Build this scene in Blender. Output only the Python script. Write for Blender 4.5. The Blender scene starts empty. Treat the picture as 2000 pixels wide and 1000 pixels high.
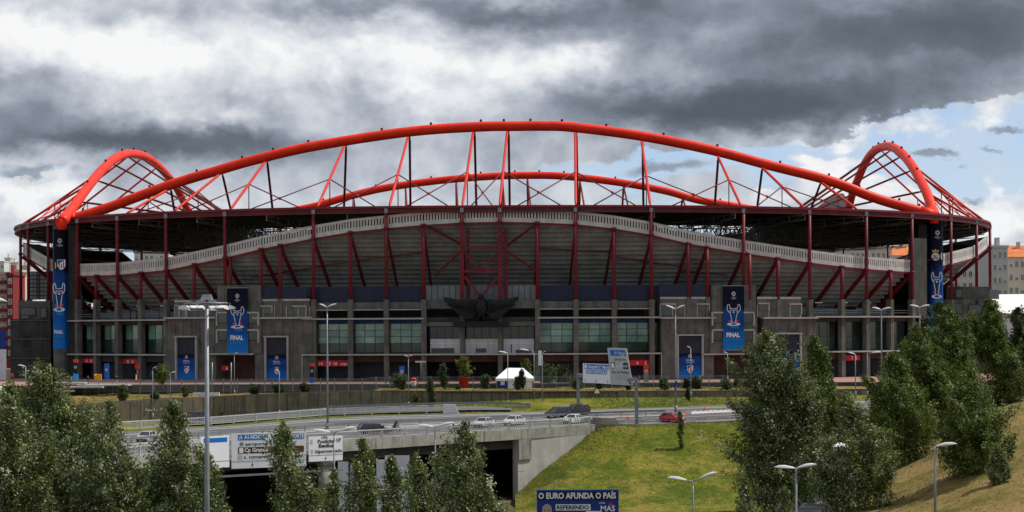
import bpy, math, random
import numpy as np
from mathutils import Vector, Matrix

SC = bpy.context.scene
COL = SC.collection
R = math.radians
PI = math.pi

# ------------------------------------------------------------------ camera
CAM_Z = 9.4            # above the stadium plaza (z = 0)
FPX = 3885.0           # focal length in pixels of the 2000 px wide photograph
HOR = 645.0            # image row of the horizon at the middle column
ROLL = 0.0047
cam_d = bpy.data.cameras.new('camera')
cam = bpy.data.objects.new('camera', cam_d)
COL.objects.link(cam)
cam_d.sensor_width = 36.0
cam_d.lens = 36.0 * FPX / 2000.0
cam_d.shift_y = (HOR - 500.0) / 2000.0
cam_d.clip_start = 1.0
cam_d.clip_end = 9000.0
cam.location = (0, 0, CAM_Z)
cam.rotation_euler = (Matrix.Rotation(ROLL, 3, 'Y') @ Matrix.Rotation(R(90), 3, 'X')).to_euler()
SC.camera = cam

# ------------------------------------------------------------------ light
SUN_EL = R(54)
SUN_AZ = R(74)         # from +Y (away from the camera) towards +X (right)
sun_d = bpy.data.lights.new('sun', 'SUN')
sun_d.energy = 4.3
sun_d.angle = R(0.5)
sun_d.color = (1.0, 0.955, 0.88)
sun = bpy.data.objects.new('sun', sun_d)
COL.objects.link(sun)
sdir = Vector((math.sin(SUN_AZ) * math.cos(SUN_EL), math.cos(SUN_AZ) * math.cos(SUN_EL), math.sin(SUN_EL)))
sun.rotation_euler = sdir.to_track_quat('Z', 'Y').to_euler()
sun.location = (60, 100, 200)
VS = SC.view_settings
VS.view_transform = 'Standard'
VS.look = 'None'
VS.exposure = 0.0
VS.gamma = 1.0
VS.use_curve_mapping = False


# ------------------------------------------------------------------ node helpers
class S:
    """A node socket with arithmetic."""
    def __init__(self, tree, sock):
        self.t, self.s = tree, sock

    def _m(self, op, *args, clamp=False):
        n = self.t.nodes.new('ShaderNodeMath')
        n.operation = op
        n.use_clamp = clamp
        for i, a in enumerate((self,) + args):
            if isinstance(a, S):
                self.t.links.new(a.s, n.inputs[i])
            else:
                n.inputs[i].default_value = a
        return S(self.t, n.outputs[0])

    def __add__(self, o): return self._m('ADD', o)
    def __radd__(self, o): return self._m('ADD', o)
    def __sub__(self, o): return self._m('SUBTRACT', o)
    def __rsub__(self, o): return (self * -1.0) + o
    def __mul__(self, o): return self._m('MULTIPLY', o)
    def __rmul__(self, o): return self._m('MULTIPLY', o)
    def __truediv__(self, o): return self._m('DIVIDE', o)
    def p(self, e): return self._m('POWER', e)
    def exp(self): return self._m('EXPONENT')
    def clamp(self): return self._m('ADD', 0.0, clamp=True)
    def max(self, o): return self._m('MAXIMUM', o)
    def min(self, o): return self._m('MINIMUM', o)

    def ss(self, a, b):
        n = self.t.nodes.new('ShaderNodeMapRange')
        n.interpolation_type = 'SMOOTHSTEP'
        self.t.links.new(self.s, n.inputs[0])
        n.inputs[1].default_value = a
        n.inputs[2].default_value = b
        return S(self.t, n.outputs[0])


def node(t, kind, **kw):
    n = t.nodes.new(kind)
    for k, v in kw.items():
        setattr(n, k, v)
    return n


def setin(t, n, name, v):
    i = n.inputs[name]
    if isinstance(v, S):
        t.links.new(v.s, i)
    elif hasattr(v, 'is_output'):
        t.links.new(v, i)
    else:
        i.default_value = v


def noise(t, vec, scale, detail=4.0, rough=0.55, dist=0.0, lac=2.0, dim='3D'):
    n = node(t, 'ShaderNodeTexNoise', noise_dimensions=dim)
    if vec is not None:
        t.links.new(vec.s if isinstance(vec, S) else vec, n.inputs['Vector'])
    n.inputs['Scale'].default_value = scale
    n.inputs['Detail'].default_value = detail
    n.inputs['Roughness'].default_value = rough
    n.inputs['Lacunarity'].default_value = lac
    n.inputs['Distortion'].default_value = dist
    return S(t, n.outputs[0])


def combine(t, x, y, z):
    n = node(t, 'ShaderNodeCombineXYZ')
    for i, a in enumerate((x, y, z)):
        if isinstance(a, S):
            t.links.new(a.s, n.inputs[i])
        else:
            n.inputs[i].default_value = a
    return S(t, n.outputs[0])


def mixc(t, f, a, b, mode='MIX'):
    n = node(t, 'ShaderNodeMix', data_type='RGBA', blend_type=mode)
    fi, ai, bi = n.inputs[0], n.inputs[6], n.inputs[7]
    for i, v in ((fi, f), (ai, a), (bi, b)):
        if isinstance(v, S):
            t.links.new(v.s, i)
        elif isinstance(v, (tuple, list)):
            i.default_value = tuple(v) + ((1.0,) if len(v) == 3 else ())
        else:
            i.default_value = v
    return S(t, n.outputs[2])


def ramp(t, f, stops):
    n = node(t, 'ShaderNodeValToRGB')
    t.links.new(f.s, n.inputs[0])
    e = n.color_ramp.elements
    while len(e) < len(stops):
        e.new(0.5)
    for el, (p, c) in zip(e, stops):
        el.position = p
        el.color = tuple(c) + (1.0,)
    return S(t, n.outputs[0])
# ------------------------------------------------------------------ sky
def build_world():
    w = bpy.data.worlds.new('World')
    SC.world = w
    w.use_nodes = True
    t = w.node_tree
    t.nodes.clear()
    tc = node(t, 'ShaderNodeTexCoord')
    sep = node(t, 'ShaderNodeSeparateXYZ')
    t.links.new(tc.outputs['Generated'], sep.inputs[0])
    x, y, z = (S(t, sep.outputs[i]) for i in range(3))
    hyp = (x * x + y * y + 1e-6).p(0.5)
    az = x._m('ARCTAN2', y) * 4.0            # about 1.0 at the right edge of the photograph
    el = (z / hyp) * 3.95                     # the same unit, upwards from the horizon
    # cloud texture lives on the direction itself, flattened towards the horizon
    zz = z * 1.7
    vec = combine(t, x, y, zz)
    n_big = noise(t, vec, 11.0, 3.0, 0.5)
    zf = z * 1.3
    n_mid = noise(t, combine(t, x + 3.1, y, zf), 26.0, 8.0, 0.58, 0.30)
    n_bil = noise(t, combine(t, x, y + 4.4, zf), 30.0, 4.0, 0.5, 0.2)
    bil = 1.0 - ((n_bil - 0.5) * 3.4)._m('ABSOLUTE')          # rounded billows with dark creases between
    n_fine = noise(t, combine(t, x, y + 2.3, zf), 75.0, 6.0, 0.6, 0.3)
    wx = noise(t, combine(t, x + 7.7, y, zz), 24.0, 6.0, 0.62)
    wy = noise(t, combine(t, x, y + 5.1, zz), 24.0, 6.0, 0.62)
    U = az + (wx - 0.5) * 0.17
    V = el + (wy - 0.5) * 0.13

    def blob(cx, cy, sx, sy, a, rot=0.0, soft=None):
        cx, cy = (cx - 1000) / 1000.0, (HOR - cy) / 1000.0
        sx, sy = sx / 1000.0, sy / 1000.0
        du, dv = U - cx, V - cy
        if rot:
            c, s = math.cos(R(rot)), math.sin(R(rot))
            du, dv = du * c + dv * s, dv * c - du * s
        q = (du / sx)._m('POWER', 2.0) + (dv / sy)._m('POWER', 2.0)
        if soft is not None:
            return (1.0 - q).ss(-soft, soft) * a
        return (q * -1.0).exp() * a

    # ---- broad light and dark of the cloud deck
    B = 0.0 * n_big + 0.60
    for a in (
        (420, 110, 520, 130, 0.05), (1000, 150, 160, 60, 0.06),
        # bright parts, upper left
        (40, 60, 130, 60, 0.30), (150, 110, 120, 50, 0.12), (245, 85, 90, 60, 0.34), (385, 105, 60, 50, 0.26), (590, 85, 130, 40, 0.26),
        (820, 100, 110, 60, 0.26), (960, 130, 80, 50, 0.20), (420, 215, 160, 30, 0.20), (700, 130, 200, 40, 0.14), (500, 150, 120, 50, 0.10),
        (880, 195, 120, 36, 0.14), (500, 245, 70, 24, 0.12), (1070, 120, 70, 34, 0.22), (1150, 105, 70, 24, 0.20), (340, 180, 140, 30, 0.08),
        (1080, 195, 260, 55, -0.10), (220, 268, 360, 34, -0.10), (560, 285, 160, 24, -0.10),
        # grey shelves on the left
        (60, 165, 170, 26, -0.16), (110, 235, 230, 34, -0.24), (330, 272, 260, 26, -0.32), (480, 195, 140, 20, -0.12),
        (700, 5, 200, 20, -0.26), (600, 165, 90, 20, -0.08), (150, 280, 220, 22, -0.18), (440, 308, 110, 20, -0.22),
        (660, 225, 140, 26, -0.08), (250, 15, 140, 14, -0.08), (330, 60, 40, 40, -0.08), (680, 60, 60, 16, -0.06),
        # the great dark cloud, upper right
        (1000, 12, 140, 26, -0.26), (1250, 30, 300, 50, -0.22), (1600, 60, 440, 100, -0.26), (1900, 85, 300, 80, -0.36), (1300, 215, 260, 36, -0.14), (1560, 225, 220, 34, -0.10),
        (1450, 195, 300, 55, -0.28), (1640, 205, 240, 50, -0.26), (1240, 200, 170, 36, -0.16), (1960, 20, 200, 60, -0.10),
        (1420, 45, 100, 28, 0.26), (1130, 180, 200, 60, 0.06), (1150, 45, 90, 14, 0.06), (1540, 150, 240, 14, 0.08), (1330, 130, 120, 18, 0.08), (1800, 130, 200, 16, 0.05),
    ):
        B = B + blob(*a)
    B = B + ((n_big - 0.5) * 0.34 + (n_mid - 0.5) * 0.74 + (n_fine - 0.5) * 0.22 + (bil - 0.66) * 0.26) * (B.clamp() * 0.9 + 0.26)

    # ---- how much of the view is closed by the deck: everything above a ragged lower edge
    deck = (0.30 + V * 1.05 + (n_mid - 0.5) * 0.50 + (n_fine - 0.5) * 0.16)
    for a in (
        (250, 255, 420, 60, 0.36), (1440, 150, 420, 110, 0.60), (1850, 40, 300, 95, 0.55), (1000, 160, 260, 120, 0.22), (1480, 222, 260, 42, 0.45), (1760, 150, 160, 50, 0.3), (700, 260, 260, 40, 0.12),
        (1880, 245, 190, 60, -0.62, 12), (1760, 290, 260, 40, -0.45), (60, 345, 110, 40, -0.22), (1300, 310, 300, 34, -0.30),
        (1950, 320, 160, 100, -0.25),
    ):
        deck = deck + blob(*a)
    deck_m = deck.ss(0.50, 0.64)

    # ---- loose lower clouds: bright heaps near the horizon, grey scraps
    heap = (n_mid - 0.5) * 1.0 + (n_fine - 0.5) * 0.5
    for a in (
        (30, 322, 110, 20, -0.75), (75, 400, 85, 50, 1.0), (160, 375, 70, 40, 0.55), (1640, 365, 62, 36, 1.0), (1700, 395, 120, 30, 0.9), (1480, 388, 75, 24, 0.8), (1560, 400, 80, 20, 0.7),
        (1975, 460, 75, 46, 1.1), (1880, 430, 60, 14, 0.4), (230, 350, 150, 50, 0.75), (520, 345, 190, 40, 0.75), (640, 385, 320, 30, 0.70),
        (900, 290, 200, 30, 0.45), (1900, 180, 180, 50, 0.55), (40, 480, 140, 24, 0.45), (1290, 330, 220, 10, 0.22), (1650, 312, 130, 9, 0.40), (380, 400, 200, 30, 0.6),
        (800, 410, 900, 70, 0.42), (1000, 370, 260, 26, 0.40), (1130, 285, 160, 26, 0.50), (1720, 250, 160, 30, 0.45), (1300, 300, 220, 36, -0.25), (1330, 370, 180, 30, -0.18), (1520, 275, 100, 14, 0.35), (1900, 400, 160, 20, 0.15),
    ):
        heap = heap + blob(*a)
    heap = heap + (bil - 0.66) * 0.25
    heap_m = heap.ss(0.20, 0.50)
    heap_b = 0.76 + (n_mid - 0.45) * 0.6 + (n_fine - 0.5) * 0.6 + (bil - 0.66) * 0.32
    for a in ((60, 445, 130, 20, -0.14), (1975, 500, 120, 24, -0.12), (1700, 420, 200, 14, -0.08), (640, 405, 300, 16, -0.06), (75, 375, 70, 30, 0.26),
              (1640, 352, 66, 26, 0.28), (1960, 440, 70, 24, 0.26), (1480, 375, 70, 20, 0.24), (1690, 385, 100, 16, 0.16), (230, 340, 140, 24, -0.10), (640, 330, 260, 24, -0.06), (1900, 180, 160, 60, -0.05)):
        heap_b = heap_b + blob(*a)
    scrap = (n_mid - 0.5) * 0.7 + (n_fine - 0.5) * 0.3
    for a in ((830, 312, 110, 26, 0.80), (930, 302, 60, 24, 0.60), (715, 325, 60, 18, 0.65), (1010, 306, 36, 22, 0.70), (1310, 322, 95, 20, 0.65), (1845, 322, 55, 12, 0.80), (60, 350, 60, 20, 0.45),
              (1980, 265, 50, 8, 0.6), (1900, 385, 40, 9, 0.5), (1960, 302, 30, 7, 0.45), (50, 312, 120, 24, 0.60), (1100, 268, 60, 12, 0.3), (1380, 290, 60, 10, 0.35), (30, 450, 80, 18, 0.4)):
        scrap = scrap + blob(*a)
    scrap_m = scrap.ss(0.20, 0.60)

    def grey(b):
        return ramp(t, b.clamp(), [(0.0, (0.098, 0.116, 0.150)), (0.20, (0.146, 0.168, 0.210)), (0.40, (0.255, 0.292, 0.355)),
                                   (0.60, (0.445, 0.485, 0.555)), (0.80, (0.70, 0.73, 0.78)), (1.0, (0.93, 0.935, 0.94))])

    sky = node(t, 'ShaderNodeTexSky', sky_type='NISHITA')
    sky.sun_disc = False
    sky.sun_elevation = SUN_EL
    sky.sun_rotation = SUN_AZ
    sky.altitude = 100
    sky.air_density = 1.0
    sky.dust_density = 0.0
    sky.ozone_density = 1.5
    sk = S(t, sky.outputs[0])
    skyc = mixc(t, 1.0, sk, (0.088, 0.096, 0.122), 'MULTIPLY')
    skyc = mixc(t, (n_mid.ss(0.25, 0.75) * 0.50 + 0.13), skyc, (0.62, 0.68, 0.755))
    c = mixc(t, scrap_m * 0.75, skyc, (0.25, 0.285, 0.34))
    c = mixc(t, heap_m * 0.95, c, grey(heap_b))
    c = mixc(t, scrap_m * 0.35, c, (0.25, 0.285, 0.34))
    c = mixc(t, deck_m, c, grey(B))
    bg = node(t, 'ShaderNodeBackground')
    t.links.new(c.s, bg.inputs[0])
    bg.inputs[1].default_value = 1.0
    out = node(t, 'ShaderNodeOutputWorld')
    t.links.new(bg.outputs[0], out.inputs[0])
    w.cycles.sampling_method = 'MANUAL'
    w.cycles.sample_map_resolution = 512


build_world()
# ------------------------------------------------------------------ geometry helpers
def lv(px, py):
    """photograph pixel -> levelled pixel (camera roll removed)"""
    return px - ROLL * (py - HOR), py + ROLL * (px - 1000.0)


def P(px, py, d):
    """the point seen at a photograph pixel, d metres in front of the camera"""
    x, y = lv(px, py)
    return Vector(((x - 1000.0) / FPX * d, d, CAM_Z + (HOR - y) / FPX * d))


def Zat(px, py, d):
    return P(px, py, d).z


ORG = {}       # world origin of every thing and part built in world space


def tag(o, label=None, cat=None, group=None, kind=None):
    if label: o['label'] = label
    if cat: o['category'] = cat
    if group: o['group'] = group
    if kind: o['kind'] = kind
    return o


def thing(name, label, cat, loc=(0, 0, 0), rz=0.0, group=None):
    o = bpy.data.objects.new(name, None)
    o.empty_display_size = 0.5
    COL.objects.link(o)
    o.location = loc
    o.rotation_euler = (0, 0, rz)
    ORG[o.name] = Vector(loc)
    return tag(o, label, cat, group)


def link_mesh(name, me, parent=None, loc=None):
    o = bpy.data.objects.new(name, me)
    COL.objects.link(o)
    if parent is not None:
        o.parent = parent
    if loc is not None:
        o.location = loc
    return o


def copy_tree(o, parent=None):
    c = o.copy()
    COL.objects.link(c)
    if parent is not None:
        c.parent = parent
    for ch in list(o.children):
        copy_tree(ch, c)
    return c


class MB:
    """collects geometry of one mesh object"""
    def __init__(self):
        self.v, self.f, self.m, self.s = [], [], [], []

    def add(self, vs, fs, mi=0, smooth=False):
        n = len(self.v)
        self.v += [tuple(p) for p in vs]
        for f in fs:
            self.f.append(tuple(i + n for i in f))
            self.m.append(mi)
            self.s.append(smooth)
        return self

    def quad(self, a, b, c, d, mi=0):
        return self.add([a, b, c, d], [(0, 1, 2, 3)], mi)

    def box(self, lo, hi, mi=0, rz=0.0, piv=None):
        x0, y0, z0 = lo
        x1, y1, z1 = hi
        vs = [(x0, y0, z0), (x1, y0, z0), (x1, y1, z0), (x0, y1, z0), (x0, y0, z1), (x1, y0, z1), (x1, y1, z1), (x0, y1, z1)]
        if rz:
            px, py = piv if piv else ((x0 + x1) / 2, (y0 + y1) / 2)
            c, s = math.cos(rz), math.sin(rz)
            vs = [(px + (x - px) * c - (y - py) * s, py + (x - px) * s + (y - py) * c, z) for x, y, z in vs]
        return self.hexa(vs, mi)

    def hexa(self, vs, mi=0):
        return self.add(vs, [(0, 3, 2, 1), (4, 5, 6, 7), (0, 1, 5, 4), (1, 2, 6, 5), (2, 3, 7, 6), (3, 0, 4, 7)], mi)

    def slab(self, a, b, t, z0, z1, mi=0, t2=None):
        """upright box over the plan segment a-b; t metres thick towards its left-hand side (t2: start offset)"""
        a, b = Vector((a[0], a[1])), Vector((b[0], b[1]))
        u = (b - a).normalized()
        n = Vector((-u.y, u.x))
        s = n * (t2 or 0.0)
        e = n * t
        p = [a + s, b + s, b + e, a + e]
        return self.hexa([(q.x, q.y, z0) for q in p] + [(q.x, q.y, z1) for q in p], mi)

    def bar(self, a, b, w, h=None, mi=0):
        """square bar between two points"""
        a, b = Vector(a), Vector(b)
        h = h or w
        d = (b - a).normalized()
        up = Vector((0, 0, 1)) if abs(d.z) < 0.95 else Vector((0, 1, 0))
        s = d.cross(up).normalized()
        q = s.cross(d).normalized()
        vs = []
        for p in (a, b):
            for i, j in ((-1, -1), (1, -1), (1, 1), (-1, 1)):
                vs.append(p + s * (w / 2 * i) + q * (h / 2 * j))
        return self.hexa([vs[0], vs[1], vs[2], vs[3], vs[4], vs[5], vs[6], vs[7]], mi)

    def tube(self, pts, r, n=8, mi=0, caps=True, smooth=True):
        pts = [Vector(p) for p in pts]
        if not isinstance(r, (list, tuple)):
            r = [r] * len(pts)
        base = len(self.v)
        prev = None
        for i, p in enumerate(pts):
            d = (pts[min(i + 1, len(pts) - 1)] - pts[max(i - 1, 0)]).normalized()
            if prev is None:
                ref = Vector((0, 0, 1)) if abs(d.z) < 0.9 else Vector((0, 1, 0))
                s = d.cross(ref).normalized()
            else:
                s = (prev - d * prev.dot(d)).normalized()
            prev = s
            q = d.cross(s)
            for k in range(n):
                a = 2 * PI * k / n
                self.v.append(tuple(p + (s * math.cos(a) + q * math.sin(a)) * r[i]))
        for i in range(len(pts) - 1):
            for k in range(n):
                k2 = (k + 1) % n
                self.f.append((base + i * n + k, base + i * n + k2, base + (i + 1) * n + k2, base + (i + 1) * n + k))
                self.m.append(mi)
                self.s.append(smooth)
        if caps:
            self.f.append(tuple(base + k for k in range(n))[::-1])
            self.f.append(tuple(base + (len(pts) - 1) * n + k for k in range(n)))
            self.m += [mi, mi]
            self.s += [False, False]
        return self

    def lathe(self, prof, c=(0, 0, 0), n=16, mi=0, smooth=True):
        """prof: (radius, z) pairs"""
        base = len(self.v)
        for r, z in prof:
            for k in range(n):
                a = 2 * PI * k / n
                self.v.append((c[0] + r * math.cos(a), c[1] + r * math.sin(a), c[2] + z))
        for i in range(len(prof) - 1):
            for k in range(n):
                k2 = (k + 1) % n
                self.f.append((base + i * n + k, base + i * n + k2, base + (i + 1) * n + k2, base + (i + 1) * n + k))
                self.m.append(mi)
                self.s.append(smooth)
        for i, fl in ((0, True), (len(prof) - 1, False)):
            f = tuple(base + i * n + k for k in range(n))
            self.f.append(f[::-1] if fl else f)
            self.m.append(mi)
            self.s.append(False)
        return self

    def prism(self, poly, y0, y1, mi=0, frame=None):
        """outline (x, z) extruded from y0 to y1; frame(x, y, z) may place it"""
        n = len(poly)
        fr = frame or (lambda x, y, z: (x, y, z))
        vs = [fr(x, y0, z) for x, z in poly] + [fr(x, y1, z) for x, z in poly]
        fs = [tuple(range(n)), tuple(range(2 * n - 1, n - 1, -1))]
        fs += [(i, i + n, (i + 1) % n + n, (i + 1) % n) for i in range(n)]
        return self.add(vs, fs, mi)

    def grid(self, rows, mi=0, smooth=False):
        """rows of equally many points"""
        base = len(self.v)
        m = len(rows[0])
        for r in rows:
            self.v += [tuple(p) for p in r]
        for i in range(len(rows) - 1):
            for k in range(m - 1):
                a = base + i * m + k
                self.f.append((a, a + 1, a + m + 1, a + m))
                self.m.append(mi)
                self.s.append(smooth)
        return self

    def mesh(self, name, mats, off=None):
        me = bpy.data.meshes.new(name)
        v = self.v
        if off is not None:
            v = [(a - off[0], b - off[1], c - off[2]) for a, b, c in v]
        me.from_pydata(v, [], self.f)
        for m in (mats if isinstance(mats, (list, tuple)) else [mats]):
            me.materials.append(m)
        me.polygons.foreach_set('material_index', self.m)
        me.polygons.foreach_set('use_smooth', self.s)
        me.update()
        return me

    def build(self, name, mats, parent=None, label=None, local=False):
        """world-space vertices; the object's origin goes to the lower middle of what was built"""
        if not self.v:
            return None
        if local:
            o = link_mesh(name, self.mesh(name, mats), parent)
            ORG[o.name] = Vector((0, 0, 0))
            if label: o['label'] = label
            return o
        a = np.array(self.v)
        lo, hi = a.min(0), a.max(0)
        c = Vector(((lo[0] + hi[0]) / 2, (lo[1] + hi[1]) / 2, lo[2]))
        o = link_mesh(name, self.mesh(name, mats, c), parent)
        po = ORG[parent.name] if parent is not None else Vector((0, 0, 0))
        o.location = c - po
        ORG[o.name] = c
        if label: o['label'] = label
        return o


# ---- lettering: the built-in typeface as flat mesh
FONT_CACHE = {}


def text_mesh(body, bold=0.0):
    key = (body, bold)
    if key in FONT_CACHE:
        return FONT_CACHE[key]
    cu = bpy.data.curves.new('lettering', 'FONT')
    cu.body = body
    cu.offset = bold
    cu.resolution_u = 2
    cu.fill_mode = 'FRONT'
    ob = bpy.data.objects.new('lettering', cu)
    COL.objects.link(ob)
    dg = bpy.context.evaluated_depsgraph_get()
    me = bpy.data.meshes.new_from_object(ob.evaluated_get(dg))
    vs = np.array([v.co[:] for v in me.vertices]) if len(me.vertices) else np.zeros((0, 3))
    fs = [tuple(p.vertices) for p in me.polygons]
    bpy.data.objects.remove(ob)
    bpy.data.curves.remove(cu)
    bpy.data.meshes.remove(me)
    FONT_CACHE[key] = (vs, fs)
    return vs, fs


class Board:
    """a flat upright face: (u, v) metres from its lower left corner, lifted off by e"""
    def __init__(self, o, ux, n, uz=(0, 0, 1)):
        self.o, self.ux, self.n, self.uz = Vector(o), Vector(ux), Vector(n), Vector(uz)

    def p(self, u, v, e=0.02):
        return self.o + self.ux * u + self.uz * v + self.n * e

    def rect(self, mb, u0, v0, u1, v1, e=0.02, mi=0):
        return mb.quad(self.p(u0, v0, e), self.p(u1, v0, e), self.p(u1, v1, e), self.p(u0, v1, e), mi)

    def poly(self, mb, pts, e=0.02, mi=0):
        return mb.add([self.p(u, v, e) for u, v in pts], [tuple(range(len(pts)))], mi)

    def stroke(self, mb, pts, w, e=0.02, mi=0, curve=False):
        """a ribbon of width w along pts"""
        pts = [Vector(p) for p in pts]
        if curve and len(pts) > 2:
            k = [pts[0] * 2 - pts[1]] + pts + [pts[-1] * 2 - pts[-2]]
            out = []
            for j in range(len(pts) - 1):
                a, b, c, d = k[j:j + 4]
                for f in (0.0, 0.25, 0.5, 0.75):
                    out.append(0.5 * ((2 * b) + (c - a) * f + (2 * a - 5 * b + 4 * c - d) * f * f + (3 * b - a - 3 * c + d) * f ** 3))
            pts = out + [pts[-1]]
        rows = []
        for i, p in enumerate(pts):
            d = (pts[min(i + 1, len(pts) - 1)] - pts[max(i - 1, 0)]).normalized()
            n = Vector((-d.y, d.x)) * (w / 2)
            rows.append([self.p(*(p + n), e), self.p(*(p - n), e)])
        return mb.grid(rows, mi)

    def text(self, mb, body, u, v, h, w=None, e=0.03, mi=0, bold=0.0, align='L'):
        """capital height h; squeezed to width w when given"""
        vs, fs = text_mesh(body, bold)
        if not len(vs):
            return 0
        x0, x1 = vs[:, 0].min(), vs[:, 0].max()
        sy = h / 0.69
        sx = sy if w is None else w / (x1 - x0)
        wid = (x1 - x0) * sx
        off = {'L': 0.0, 'C': -wid / 2, 'R': -wid}[align]
        mb.add([self.p(u + off + (x - x0) * sx, v + y * sy, e) for x, y, z in vs], fs, mi)
        return wid


def circle(cx, cy, r, n=16, ry=None):
    ry = ry or r
    return [(cx + r * math.cos(2 * PI * k / n), cy + ry * math.sin(2 * PI * k / n)) for k in range(n)]
# ------------------------------------------------------------------ materials
def new_mat(name):
    m = bpy.data.materials.new(name)
    m.use_nodes = True
    t = m.node_tree
    b = t.nodes['Principled BSDF']
    return m, t, b


def mat(name, col, rough=0.6, var=0.12, scale=1.5, metal=0.0, bump=0.0, bscale=8.0, spec=0.2, streak=0.0, col2=None, stretch=None):
    """surface colour broken by noise, optional vertical dirt streaks and fine relief"""
    m, t, b = new_mat(name)
    tc = node(t, 'ShaderNodeNewGeometry').outputs['Position']
    vec = S(t, tc)
    if stretch:
        mp = node(t, 'ShaderNodeMapping')
        mp.inputs['Rotation'].default_value = (0, 0, R(-48) if stretch[0] < 0.5 else 0)
        t.links.new(tc, mp.inputs[0])
        mp.inputs['Scale'].default_value = stretch
        vec = S(t, mp.outputs[0])
    n1 = noise(t, vec, scale, 6.0, 0.6)
    lo = tuple(c * (1 - var) for c in col)
    hi = tuple(min(1.0, c * (1 + var)) for c in (col2 or col))
    c = mixc(t, n1.ss(0.3, 0.7), lo, hi)
    if streak:
        mp = node(t, 'ShaderNodeMapping')
        t.links.new(tc, mp.inputs[0])
        mp.inputs['Scale'].default_value = (1.0, 1.0, 0.07)
        n2 = noise(t, S(t, mp.outputs[0]), 1.7, 5.0, 0.65)
        c = mixc(t, n2.ss(0.48, 0.72) * streak, c, tuple(v * 0.42 for v in col))
        n3 = noise(t, S(t, tc), 0.35, 4.0, 0.6)
        c = mixc(t, n3.ss(0.5, 0.75) * (streak * 0.5), c, tuple(min(1, v * 1.5) for v in col))
    t.links.new(c.s, b.inputs['Base Color'])
    b.inputs['Roughness'].default_value = rough
    b.inputs['Metallic'].default_value = metal
    b.inputs['Specular IOR Level'].default_value = spec
    if bump:
        nb = noise(t, vec, bscale, 5.0, 0.6)
        bn = node(t, 'ShaderNodeBump')
        bn.inputs['Strength'].default_value = bump
        bn.inputs['Distance'].default_value = 0.05
        t.links.new(nb.s, bn.inputs['Height'])
        t.links.new(bn.outputs[0], b.inputs['Normal'])
    return m


M = {}
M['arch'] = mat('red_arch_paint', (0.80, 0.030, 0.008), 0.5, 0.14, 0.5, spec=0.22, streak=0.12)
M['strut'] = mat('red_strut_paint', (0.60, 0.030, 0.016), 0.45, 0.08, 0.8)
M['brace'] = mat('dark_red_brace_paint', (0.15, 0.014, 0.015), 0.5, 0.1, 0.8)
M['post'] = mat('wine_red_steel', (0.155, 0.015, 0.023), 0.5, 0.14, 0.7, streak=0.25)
M['fascia'] = mat('roof_edge_red', (0.20, 0.02, 0.03), 0.5, 0.15, 0.4)
M['fascia_dark'] = mat('roof_edge_brown', (0.11, 0.028, 0.034), 0.55, 0.2, 0.4)
M['roof_under'] = mat('dark_roof_sheeting', (0.022, 0.022, 0.024), 0.75, 0.2, 0.3)
M['truss'] = mat('galvanised_truss', (0.30, 0.30, 0.30), 0.5, 0.2, 1.0, metal=0.2)
M['galv'] = mat('galvanised_steel', (0.235, 0.25, 0.27), 0.45, 0.15, 2.0, metal=0.3)
M['galv_dark'] = mat('dull_galvanised_steel', (0.22, 0.235, 0.25), 0.5, 0.15, 2.0, metal=0.3)
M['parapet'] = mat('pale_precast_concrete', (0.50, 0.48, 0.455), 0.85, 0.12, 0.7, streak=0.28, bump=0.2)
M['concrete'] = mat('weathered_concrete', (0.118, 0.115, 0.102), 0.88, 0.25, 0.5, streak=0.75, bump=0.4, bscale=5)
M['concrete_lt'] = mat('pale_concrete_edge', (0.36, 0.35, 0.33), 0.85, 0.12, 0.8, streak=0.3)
M['concrete_dk'] = mat('stained_shaded_concrete', (0.056, 0.055, 0.050), 0.9, 0.25, 0.5, streak=0.6)  # dirt streaks over a base darkened to carry shade
M['soffit'] = mat('precast_stand_units', (0.25, 0.255, 0.245), 0.9, 0.2, 0.35, streak=0.35)
M['navy'] = mat('navy_cladding', (0.020, 0.026, 0.052), 0.45, 0.15, 0.5)
M['navy_shop'] = mat('navy_shutter', (0.022, 0.026, 0.040), 0.5, 0.2, 0.8)
M['grey_clad'] = mat('grey_cladding', (0.16, 0.18, 0.19), 0.5, 0.15, 0.6)
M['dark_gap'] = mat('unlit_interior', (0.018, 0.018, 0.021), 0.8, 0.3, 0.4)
M['brown_beam'] = mat('brown_fascia', (0.075, 0.038, 0.03), 0.75, 0.2, 0.6, streak=0.3)
M['blue_strip'] = mat('blue_fascia_strip', (0.012, 0.034, 0.11), 0.45, 0.12, 0.8)
M['frame'] = mat('dark_window_frame', (0.025, 0.03, 0.032), 0.4, 0.1, 1.0)
M['white'] = mat('white_paint', (0.76, 0.76, 0.75), 0.5, 0.05, 1.0)
M['white_panel'] = mat('white_metal_panel', (0.60, 0.61, 0.63), 0.5, 0.06, 0.7, streak=0.15)
M['white_print'] = mat('white_lettering', (0.80, 0.80, 0.80), 0.5, 0.02, 1.0)
M['black_print'] = mat('black_lettering', (0.015, 0.015, 0.017), 0.5, 0.1, 1.0)
M['red_sign'] = mat('red_sign_face', (0.55, 0.022, 0.03), 0.45, 0.08, 1.0)
M['seat'] = mat('dark_red_seating', (0.10, 0.012, 0.016), 0.6, 0.3, 0.8)
M['bronze'] = mat('dark_bronze', (0.018, 0.018, 0.018), 0.5, 0.35, 1.6, metal=0.35, bump=0.5, bscale=3)
M['beacon'] = mat('black_lamp_housing', (0.03, 0.02, 0.02), 0.5, 0.1, 1.0)
M['trunk'] = mat('grey_brown_bark', (0.14, 0.115, 0.09), 0.9, 0.3, 4.0, bump=0.6)
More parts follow.
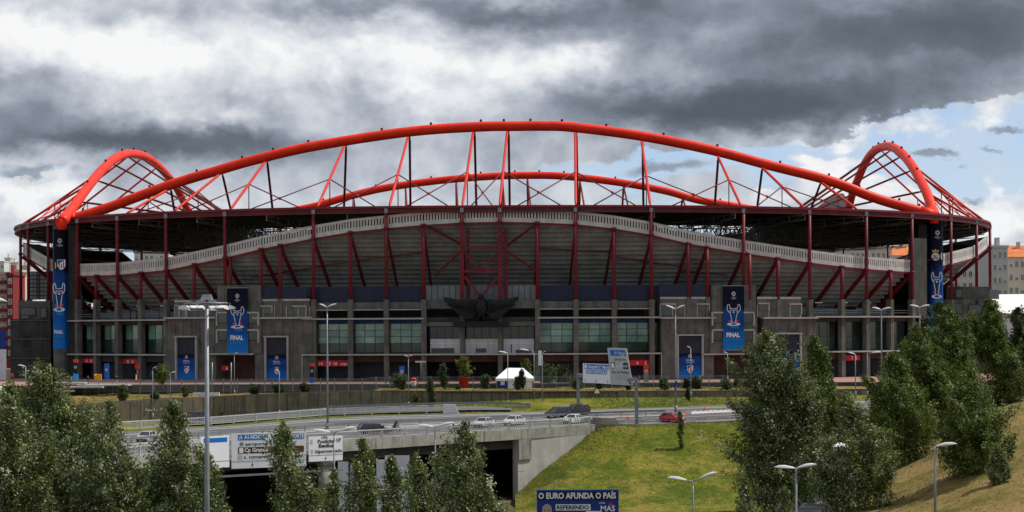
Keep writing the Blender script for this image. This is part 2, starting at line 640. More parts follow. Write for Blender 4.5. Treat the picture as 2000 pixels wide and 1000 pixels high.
M['asphalt'] = mat('worn_asphalt', (0.085, 0.085, 0.090), 0.9, 0.32, 0.30, bump=0.15, bscale=20, col2=(0.125, 0.123, 0.125), stretch=(0.06, 1.6, 1))
M['lamp_white'] = mat('lantern_grey_white', (0.58, 0.585, 0.59), 0.4, 0.05, 1.0)
M['paint_line'] = mat('road_marking_paint', (0.62, 0.61, 0.58), 0.7, 0.15, 1.0)
M['pave_pink'] = mat('pink_paving', (0.33, 0.185, 0.155), 0.85, 0.15, 0.6)
M['rubber'] = mat('black_rubber', (0.018, 0.018, 0.019), 0.8, 0.1, 5.0)
M['car_glass'] = mat('dark_car_glass', (0.012, 0.015, 0.018), 0.06, 0.05, 1.0, spec=0.8)
M['chrome'] = mat('wheel_alloy', (0.42, 0.43, 0.45), 0.35, 0.05, 3.0, metal=0.7)
M['lamp_lens'] = mat('headlamp_lens', (0.65, 0.66, 0.68), 0.15, 0.05, 3.0, spec=0.8)
M['tail_lens'] = mat('tail_lamp_lens', (0.45, 0.015, 0.012), 0.2, 0.05, 3.0, spec=0.7)
M['orange'] = mat('orange_plastic', (0.75, 0.30, 0.02), 0.5, 0.1, 2.0)
M['red_pot'] = mat('red_glazed_pot', (0.34, 0.02, 0.025), 0.4, 0.1, 1.5)
M['canvas'] = mat('white_tent_canvas', (0.80, 0.80, 0.80), 0.6, 0.04, 0.8)
M['skin'] = mat('skin_tone', (0.48, 0.30, 0.22), 0.6, 0.08, 6.0)
M['hair'] = mat('grey_hair', (0.35, 0.34, 0.33), 0.7, 0.15, 8.0)
M['cloth_dk'] = mat('dark_clothing', (0.025, 0.027, 0.035), 0.8, 0.2, 6.0)
M['cloth_red'] = mat('red_clothing', (0.40, 0.03, 0.03), 0.8, 0.2, 6.0)
M['cloth_lt'] = mat('pale_clothing', (0.45, 0.46, 0.50), 0.8, 0.2, 6.0)


def paint(name, col, coat=0.6):
    m = mat(name, col, 0.32, 0.06, 2.0, spec=0.5)
    b = m.node_tree.nodes['Principled BSDF']
    b.inputs['Coat Weight'].default_value = coat
    b.inputs['Coat Roughness'].default_value = 0.08
    return m


def glass_mat(name, col, rough=0.08, var=0.35, scale=0.25):
    """glazing over a dim room: dark tinted body, clear reflection with slight waviness"""
    m, t, b = new_mat(name)
    pos = node(t, 'ShaderNodeNewGeometry').outputs['Position']
    n1 = noise(t, S(t, pos), scale, 4.0, 0.6)
    c = mixc(t, n1.ss(0.32, 0.68), tuple(v * (1 - var) for v in col), tuple(v * (1 + var) for v in col))
    t.links.new(c.s, b.inputs['Base Color'])
    b.inputs['Roughness'].default_value = rough
    b.inputs['IOR'].default_value = 1.52
    b.inputs['Specular IOR Level'].default_value = 0.75
    nb = noise(t, S(t, pos), 0.6, 2.0, 0.5)
    bn = node(t, 'ShaderNodeBump')
    bn.inputs['Strength'].default_value = 0.06
    bn.inputs['Distance'].default_value = 0.05
    t.links.new(nb.s, bn.inputs['Height'])
    t.links.new(bn.outputs[0], b.inputs['Normal'])
    return m


M['glass_green'] = glass_mat('green_tinted_glazing', (0.125, 0.25, 0.20))
M['glass_green2'] = glass_mat('pale_green_tinted_glazing', (0.16, 0.30, 0.235))
M['glass_green3'] = glass_mat('deep_green_tinted_glazing', (0.11, 0.20, 0.175), 0.14)
M['glass_low'] = glass_mat('reflection_dark_glazing', (0.022, 0.042, 0.036))  # dark tree reflections of the lower panes put into the body colour
M['glass_dark'] = glass_mat('dark_glazing', (0.018, 0.028, 0.027), 0.12)
M['glass_home'] = glass_mat('apartment_glazing', (0.07, 0.075, 0.085), 0.15)


def blue_banner_mat(name, z0, z1):
    """printed banner cloth: navy at the top to bright blue at the foot, with soft light streaks in the print"""
    m, t, b = new_mat(name)
    pos = node(t, 'ShaderNodeNewGeometry').outputs['Position']
    sep = node(t, 'ShaderNodeSeparateXYZ')
    t.links.new(pos, sep.inputs[0])
    z = S(t, sep.outputs[2])
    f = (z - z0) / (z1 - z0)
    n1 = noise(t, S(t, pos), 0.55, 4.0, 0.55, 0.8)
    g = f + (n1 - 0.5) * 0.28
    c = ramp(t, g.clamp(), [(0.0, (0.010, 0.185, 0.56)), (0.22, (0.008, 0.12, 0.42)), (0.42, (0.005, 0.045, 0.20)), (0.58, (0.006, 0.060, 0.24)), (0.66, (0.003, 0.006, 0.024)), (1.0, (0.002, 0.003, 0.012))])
    t.links.new(c.s, b.inputs['Base Color'])
    b.inputs['Roughness'].default_value = 0.6
    b.inputs['Specular IOR Level'].default_value = 0.12
    return m
# ------------------------------------------------------------------ the stadium
ECX, ECY, EA, EB, EN = -2.0, 476.0, 112.0, 106.0, 2.3
ROOF_Z = 32.6


def ell(th, ins=0.0):
    c, s = math.cos(th), math.sin(th)
    a, b = EA - ins, EB - ins
    return (ECX + a * math.copysign(abs(c) ** (2 / EN), c), ECY + b * math.copysign(abs(s) ** (2 / EN), s))


_th = np.linspace(PI + 0.02, 2 * PI - 0.02, 4000)
_pts = np.array([ell(t) for t in _th])
_px = _pts[:, 0] / _pts[:, 1] * FPX + 1000.0
_i0, _i1 = int(np.argmin(_px)), int(np.argmax(_px))
_d = np.gradient(_pts, axis=0)
_d /= np.linalg.norm(_d, axis=1)[:, None]
_nrm = np.stack([_d[:, 1], -_d[:, 0]], 1)       # outwards


def fp(px, ins=0.0):
    """plan point of the facade line at a photograph column, moved inwards by ins"""
    px = min(max(px, _px[_i0] + 0.5), _px[_i1] - 0.5)
    k = np.interp(px, _px[_i0:_i1 + 1], np.arange(_i0, _i1 + 1))
    x = np.interp(k, np.arange(len(_th)), _pts[:, 0]); y = np.interp(k, np.arange(len(_th)), _pts[:, 1])
    nx = np.interp(k, np.arange(len(_th)), _nrm[:, 0]); ny = np.interp(k, np.arange(len(_th)), _nrm[:, 1])
    return Vector((x - nx * ins, y - ny * ins))


def fz(px, py, ins=0.0):
    return Zat(px, py, fp(px, ins).y)


# parapet top: photograph rows along the front, carried round the back by symmetry
PAR = [(42, 474), (60, 488), (95, 507), (115, 511), (155, 516), (230, 513), (325, 503), (380, 491), (440, 478), (510, 461), (548, 453), (613, 440), (685, 428), (755, 420.5), (828, 414),
       (903, 409.5), (977, 408), (1050, 409.5), (1125, 412.5), (1200, 421), (1273, 433), (1345, 450), (1382, 457), (1453, 469), (1520, 479), (1582, 488), (1645, 496), (1693, 501),
       (1740, 505), (1782, 508), (1849, 496), (1905, 483), (1938, 462)]
_pk = []
for px_, py_ in PAR:
    q = fp(px_)
    _pk.append((math.atan2(q.y - ECY, q.x - ECX), Zat(px_, py_, q.y)))
_pk = [(-PI, 31.0)] + sorted(_pk) + [(0.0, 31.0)]
_pa, _pz = np.array([a for a, z in _pk]), np.array([z for a, z in _pk])


def zpar(x, y):
    if y > ECY + 20 and x < -20:       # the far left corner is closed by a higher rim, but for one gap
        c = x / y * FPX + 1000.0
        if not 255 < c < 335:
            return max(30.6, float(np.interp(math.atan2(-abs(y - ECY), x - ECX), _pa, _pz)))
    return float(np.interp(math.atan2(-abs(y - ECY), x - ECX), _pa, _pz))


stad = thing('stadium', 'large football stadium with four red steel arches over a dark flat roof', 'stadium', (ECX, 371.0, 0.0))

POSTS = [41, 56, 95, 152, 188, 230, 275, 325, 380, 440, 510, 548, 613, 685, 755, 828, 903, 977, 1050, 1125, 1200, 1273, 1345, 1382, 1453, 1520, 1582, 1645, 1693, 1740, 1782, 1858, 1908, 1936]
ROOFP = {41, 56, 95, 152, 230, 325, 440, 613, 755, 903, 977, 1125, 1273, 1453, 1582, 1693, 1782, 1858, 1908, 1936}

# plan of every post: the visible ones by their column, the rest evenly round the back
post_pts = []
for p in POSTS:
    q, qi = fp(p, 0.5), fp(p, 1.5)
    post_pts.append((q, (qi - q).normalized(), p in ROOFP, p))
thL = math.atan2(post_pts[0][0].y - ECY, post_pts[0][0].x - ECX)
for i in range(34):
    th = 0.0 + 0.10 + (PI - 0.20) * i / 33.0
    a, b = Vector(ell(th, 0.5)), Vector(ell(th, 1.5))
    post_pts.append((a, (b - a).normalized(), i % 2 == 0, None))
NP = len(post_pts)

# --- roof sheet (ring round the opening above the pitch) and its edge
HA, HB = 60.0, 36.0


def hole(th, ins=0.0):
    c, s = math.cos(th), math.sin(th)
    return (ECX + (HA - ins) * math.copysign(abs(c) ** 0.6, c), ECY + (HB - ins) * math.copysign(abs(s) ** 0.6, s))


NR = 160
ths = [2 * PI * i / NR for i in range(NR + 1)]
mb = MB()
top_o = [(*ell(t, 0.1), ROOF_Z - 0.02) for t in ths]; top_i = [(*hole(t), ROOF_Z + 0.6) for t in ths]
bot_o = [(*ell(t, 0.1), ROOF_Z - 0.32) for t in ths]; bot_i = [(*hole(t), ROOF_Z + 0.1) for t in ths]
mb.grid([top_o, top_i]); mb.grid([bot_i, bot_o]); mb.grid([top_i, bot_i])
mb.build('roof', M['roof_under'], stad)
mb = MB()      # upper thin edge and the deeper I-beam under it
for z0, z1, i0, i1, mi in ((ROOF_Z - 0.36, ROOF_Z + 0.08, -0.25, 0.35, 0), (ROOF_Z - 1.12, ROOF_Z - 0.38, 0.10, 0.40, 1), (ROOF_Z - 1.24, ROOF_Z - 1.10, -0.12, 0.62, 0)):
    A = [(*ell(t, i0), z1) for t in ths]; B = [(*ell(t, i0), z0) for t in ths]
    C = [(*ell(t, i1), z0) for t in ths]; D = [(*ell(t, i1), z1) for t in ths]
    mb.grid([A, B, C, D, A], mi)
mb.build('roof_edge_beam', [M['fascia'], M['fascia_dark']], stad)

# --- roof trusses
def truss_mesh(a, b, za, zb, da, db, n, w=0.16):
    mb = MB()
    a, b = Vector((a[0], a[1], za)), Vector((b[0], b[1], zb))
    lo_a, lo_b = a - Vector((0, 0, da)), b - Vector((0, 0, db))
    mb.bar(a, b, w * 1.4); mb.bar(lo_a, lo_b, w * 1.3)
    for i in range(n):
        f0, f1 = i / n, (i + 1) / n
        t0, t1 = a.lerp(b, f0), a.lerp(b, f1)
        l0, l1 = lo_a.lerp(lo_b, f0), lo_a.lerp(lo_b, f1)
        mb.bar(t0, l0, w * 0.8)
        if i % 2 == 0: mb.bar(t0, l1, w * 0.8)
        else: mb.bar(l0, t1, w * 0.8)
    mb.bar(b, lo_b, w * 0.8)
    return mb


NT = 44
for i in range(NT):
    th = 2 * PI * (i + 0.5) / NT
    o = ell(th, 1.2)
    h = hole(th, -1.0)
    truss_mesh(o, h, ROOF_Z - 1.3, ROOF_Z - 0.5, 0.8, 3.6, 9).build('roof_truss', M['truss'], stad)
for off, dep in ((-0.6, 4.2), (-14.0, 3.0)):
    for i in range(28):
        t0, t1 = 2 * PI * i / 28, 2 * PI * (i + 1) / 28
        truss_mesh(hole(t0, off), hole(t1, off), ROOF_Z - 0.7, ROOF_Z - 0.7, dep, dep, 6, 0.2).build('ring_truss', M['truss'], stad)
mb = MB()      # service walkway and pipe hanging under the roof
for off, z in ((-9.0, ROOF_Z - 4.6), (-17.0, ROOF_Z - 5.2)):
    ring = [Vector((*hole(t, off), z)) for t in ths]
    mb.tube(ring, 0.28, 6, caps=False)
mb.build('red_walkway_tube', M['brace'], stad)
for i in range(40):      # floodlight batteries along the inner roof ring
    th = 2 * PI * i / 40
    q = Vector((*hole(th, -3.0), ROOF_Z - 4.9))
    m_ = MB()
    m_.box(q - Vector((0.9, 0.3, 0.4)), q + Vector((0.9, 0.3, 0.4)))
    m_.bar(q, q + Vector((0, 0, 1.2)), 0.12)
    m_.build('roof_floodlight', M['galv_dark'], stad)

# --- seating bowl: upper tier out to the parapet, lower tier to the pitch
mb = MB()
NB = 96
rows = []
for t in [2 * PI * i / NB for i in range(NB + 1)]:
    x, y = ell(t, 1.2)
    zp = zpar(x, y)
    r = [(*ell(t, 0.9), zp - 0.5)]
    for k in range(1, 7):
        f = k / 6
        r.append((*ell(t, 0.9 + 24 * f), (zp - 0.5) * (1 - f) + 12.5 * f))
    r.append((*ell(t, 25.2), 9.0))
    for k in range(1, 4):
        f = k / 3
        r.append((*ell(t, 25 + 24 * f), 9.0 * (1 - f) + 1.0 * f))
    rows.append(r)
mb.grid(rows)
mb.build('seating_bowl', M['seat'], stad)
mb = MB()
mb.add([(*ell(t, 48.9), 1.0) for t in [2 * PI * i / 64 for i in range(64)]], [tuple(range(64))])
mb.build('pitch', mat('mown_pitch', (0.03, 0.06, 0.018), 0.9, 0.2, 0.2), stad)

# --- posts
for q, inn, roofp, px in post_pts:
    zb = 15.0
    if px is not None:
        zb = fz(px, 585)
        if px in (440,): zb = fz(px, 588)
        if px in (1453,): zb = fz(px, 585)
        if px in (510, 548): zb = fz(px, 583)
        if px in (1345, 1382): zb = fz(px, 580)
    zt = zpar(q.x, q.y) - 2.35
    out = q - inn * 0.5
    mb = MB()
    r = 0.33 if roofp else 0.36
    top = ROOF_Z - 1.2 if roofp else zt + 0.1
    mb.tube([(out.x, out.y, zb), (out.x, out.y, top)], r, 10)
    mb.lathe([(r + 0.16, -0.25), (r + 0.16, 0.25)], (out.x, out.y, zt - 0.1), 10)      # ring joint at the parapet foot
    if px in (440, 1453):
        s = 1.0 if px == 440 else 1.1
        o2 = Vector((out.x + s, out.y))
        mb.tube([(o2.x, o2.y, zb), (o2.x, o2.y, zt - 0.4)], 0.36, 10)
        mb.bar((o2.x, o2.y, zt - 0.4), (out.x, out.y, zt + 0.2), 0.5)
    post = mb.build('roof_post' if roofp else 'stand_post', M['post'], stad)
    if roofp:
        c = MB().box((out.x - 0.32, out.y - 0.32, ROOF_Z - 1.22), (out.x + 0.32, out.y + 0.32, ROOF_Z - 0.42))
        c.build('bearing_block', M['galv'], post)
    # raking beam under the upper tier, from the parapet foot inwards and down
    mb = MB()
    a = Vector((q.x + inn.x * 0.3, q.y + inn.y * 0.3, zt - 0.1))
    zl = 13.2
    L = (zt - zl) / 0.85
    b = Vector((a.x + inn.x * L, a.y + inn.y * L, zl))
    dn = Vector((-inn.x * 0.42, -inn.y * 0.42, -0.5))
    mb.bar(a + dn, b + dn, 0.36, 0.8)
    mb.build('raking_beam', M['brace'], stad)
    if px is not None:
        w = 0.46
        mb = MB()
        u = Vector((-inn.y, inn.x))
        for_p = [out + u * w - inn * 0.42, out - u * w - inn * 0.42, out - u * w + inn * 0.75, out + u * w + inn * 0.75]
        mb.hexa([(p.x, p.y, -0.6) for p in for_p] + [(p.x, p.y, zb) for p in for_p])
        if not (405 < px < 480 or 1395 < px < 1480):
            mb.build('concrete_pillar', M['concrete'], stad)

# --- bays: parapet panel, edge beam, stepped underside of the stand
order = sorted(range(len(POSTS)), key=lambda i: POSTS[i])
ring_idx = order + list(range(len(POSTS), NP))
SOFT = 0.84
for j in range(len(ring_idx)):
    A, B = post_pts[ring_idx[j]], post_pts[ring_idx[(j + 1) % len(ring_idx)]]
    (a, ia, _, pa), (b, ib, _, pb) = A, B
    front = pa is not None and pb is not None
    za, zb2 = zpar(a.x, a.y), zpar(b.x, b.y)
    if front and (pa < 115 < pb or pa < 1825 < pb):
        segs = [(a.lerp(b, 0.02), a.lerp(b, 0.36), za, za + (zb2 - za) * 0.36)]
        if pa < 1825 < pb:
            segs = [(a.lerp(b, 0.75), a.lerp(b, 0.98), za + (zb2 - za) * 0.75, zb2)]
        m_ = MB()
        q0, q1 = (a.lerp(b, 0.60), a.lerp(b, 0.985)) if pa < 115 else (a.lerp(b, 0.015), a.lerp(b, 0.42))
        m_.slab(q0, q1, 0.5, 11.9, 27.5, 0, -0.05)
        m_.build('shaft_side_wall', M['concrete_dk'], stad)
    else:
        segs = [(a.lerp(b, 0.004), a.lerp(b, 0.996), za, zb2)]
    H, PB = 2.36, 0.62
    for s0, s1, z0, z1 in segs:
        u = (s1 - s0).normalized()
        n = Vector((-u.y, u.x)) * 0.22
        if n.dot(ia) < 0: n = -n
        L = (s1 - s0).length

        def strip(mbx, f0, f1, h0, h1, mi=0, t=1.0):
            p, q = s0.lerp(s1, f0), s0.lerp(s1, f1)
            zt0, zt1 = z0 + (z1 - z0) * f0, z0 + (z1 - z0) * f1
            m = n * t
            mbx.hexa([(p.x, p.y, zt0 - h1), (q.x, q.y, zt1 - h1), (q.x + m.x, q.y + m.y, zt1 - h1), (p.x + m.x, p.y + m.y, zt0 - h1),
                      (p.x, p.y, zt0 - h0), (q.x, q.y, zt1 - h0), (q.x + m.x, q.y + m.y, zt1 - h0), (p.x + m.x, p.y + m.y, zt0 - h0)], mi)
        mb = MB()
        if front:
            strip(mb, 0, 1, 0.0, 0.42); strip(mb, 0, 1, H - 0.80, H)
            nb = max(3, int(round(L / 0.56)))
            for k in range(nb):
                f0 = (k + 0.16) / nb
                f1 = (k + 0.76) / nb
                strip(mb, f0, f1, 0.40, H - 0.78, 0, 0.9)
            strip(mb, 0, 1, -0.06, 0.04, 0, 1.35)
        else:
            strip(mb, 0, 1, 0.0, H)
        mb.build('parapet_panel', M['parapet'], stad)
        mb = MB()
        strip(mb, 0, 1, H + 0.02, H + 0.40, 0, 1.2)
        mb.build('edge_beam', M['post'], stad)
    # stepped underside
    if front and (pa < 115 < pb or pa < 1825 < pb):
        continue
    zt_a, zt_b = za - H - 0.3, zb2 - H - 0.3
    mb = MB()
    step = 0.82 if front else 3.0
    zs = [13.0 + step * k for k in range(30)]
    zmax = max(zt_a, zt_b)
    for k, z in enumerate(zs):
        if z >= zmax: break
        zu = z + step
        def pt(q, inn, zt, zz):
            i = 0.5 + max(0.0, (zt - zz)) / SOFT
            return (q.x + inn.x * i, q.y + inn.y * i, min(zz, zt))
        # riser stands at the inset of its lower edge; a flat underside joins it to the next riser out
        la, lb = pt(a, ia, zt_a, z), pt(b, ib, zt_b, z)
        ua, ub = (la[0], la[1], min(zu, zt_a)), (lb[0], lb[1], min(zu, zt_b))
        oa, ob = pt(a, ia, zt_a, zu), pt(b, ib, zt_b, zu)
        mb.quad(la, lb, ub, ua)
        mb.quad(ua, ub, ob, oa)
    mb.build('stand_underside', M['soffit'], stad)

# --- inner closing wall of the concourses and the floor slabs
mb = MB()
NW = 96
tw = [2 * PI * i / NW for i in range(NW + 1)]
mb.grid([[(*ell(t, 9.5), -0.5) for t in tw], [(*ell(t, 9.5), 14.2) for t in tw]])
mb.build('concourse_back_wall', M['concrete_dk'], stad)
for z, t_ in ((5.0, 0.35), (11.75, 0.35)):
    mb = MB()
    A = [(*ell(t, 1.2), z) for t in tw]; B = [(*ell(t, 9.6), z) for t in tw]
    C = [(*ell(t, 9.6), z - t_) for t in tw]; D = [(*ell(t, 1.2), z - t_) for t in tw]
    mb.grid([A, D, C, B, A][::-1])
    mb.build('floor_slab', M['concrete_dk'], stad)


# --- facade pieces are laid along the chord between two photograph columns
def fbox(mbx, p0, p1, r0, r1, i0, i1, mi=0, ref=None):
    """p0..p1 columns, r0 (upper) .. r1 (lower) rows, i0..i1 insets (negative stands out)"""
    a, b = fp(p0, i0), fp(p1, i0)
    c, e = fp(p1, i1), fp(p0, i1)
    if ref is None:
        m = (p0 + p1) / 2
        d = fp(m, i0).y
        z1, z0 = Zat(m, r0, d), Zat(m, r1, d)
    else:
        z1, z0 = fz(ref, r0), fz(ref, r1)
    q = [a, b, c, e]
    mbx.hexa([(p.x, p.y, z0) for p in q] + [(p.x, p.y, z1) for p in q], mi)
    return mbx


def zbox(mbx, p0, p1, z0, z1, i0, i1, mi=0):
    q = [fp(p0, i0), fp(p1, i0), fp(p1, i1), fp(p0, i1)]
    mbx.hexa([(p.x, p.y, z0) for p in q] + [(p.x, p.y, z1) for p in q], mi)
    return mbx


def window(p0, p1, z0, z1, cols, rows, ins, glass, parent=stad, frame_w=0.09, pane_labels=None):
    """framed glazing with every pane its own piece"""
    a, b = fp(p0, ins), fp(p1, ins)
    u = (b - a)
    L = u.length
    u.normalize()
    n = Vector((u.y, -u.x))        # outwards
    def hexa(f0, f1, h0, h1, e0, e1):
        pts = [a + u * f0 + n * e1, a + u * f1 + n * e1, a + u * f1 + n * e0, a + u * f0 + n * e0]
        return [(p.x, p.y, h0) for p in pts] + [(p.x, p.y, h1) for p in pts]
    mb = MB()
    w = frame_w
    for c in range(cols + 1):
        x = L * c / cols
        mb.hexa(hexa(max(0, x - w / 2), min(L, x + w / 2), z0, z1, -0.1, 0.06))
    hs = rows if isinstance(rows, list) else [z0 + (z1 - z0) * r / rows for r in range(rows + 1)]
    for h in hs:
        mb.hexa(hexa(0, L, max(z0, h - w / 2), min(z1, h + w / 2), -0.1, 0.045))
    fr = mb.build('window', M['frame'], parent)
    rnd = random.Random(int(p0 * 7 + z0 * 13))
    for c in range(cols):
        for r in range(len(hs) - 1):
            x0, x1 = L * c / cols + w / 2, L * (c + 1) / cols - w / 2
            h0, h1 = hs[r] + w / 2, hs[r + 1] - w / 2
            t = rnd.uniform(-0.010, 0.010)
            pts = hexa(x0, x1, h0, h1, -0.06, -0.02)
            pts = [(x, y + t * (i % 2), z) for i, (x, y, z) in enumerate(pts)]
            g = glass[min(r, len(glass) - 1)] if isinstance(glass, list) else glass
            if g == 'green':
                g = M[rnd.choice(('glass_green', 'glass_green', 'glass_green2', 'glass_green3'))]
            MB().hexa(pts).build('pane', g, fr)
    return fr


# ---- ground floor, ledges and glazing of the middle bays
LZ1, LZ2 = 5.1, 11.85
MID_L = [(613, 685), (685, 755), (755, 828)]
MID_C = [(828, 903), (903, 977), (977, 1050)]
MID_R = [(1050, 1125), (1125, 1200), (1200, 1273)]
END_L = [(152, 188), (188, 230), (230, 275), (275, 325)]
END_R = [(1590, 1645), (1645, 1693), (1693, 1740), (1740, 1782)]
for p0, p1 in MID_L + MID_R + END_L + END_R:
    rz = (p0 + p1) / 2
    # shop front behind the arcade, with a lintel over it
    m_ = MB(); zbox(m_, p0, p1, -0.3, 3.5, 3.0, 3.3)
    sh = m_.build('shop_shutter', M['navy_shop'], stad)
    m_ = MB()
    a, b = fp(p0, 2.98), fp(p1, 2.98)
    for k in range(1, 6):
        q = a.lerp(b, k / 6)
        m_.box((q.x - 0.05, q.y - 0.05, 0), (q.x + 0.05, q.y + 0.02, 3.4))
    m_.build('shutter_rail', M['frame'], sh)
    m_ = MB(); zbox(m_, p0, p1, 3.55, 4.72, 0.9, 1.3)
    m_.build('lintel_beam', M['brown_beam'] if p0 > 590 else M['concrete_dk'], stad)
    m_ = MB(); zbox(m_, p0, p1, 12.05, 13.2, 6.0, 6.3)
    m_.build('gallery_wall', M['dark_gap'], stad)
for p0, p1 in MID_L + MID_R:
    hs = [5.30, 6.55, 7.78, 8.92, 10.02, 10.92]
    hs = [5.30, 7.05, 8.10, 9.12, 10.12, 10.95][0:1] + [7.05, 8.15, 9.2, 10.75]
    window(p0 + 5, p1 - 5, 5.30, 10.75, 3, [5.30, 7.05, 8.3, 9.55, 10.75], 1.2, [M['glass_low'], 'green', 'green', 'green'])
    m_ = MB(); zbox(m_, p0 + 4, p1 - 4, 10.78, 11.45, 1.0, 1.4)
    m_.build('blue_fascia', M['blue_strip'], stad)
    m_ = MB(); zbox(m_, p0 + 1, p1 - 1, 13.45, 14.75, 0.5, 1.1)
    m_.build('concrete_beam', M['concrete'], stad)
    m_ = MB(); zbox(m_, p0 + 3, p1 - 3, 13.25, 13.42, -0.1, 1.0)
    m_.build('pale_ledge', M['concrete_lt'], stad)
    for k in range(3):
        a = p0 + 1 + (p1 - p0 - 2) * k / 3; b = p0 + 1 + (p1 - p0 - 2) * (k + 1) / 3
        m_ = MB(); zbox(m_, a + 0.15, b - 0.15, 14.80, 17.75, 1.3, 1.5)
        m_.build('navy_panel', M['navy'], stad)
for p0, p1 in END_L + END_R:
    window(p0 + 4, p1 - 4, 5.30, 10.75, 3, [5.30, 7.9, 10.75], 1.6, [M['glass_low'], M['glass_green'] if p0 < 320 else M['glass_dark']])
    m_ = MB(); zbox(m_, p0, p1, 10.80, 11.6, 0.8, 1.4)
    m_.build('concrete_beam', M['concrete_dk'], stad)
    m_ = MB()      # things stored and sold on the open gallery, pale in the shade
    rnd = random.Random(p0)
    for k in range(3):
        q = fp(p0 + (p1 - p0) * (0.2 + 0.3 * k), 5.2)
        w = rnd.uniform(0.3, 1.1)
        m_.box((q.x - w, q.y, 12.0), (q.x + w, q.y + 0.4, 12.0 + rnd.uniform(1.0, 1.9)))
    m_.build('gallery_kiosk', M['grey_clad'], stad)
    # gallery handrail
    m_ = MB()
    a, b = fp(p0, 0.2), fp(p1, 0.2)
    for z in (12.5, 12.95):
        m_.bar((a.x, a.y, z), (b.x, b.y, z), 0.06)
    m_.build('handrail', M['galv_dark'], stad)
    # white lamp fitting over the gallery
    q = fp((p0 + p1) / 2, 3.0)
    MB().box((q.x - 0.7, q.y - 0.15, 14.4), (q.x + 0.7, q.y + 0.15, 14.55)).build('gallery_lamp', M['white'], stad)

# ledges (thin pale slabs); butt-jointed lengths
def ledge(p0, p1, z, t=0.28, i0=-0.75, i1=0.9, m='concrete_lt'):
    n = max(1, int((p1 - p0) / 38))
    for k in range(n):
        a, b = p0 + (p1 - p0) * k / n, p0 + (p1 - p0) * (k + 1) / n
        m_ = MB(); zbox(m_, a + 0.05, b - 0.05, z - t, z, i0, i1)
        m_.build('ledge', M[m], stad)


ledge(122, 329, LZ2); ledge(122, 328, LZ1); ledge(592, 828, LZ2 - 0.05); ledge(592, 1050, LZ1, i0=-0.85)
ledge(1050, 1290, LZ2 - 0.02); ledge(1050, 1290, LZ1, i0=-0.8); ledge(1590, 1792, LZ2); ledge(1590, 1752, LZ1)
# thin tie posts where the ledges end
for p in (120, 592, 1290):
    q = fp(p, -0.7)
    MB().bar((q.x, q.y, -0.4), (q.x, q.y, LZ1 - 0.3), 0.16).build('ledge_post', M['concrete_lt'], stad)

# ---- the entrance in the middle, behind the eagle
for p0, p1 in MID_C:
    m_ = MB(); zbox(m_, p0 + 1, p1 - 1, 13.5, 15.0, 0.6, 1.2)
    m_.build('concrete_beam', M['concrete'], stad)
    m_ = MB(); zbox(m_, p0 + 1, p1 - 1, 10.2, 11.0, 0.4, 1.2)
    m_.build('concrete_beam', M['concrete'], stad)
    m_ = MB(); zbox(m_, p0 + 1, p1 - 1, 11.02, 11.85, 0.8, 1.0)
    m_.build('concrete_beam', M['concrete_dk'], stad)
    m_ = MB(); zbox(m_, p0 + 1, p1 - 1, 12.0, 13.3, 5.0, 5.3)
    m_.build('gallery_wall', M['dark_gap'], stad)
    for k in range(6):
        a = p0 + 2 + (p1 - p0 - 4) * k / 6; b = p0 + 2 + (p1 - p0 - 4) * (k + 1) / 6
        m_ = MB(); zbox(m_, a + 0.6, b - 0.6, 15.05, 17.8, 1.6, 1.8)
        m_.build('grey_panel', M['grey_clad'], stad)
    window(p0 + 5, p1 - 5, 5.2, 10.15, 4, [5.2, 7.7, 10.15], 4.0, M['glass_dark'])
    m_ = MB(); zbox(m_, p0, p1, 3.55, 4.72, 0.9, 1.3)
    m_.build('lintel_beam', M['brown_beam'], stad)
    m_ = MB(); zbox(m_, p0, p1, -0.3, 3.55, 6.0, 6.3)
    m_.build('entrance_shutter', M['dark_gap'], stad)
# red portal frame with cross braces over the entrance
a, b = fp(903, -0.2), fp(977, -0.2)
m_ = MB()
for p in (a, b):
    m_.bar((p.x, p.y, 14.9), (p.x, p.y, 29.0), 0.75)
    m_.bar((p.x + 1.1, p.y + 1.6, 14.9), (p.x + 1.1, p.y + 1.6, 28.2), 0.6)
m_.build('portal_column', M['post'], stad)
m_ = MB()
za = [Zat(940, r, 371) for r in (485, 530, 581)]
mid = a.lerp(b, 0.5)
m_.bar((a.x, a.y, za[0]), (b.x, b.y, za[0]), 0.45); m_.bar((a.x, a.y, za[1]), (b.x, b.y, za[1]), 0.5)
for p in (a, b):
    m_.bar((p.x, p.y, za[0] - 0.4), (mid.x, mid.y, za[1] + 0.3), 0.38)
    m_.bar((p.x, p.y, za[1] - 0.5), (mid.x, mid.y, za[2] + 0.1), 0.4)
m_.build('portal_brace', M['post'], stad)
m_ = MB()      # long wind braces on the stand underside
for p0, r0, p1, r1 in ((829, 437, 900, 478), (900, 490, 845, 538), (1048, 438, 985, 484), (985, 486, 1050, 530)):
    q0, q1 = fp(p0, 0.6 if r0 < 460 else 2.0), fp(p1, 4.0)
    MB().bar((q0.x, q0.y, Zat(p0, r0, q0.y)), (q1.x, q1.y, Zat(p1, r1, q1.y)), 0.36).build('wind_brace', M['brace'], stad)
m_ = MB()      # thin horizontal purlin seen across the bays
for p0, p1, r0, r1 in ((590, 690, 523, 508), (690, 828, 508, 492), (1050, 1200, 485, 492), (1200, 1345, 500, 520), (1345, 1453, 528, 538), (440, 590, 545, 523)):
    q0, q1 = fp(p0, 6.0), fp(p1, 6.0)
    m_.bar((q0.x, q0.y, Zat(p0, r0, q0.y)), (q1.x, q1.y, Zat(p1, r1, q1.y)), 0.22)
m_.build('soffit_purlin', M['brace'], stad)

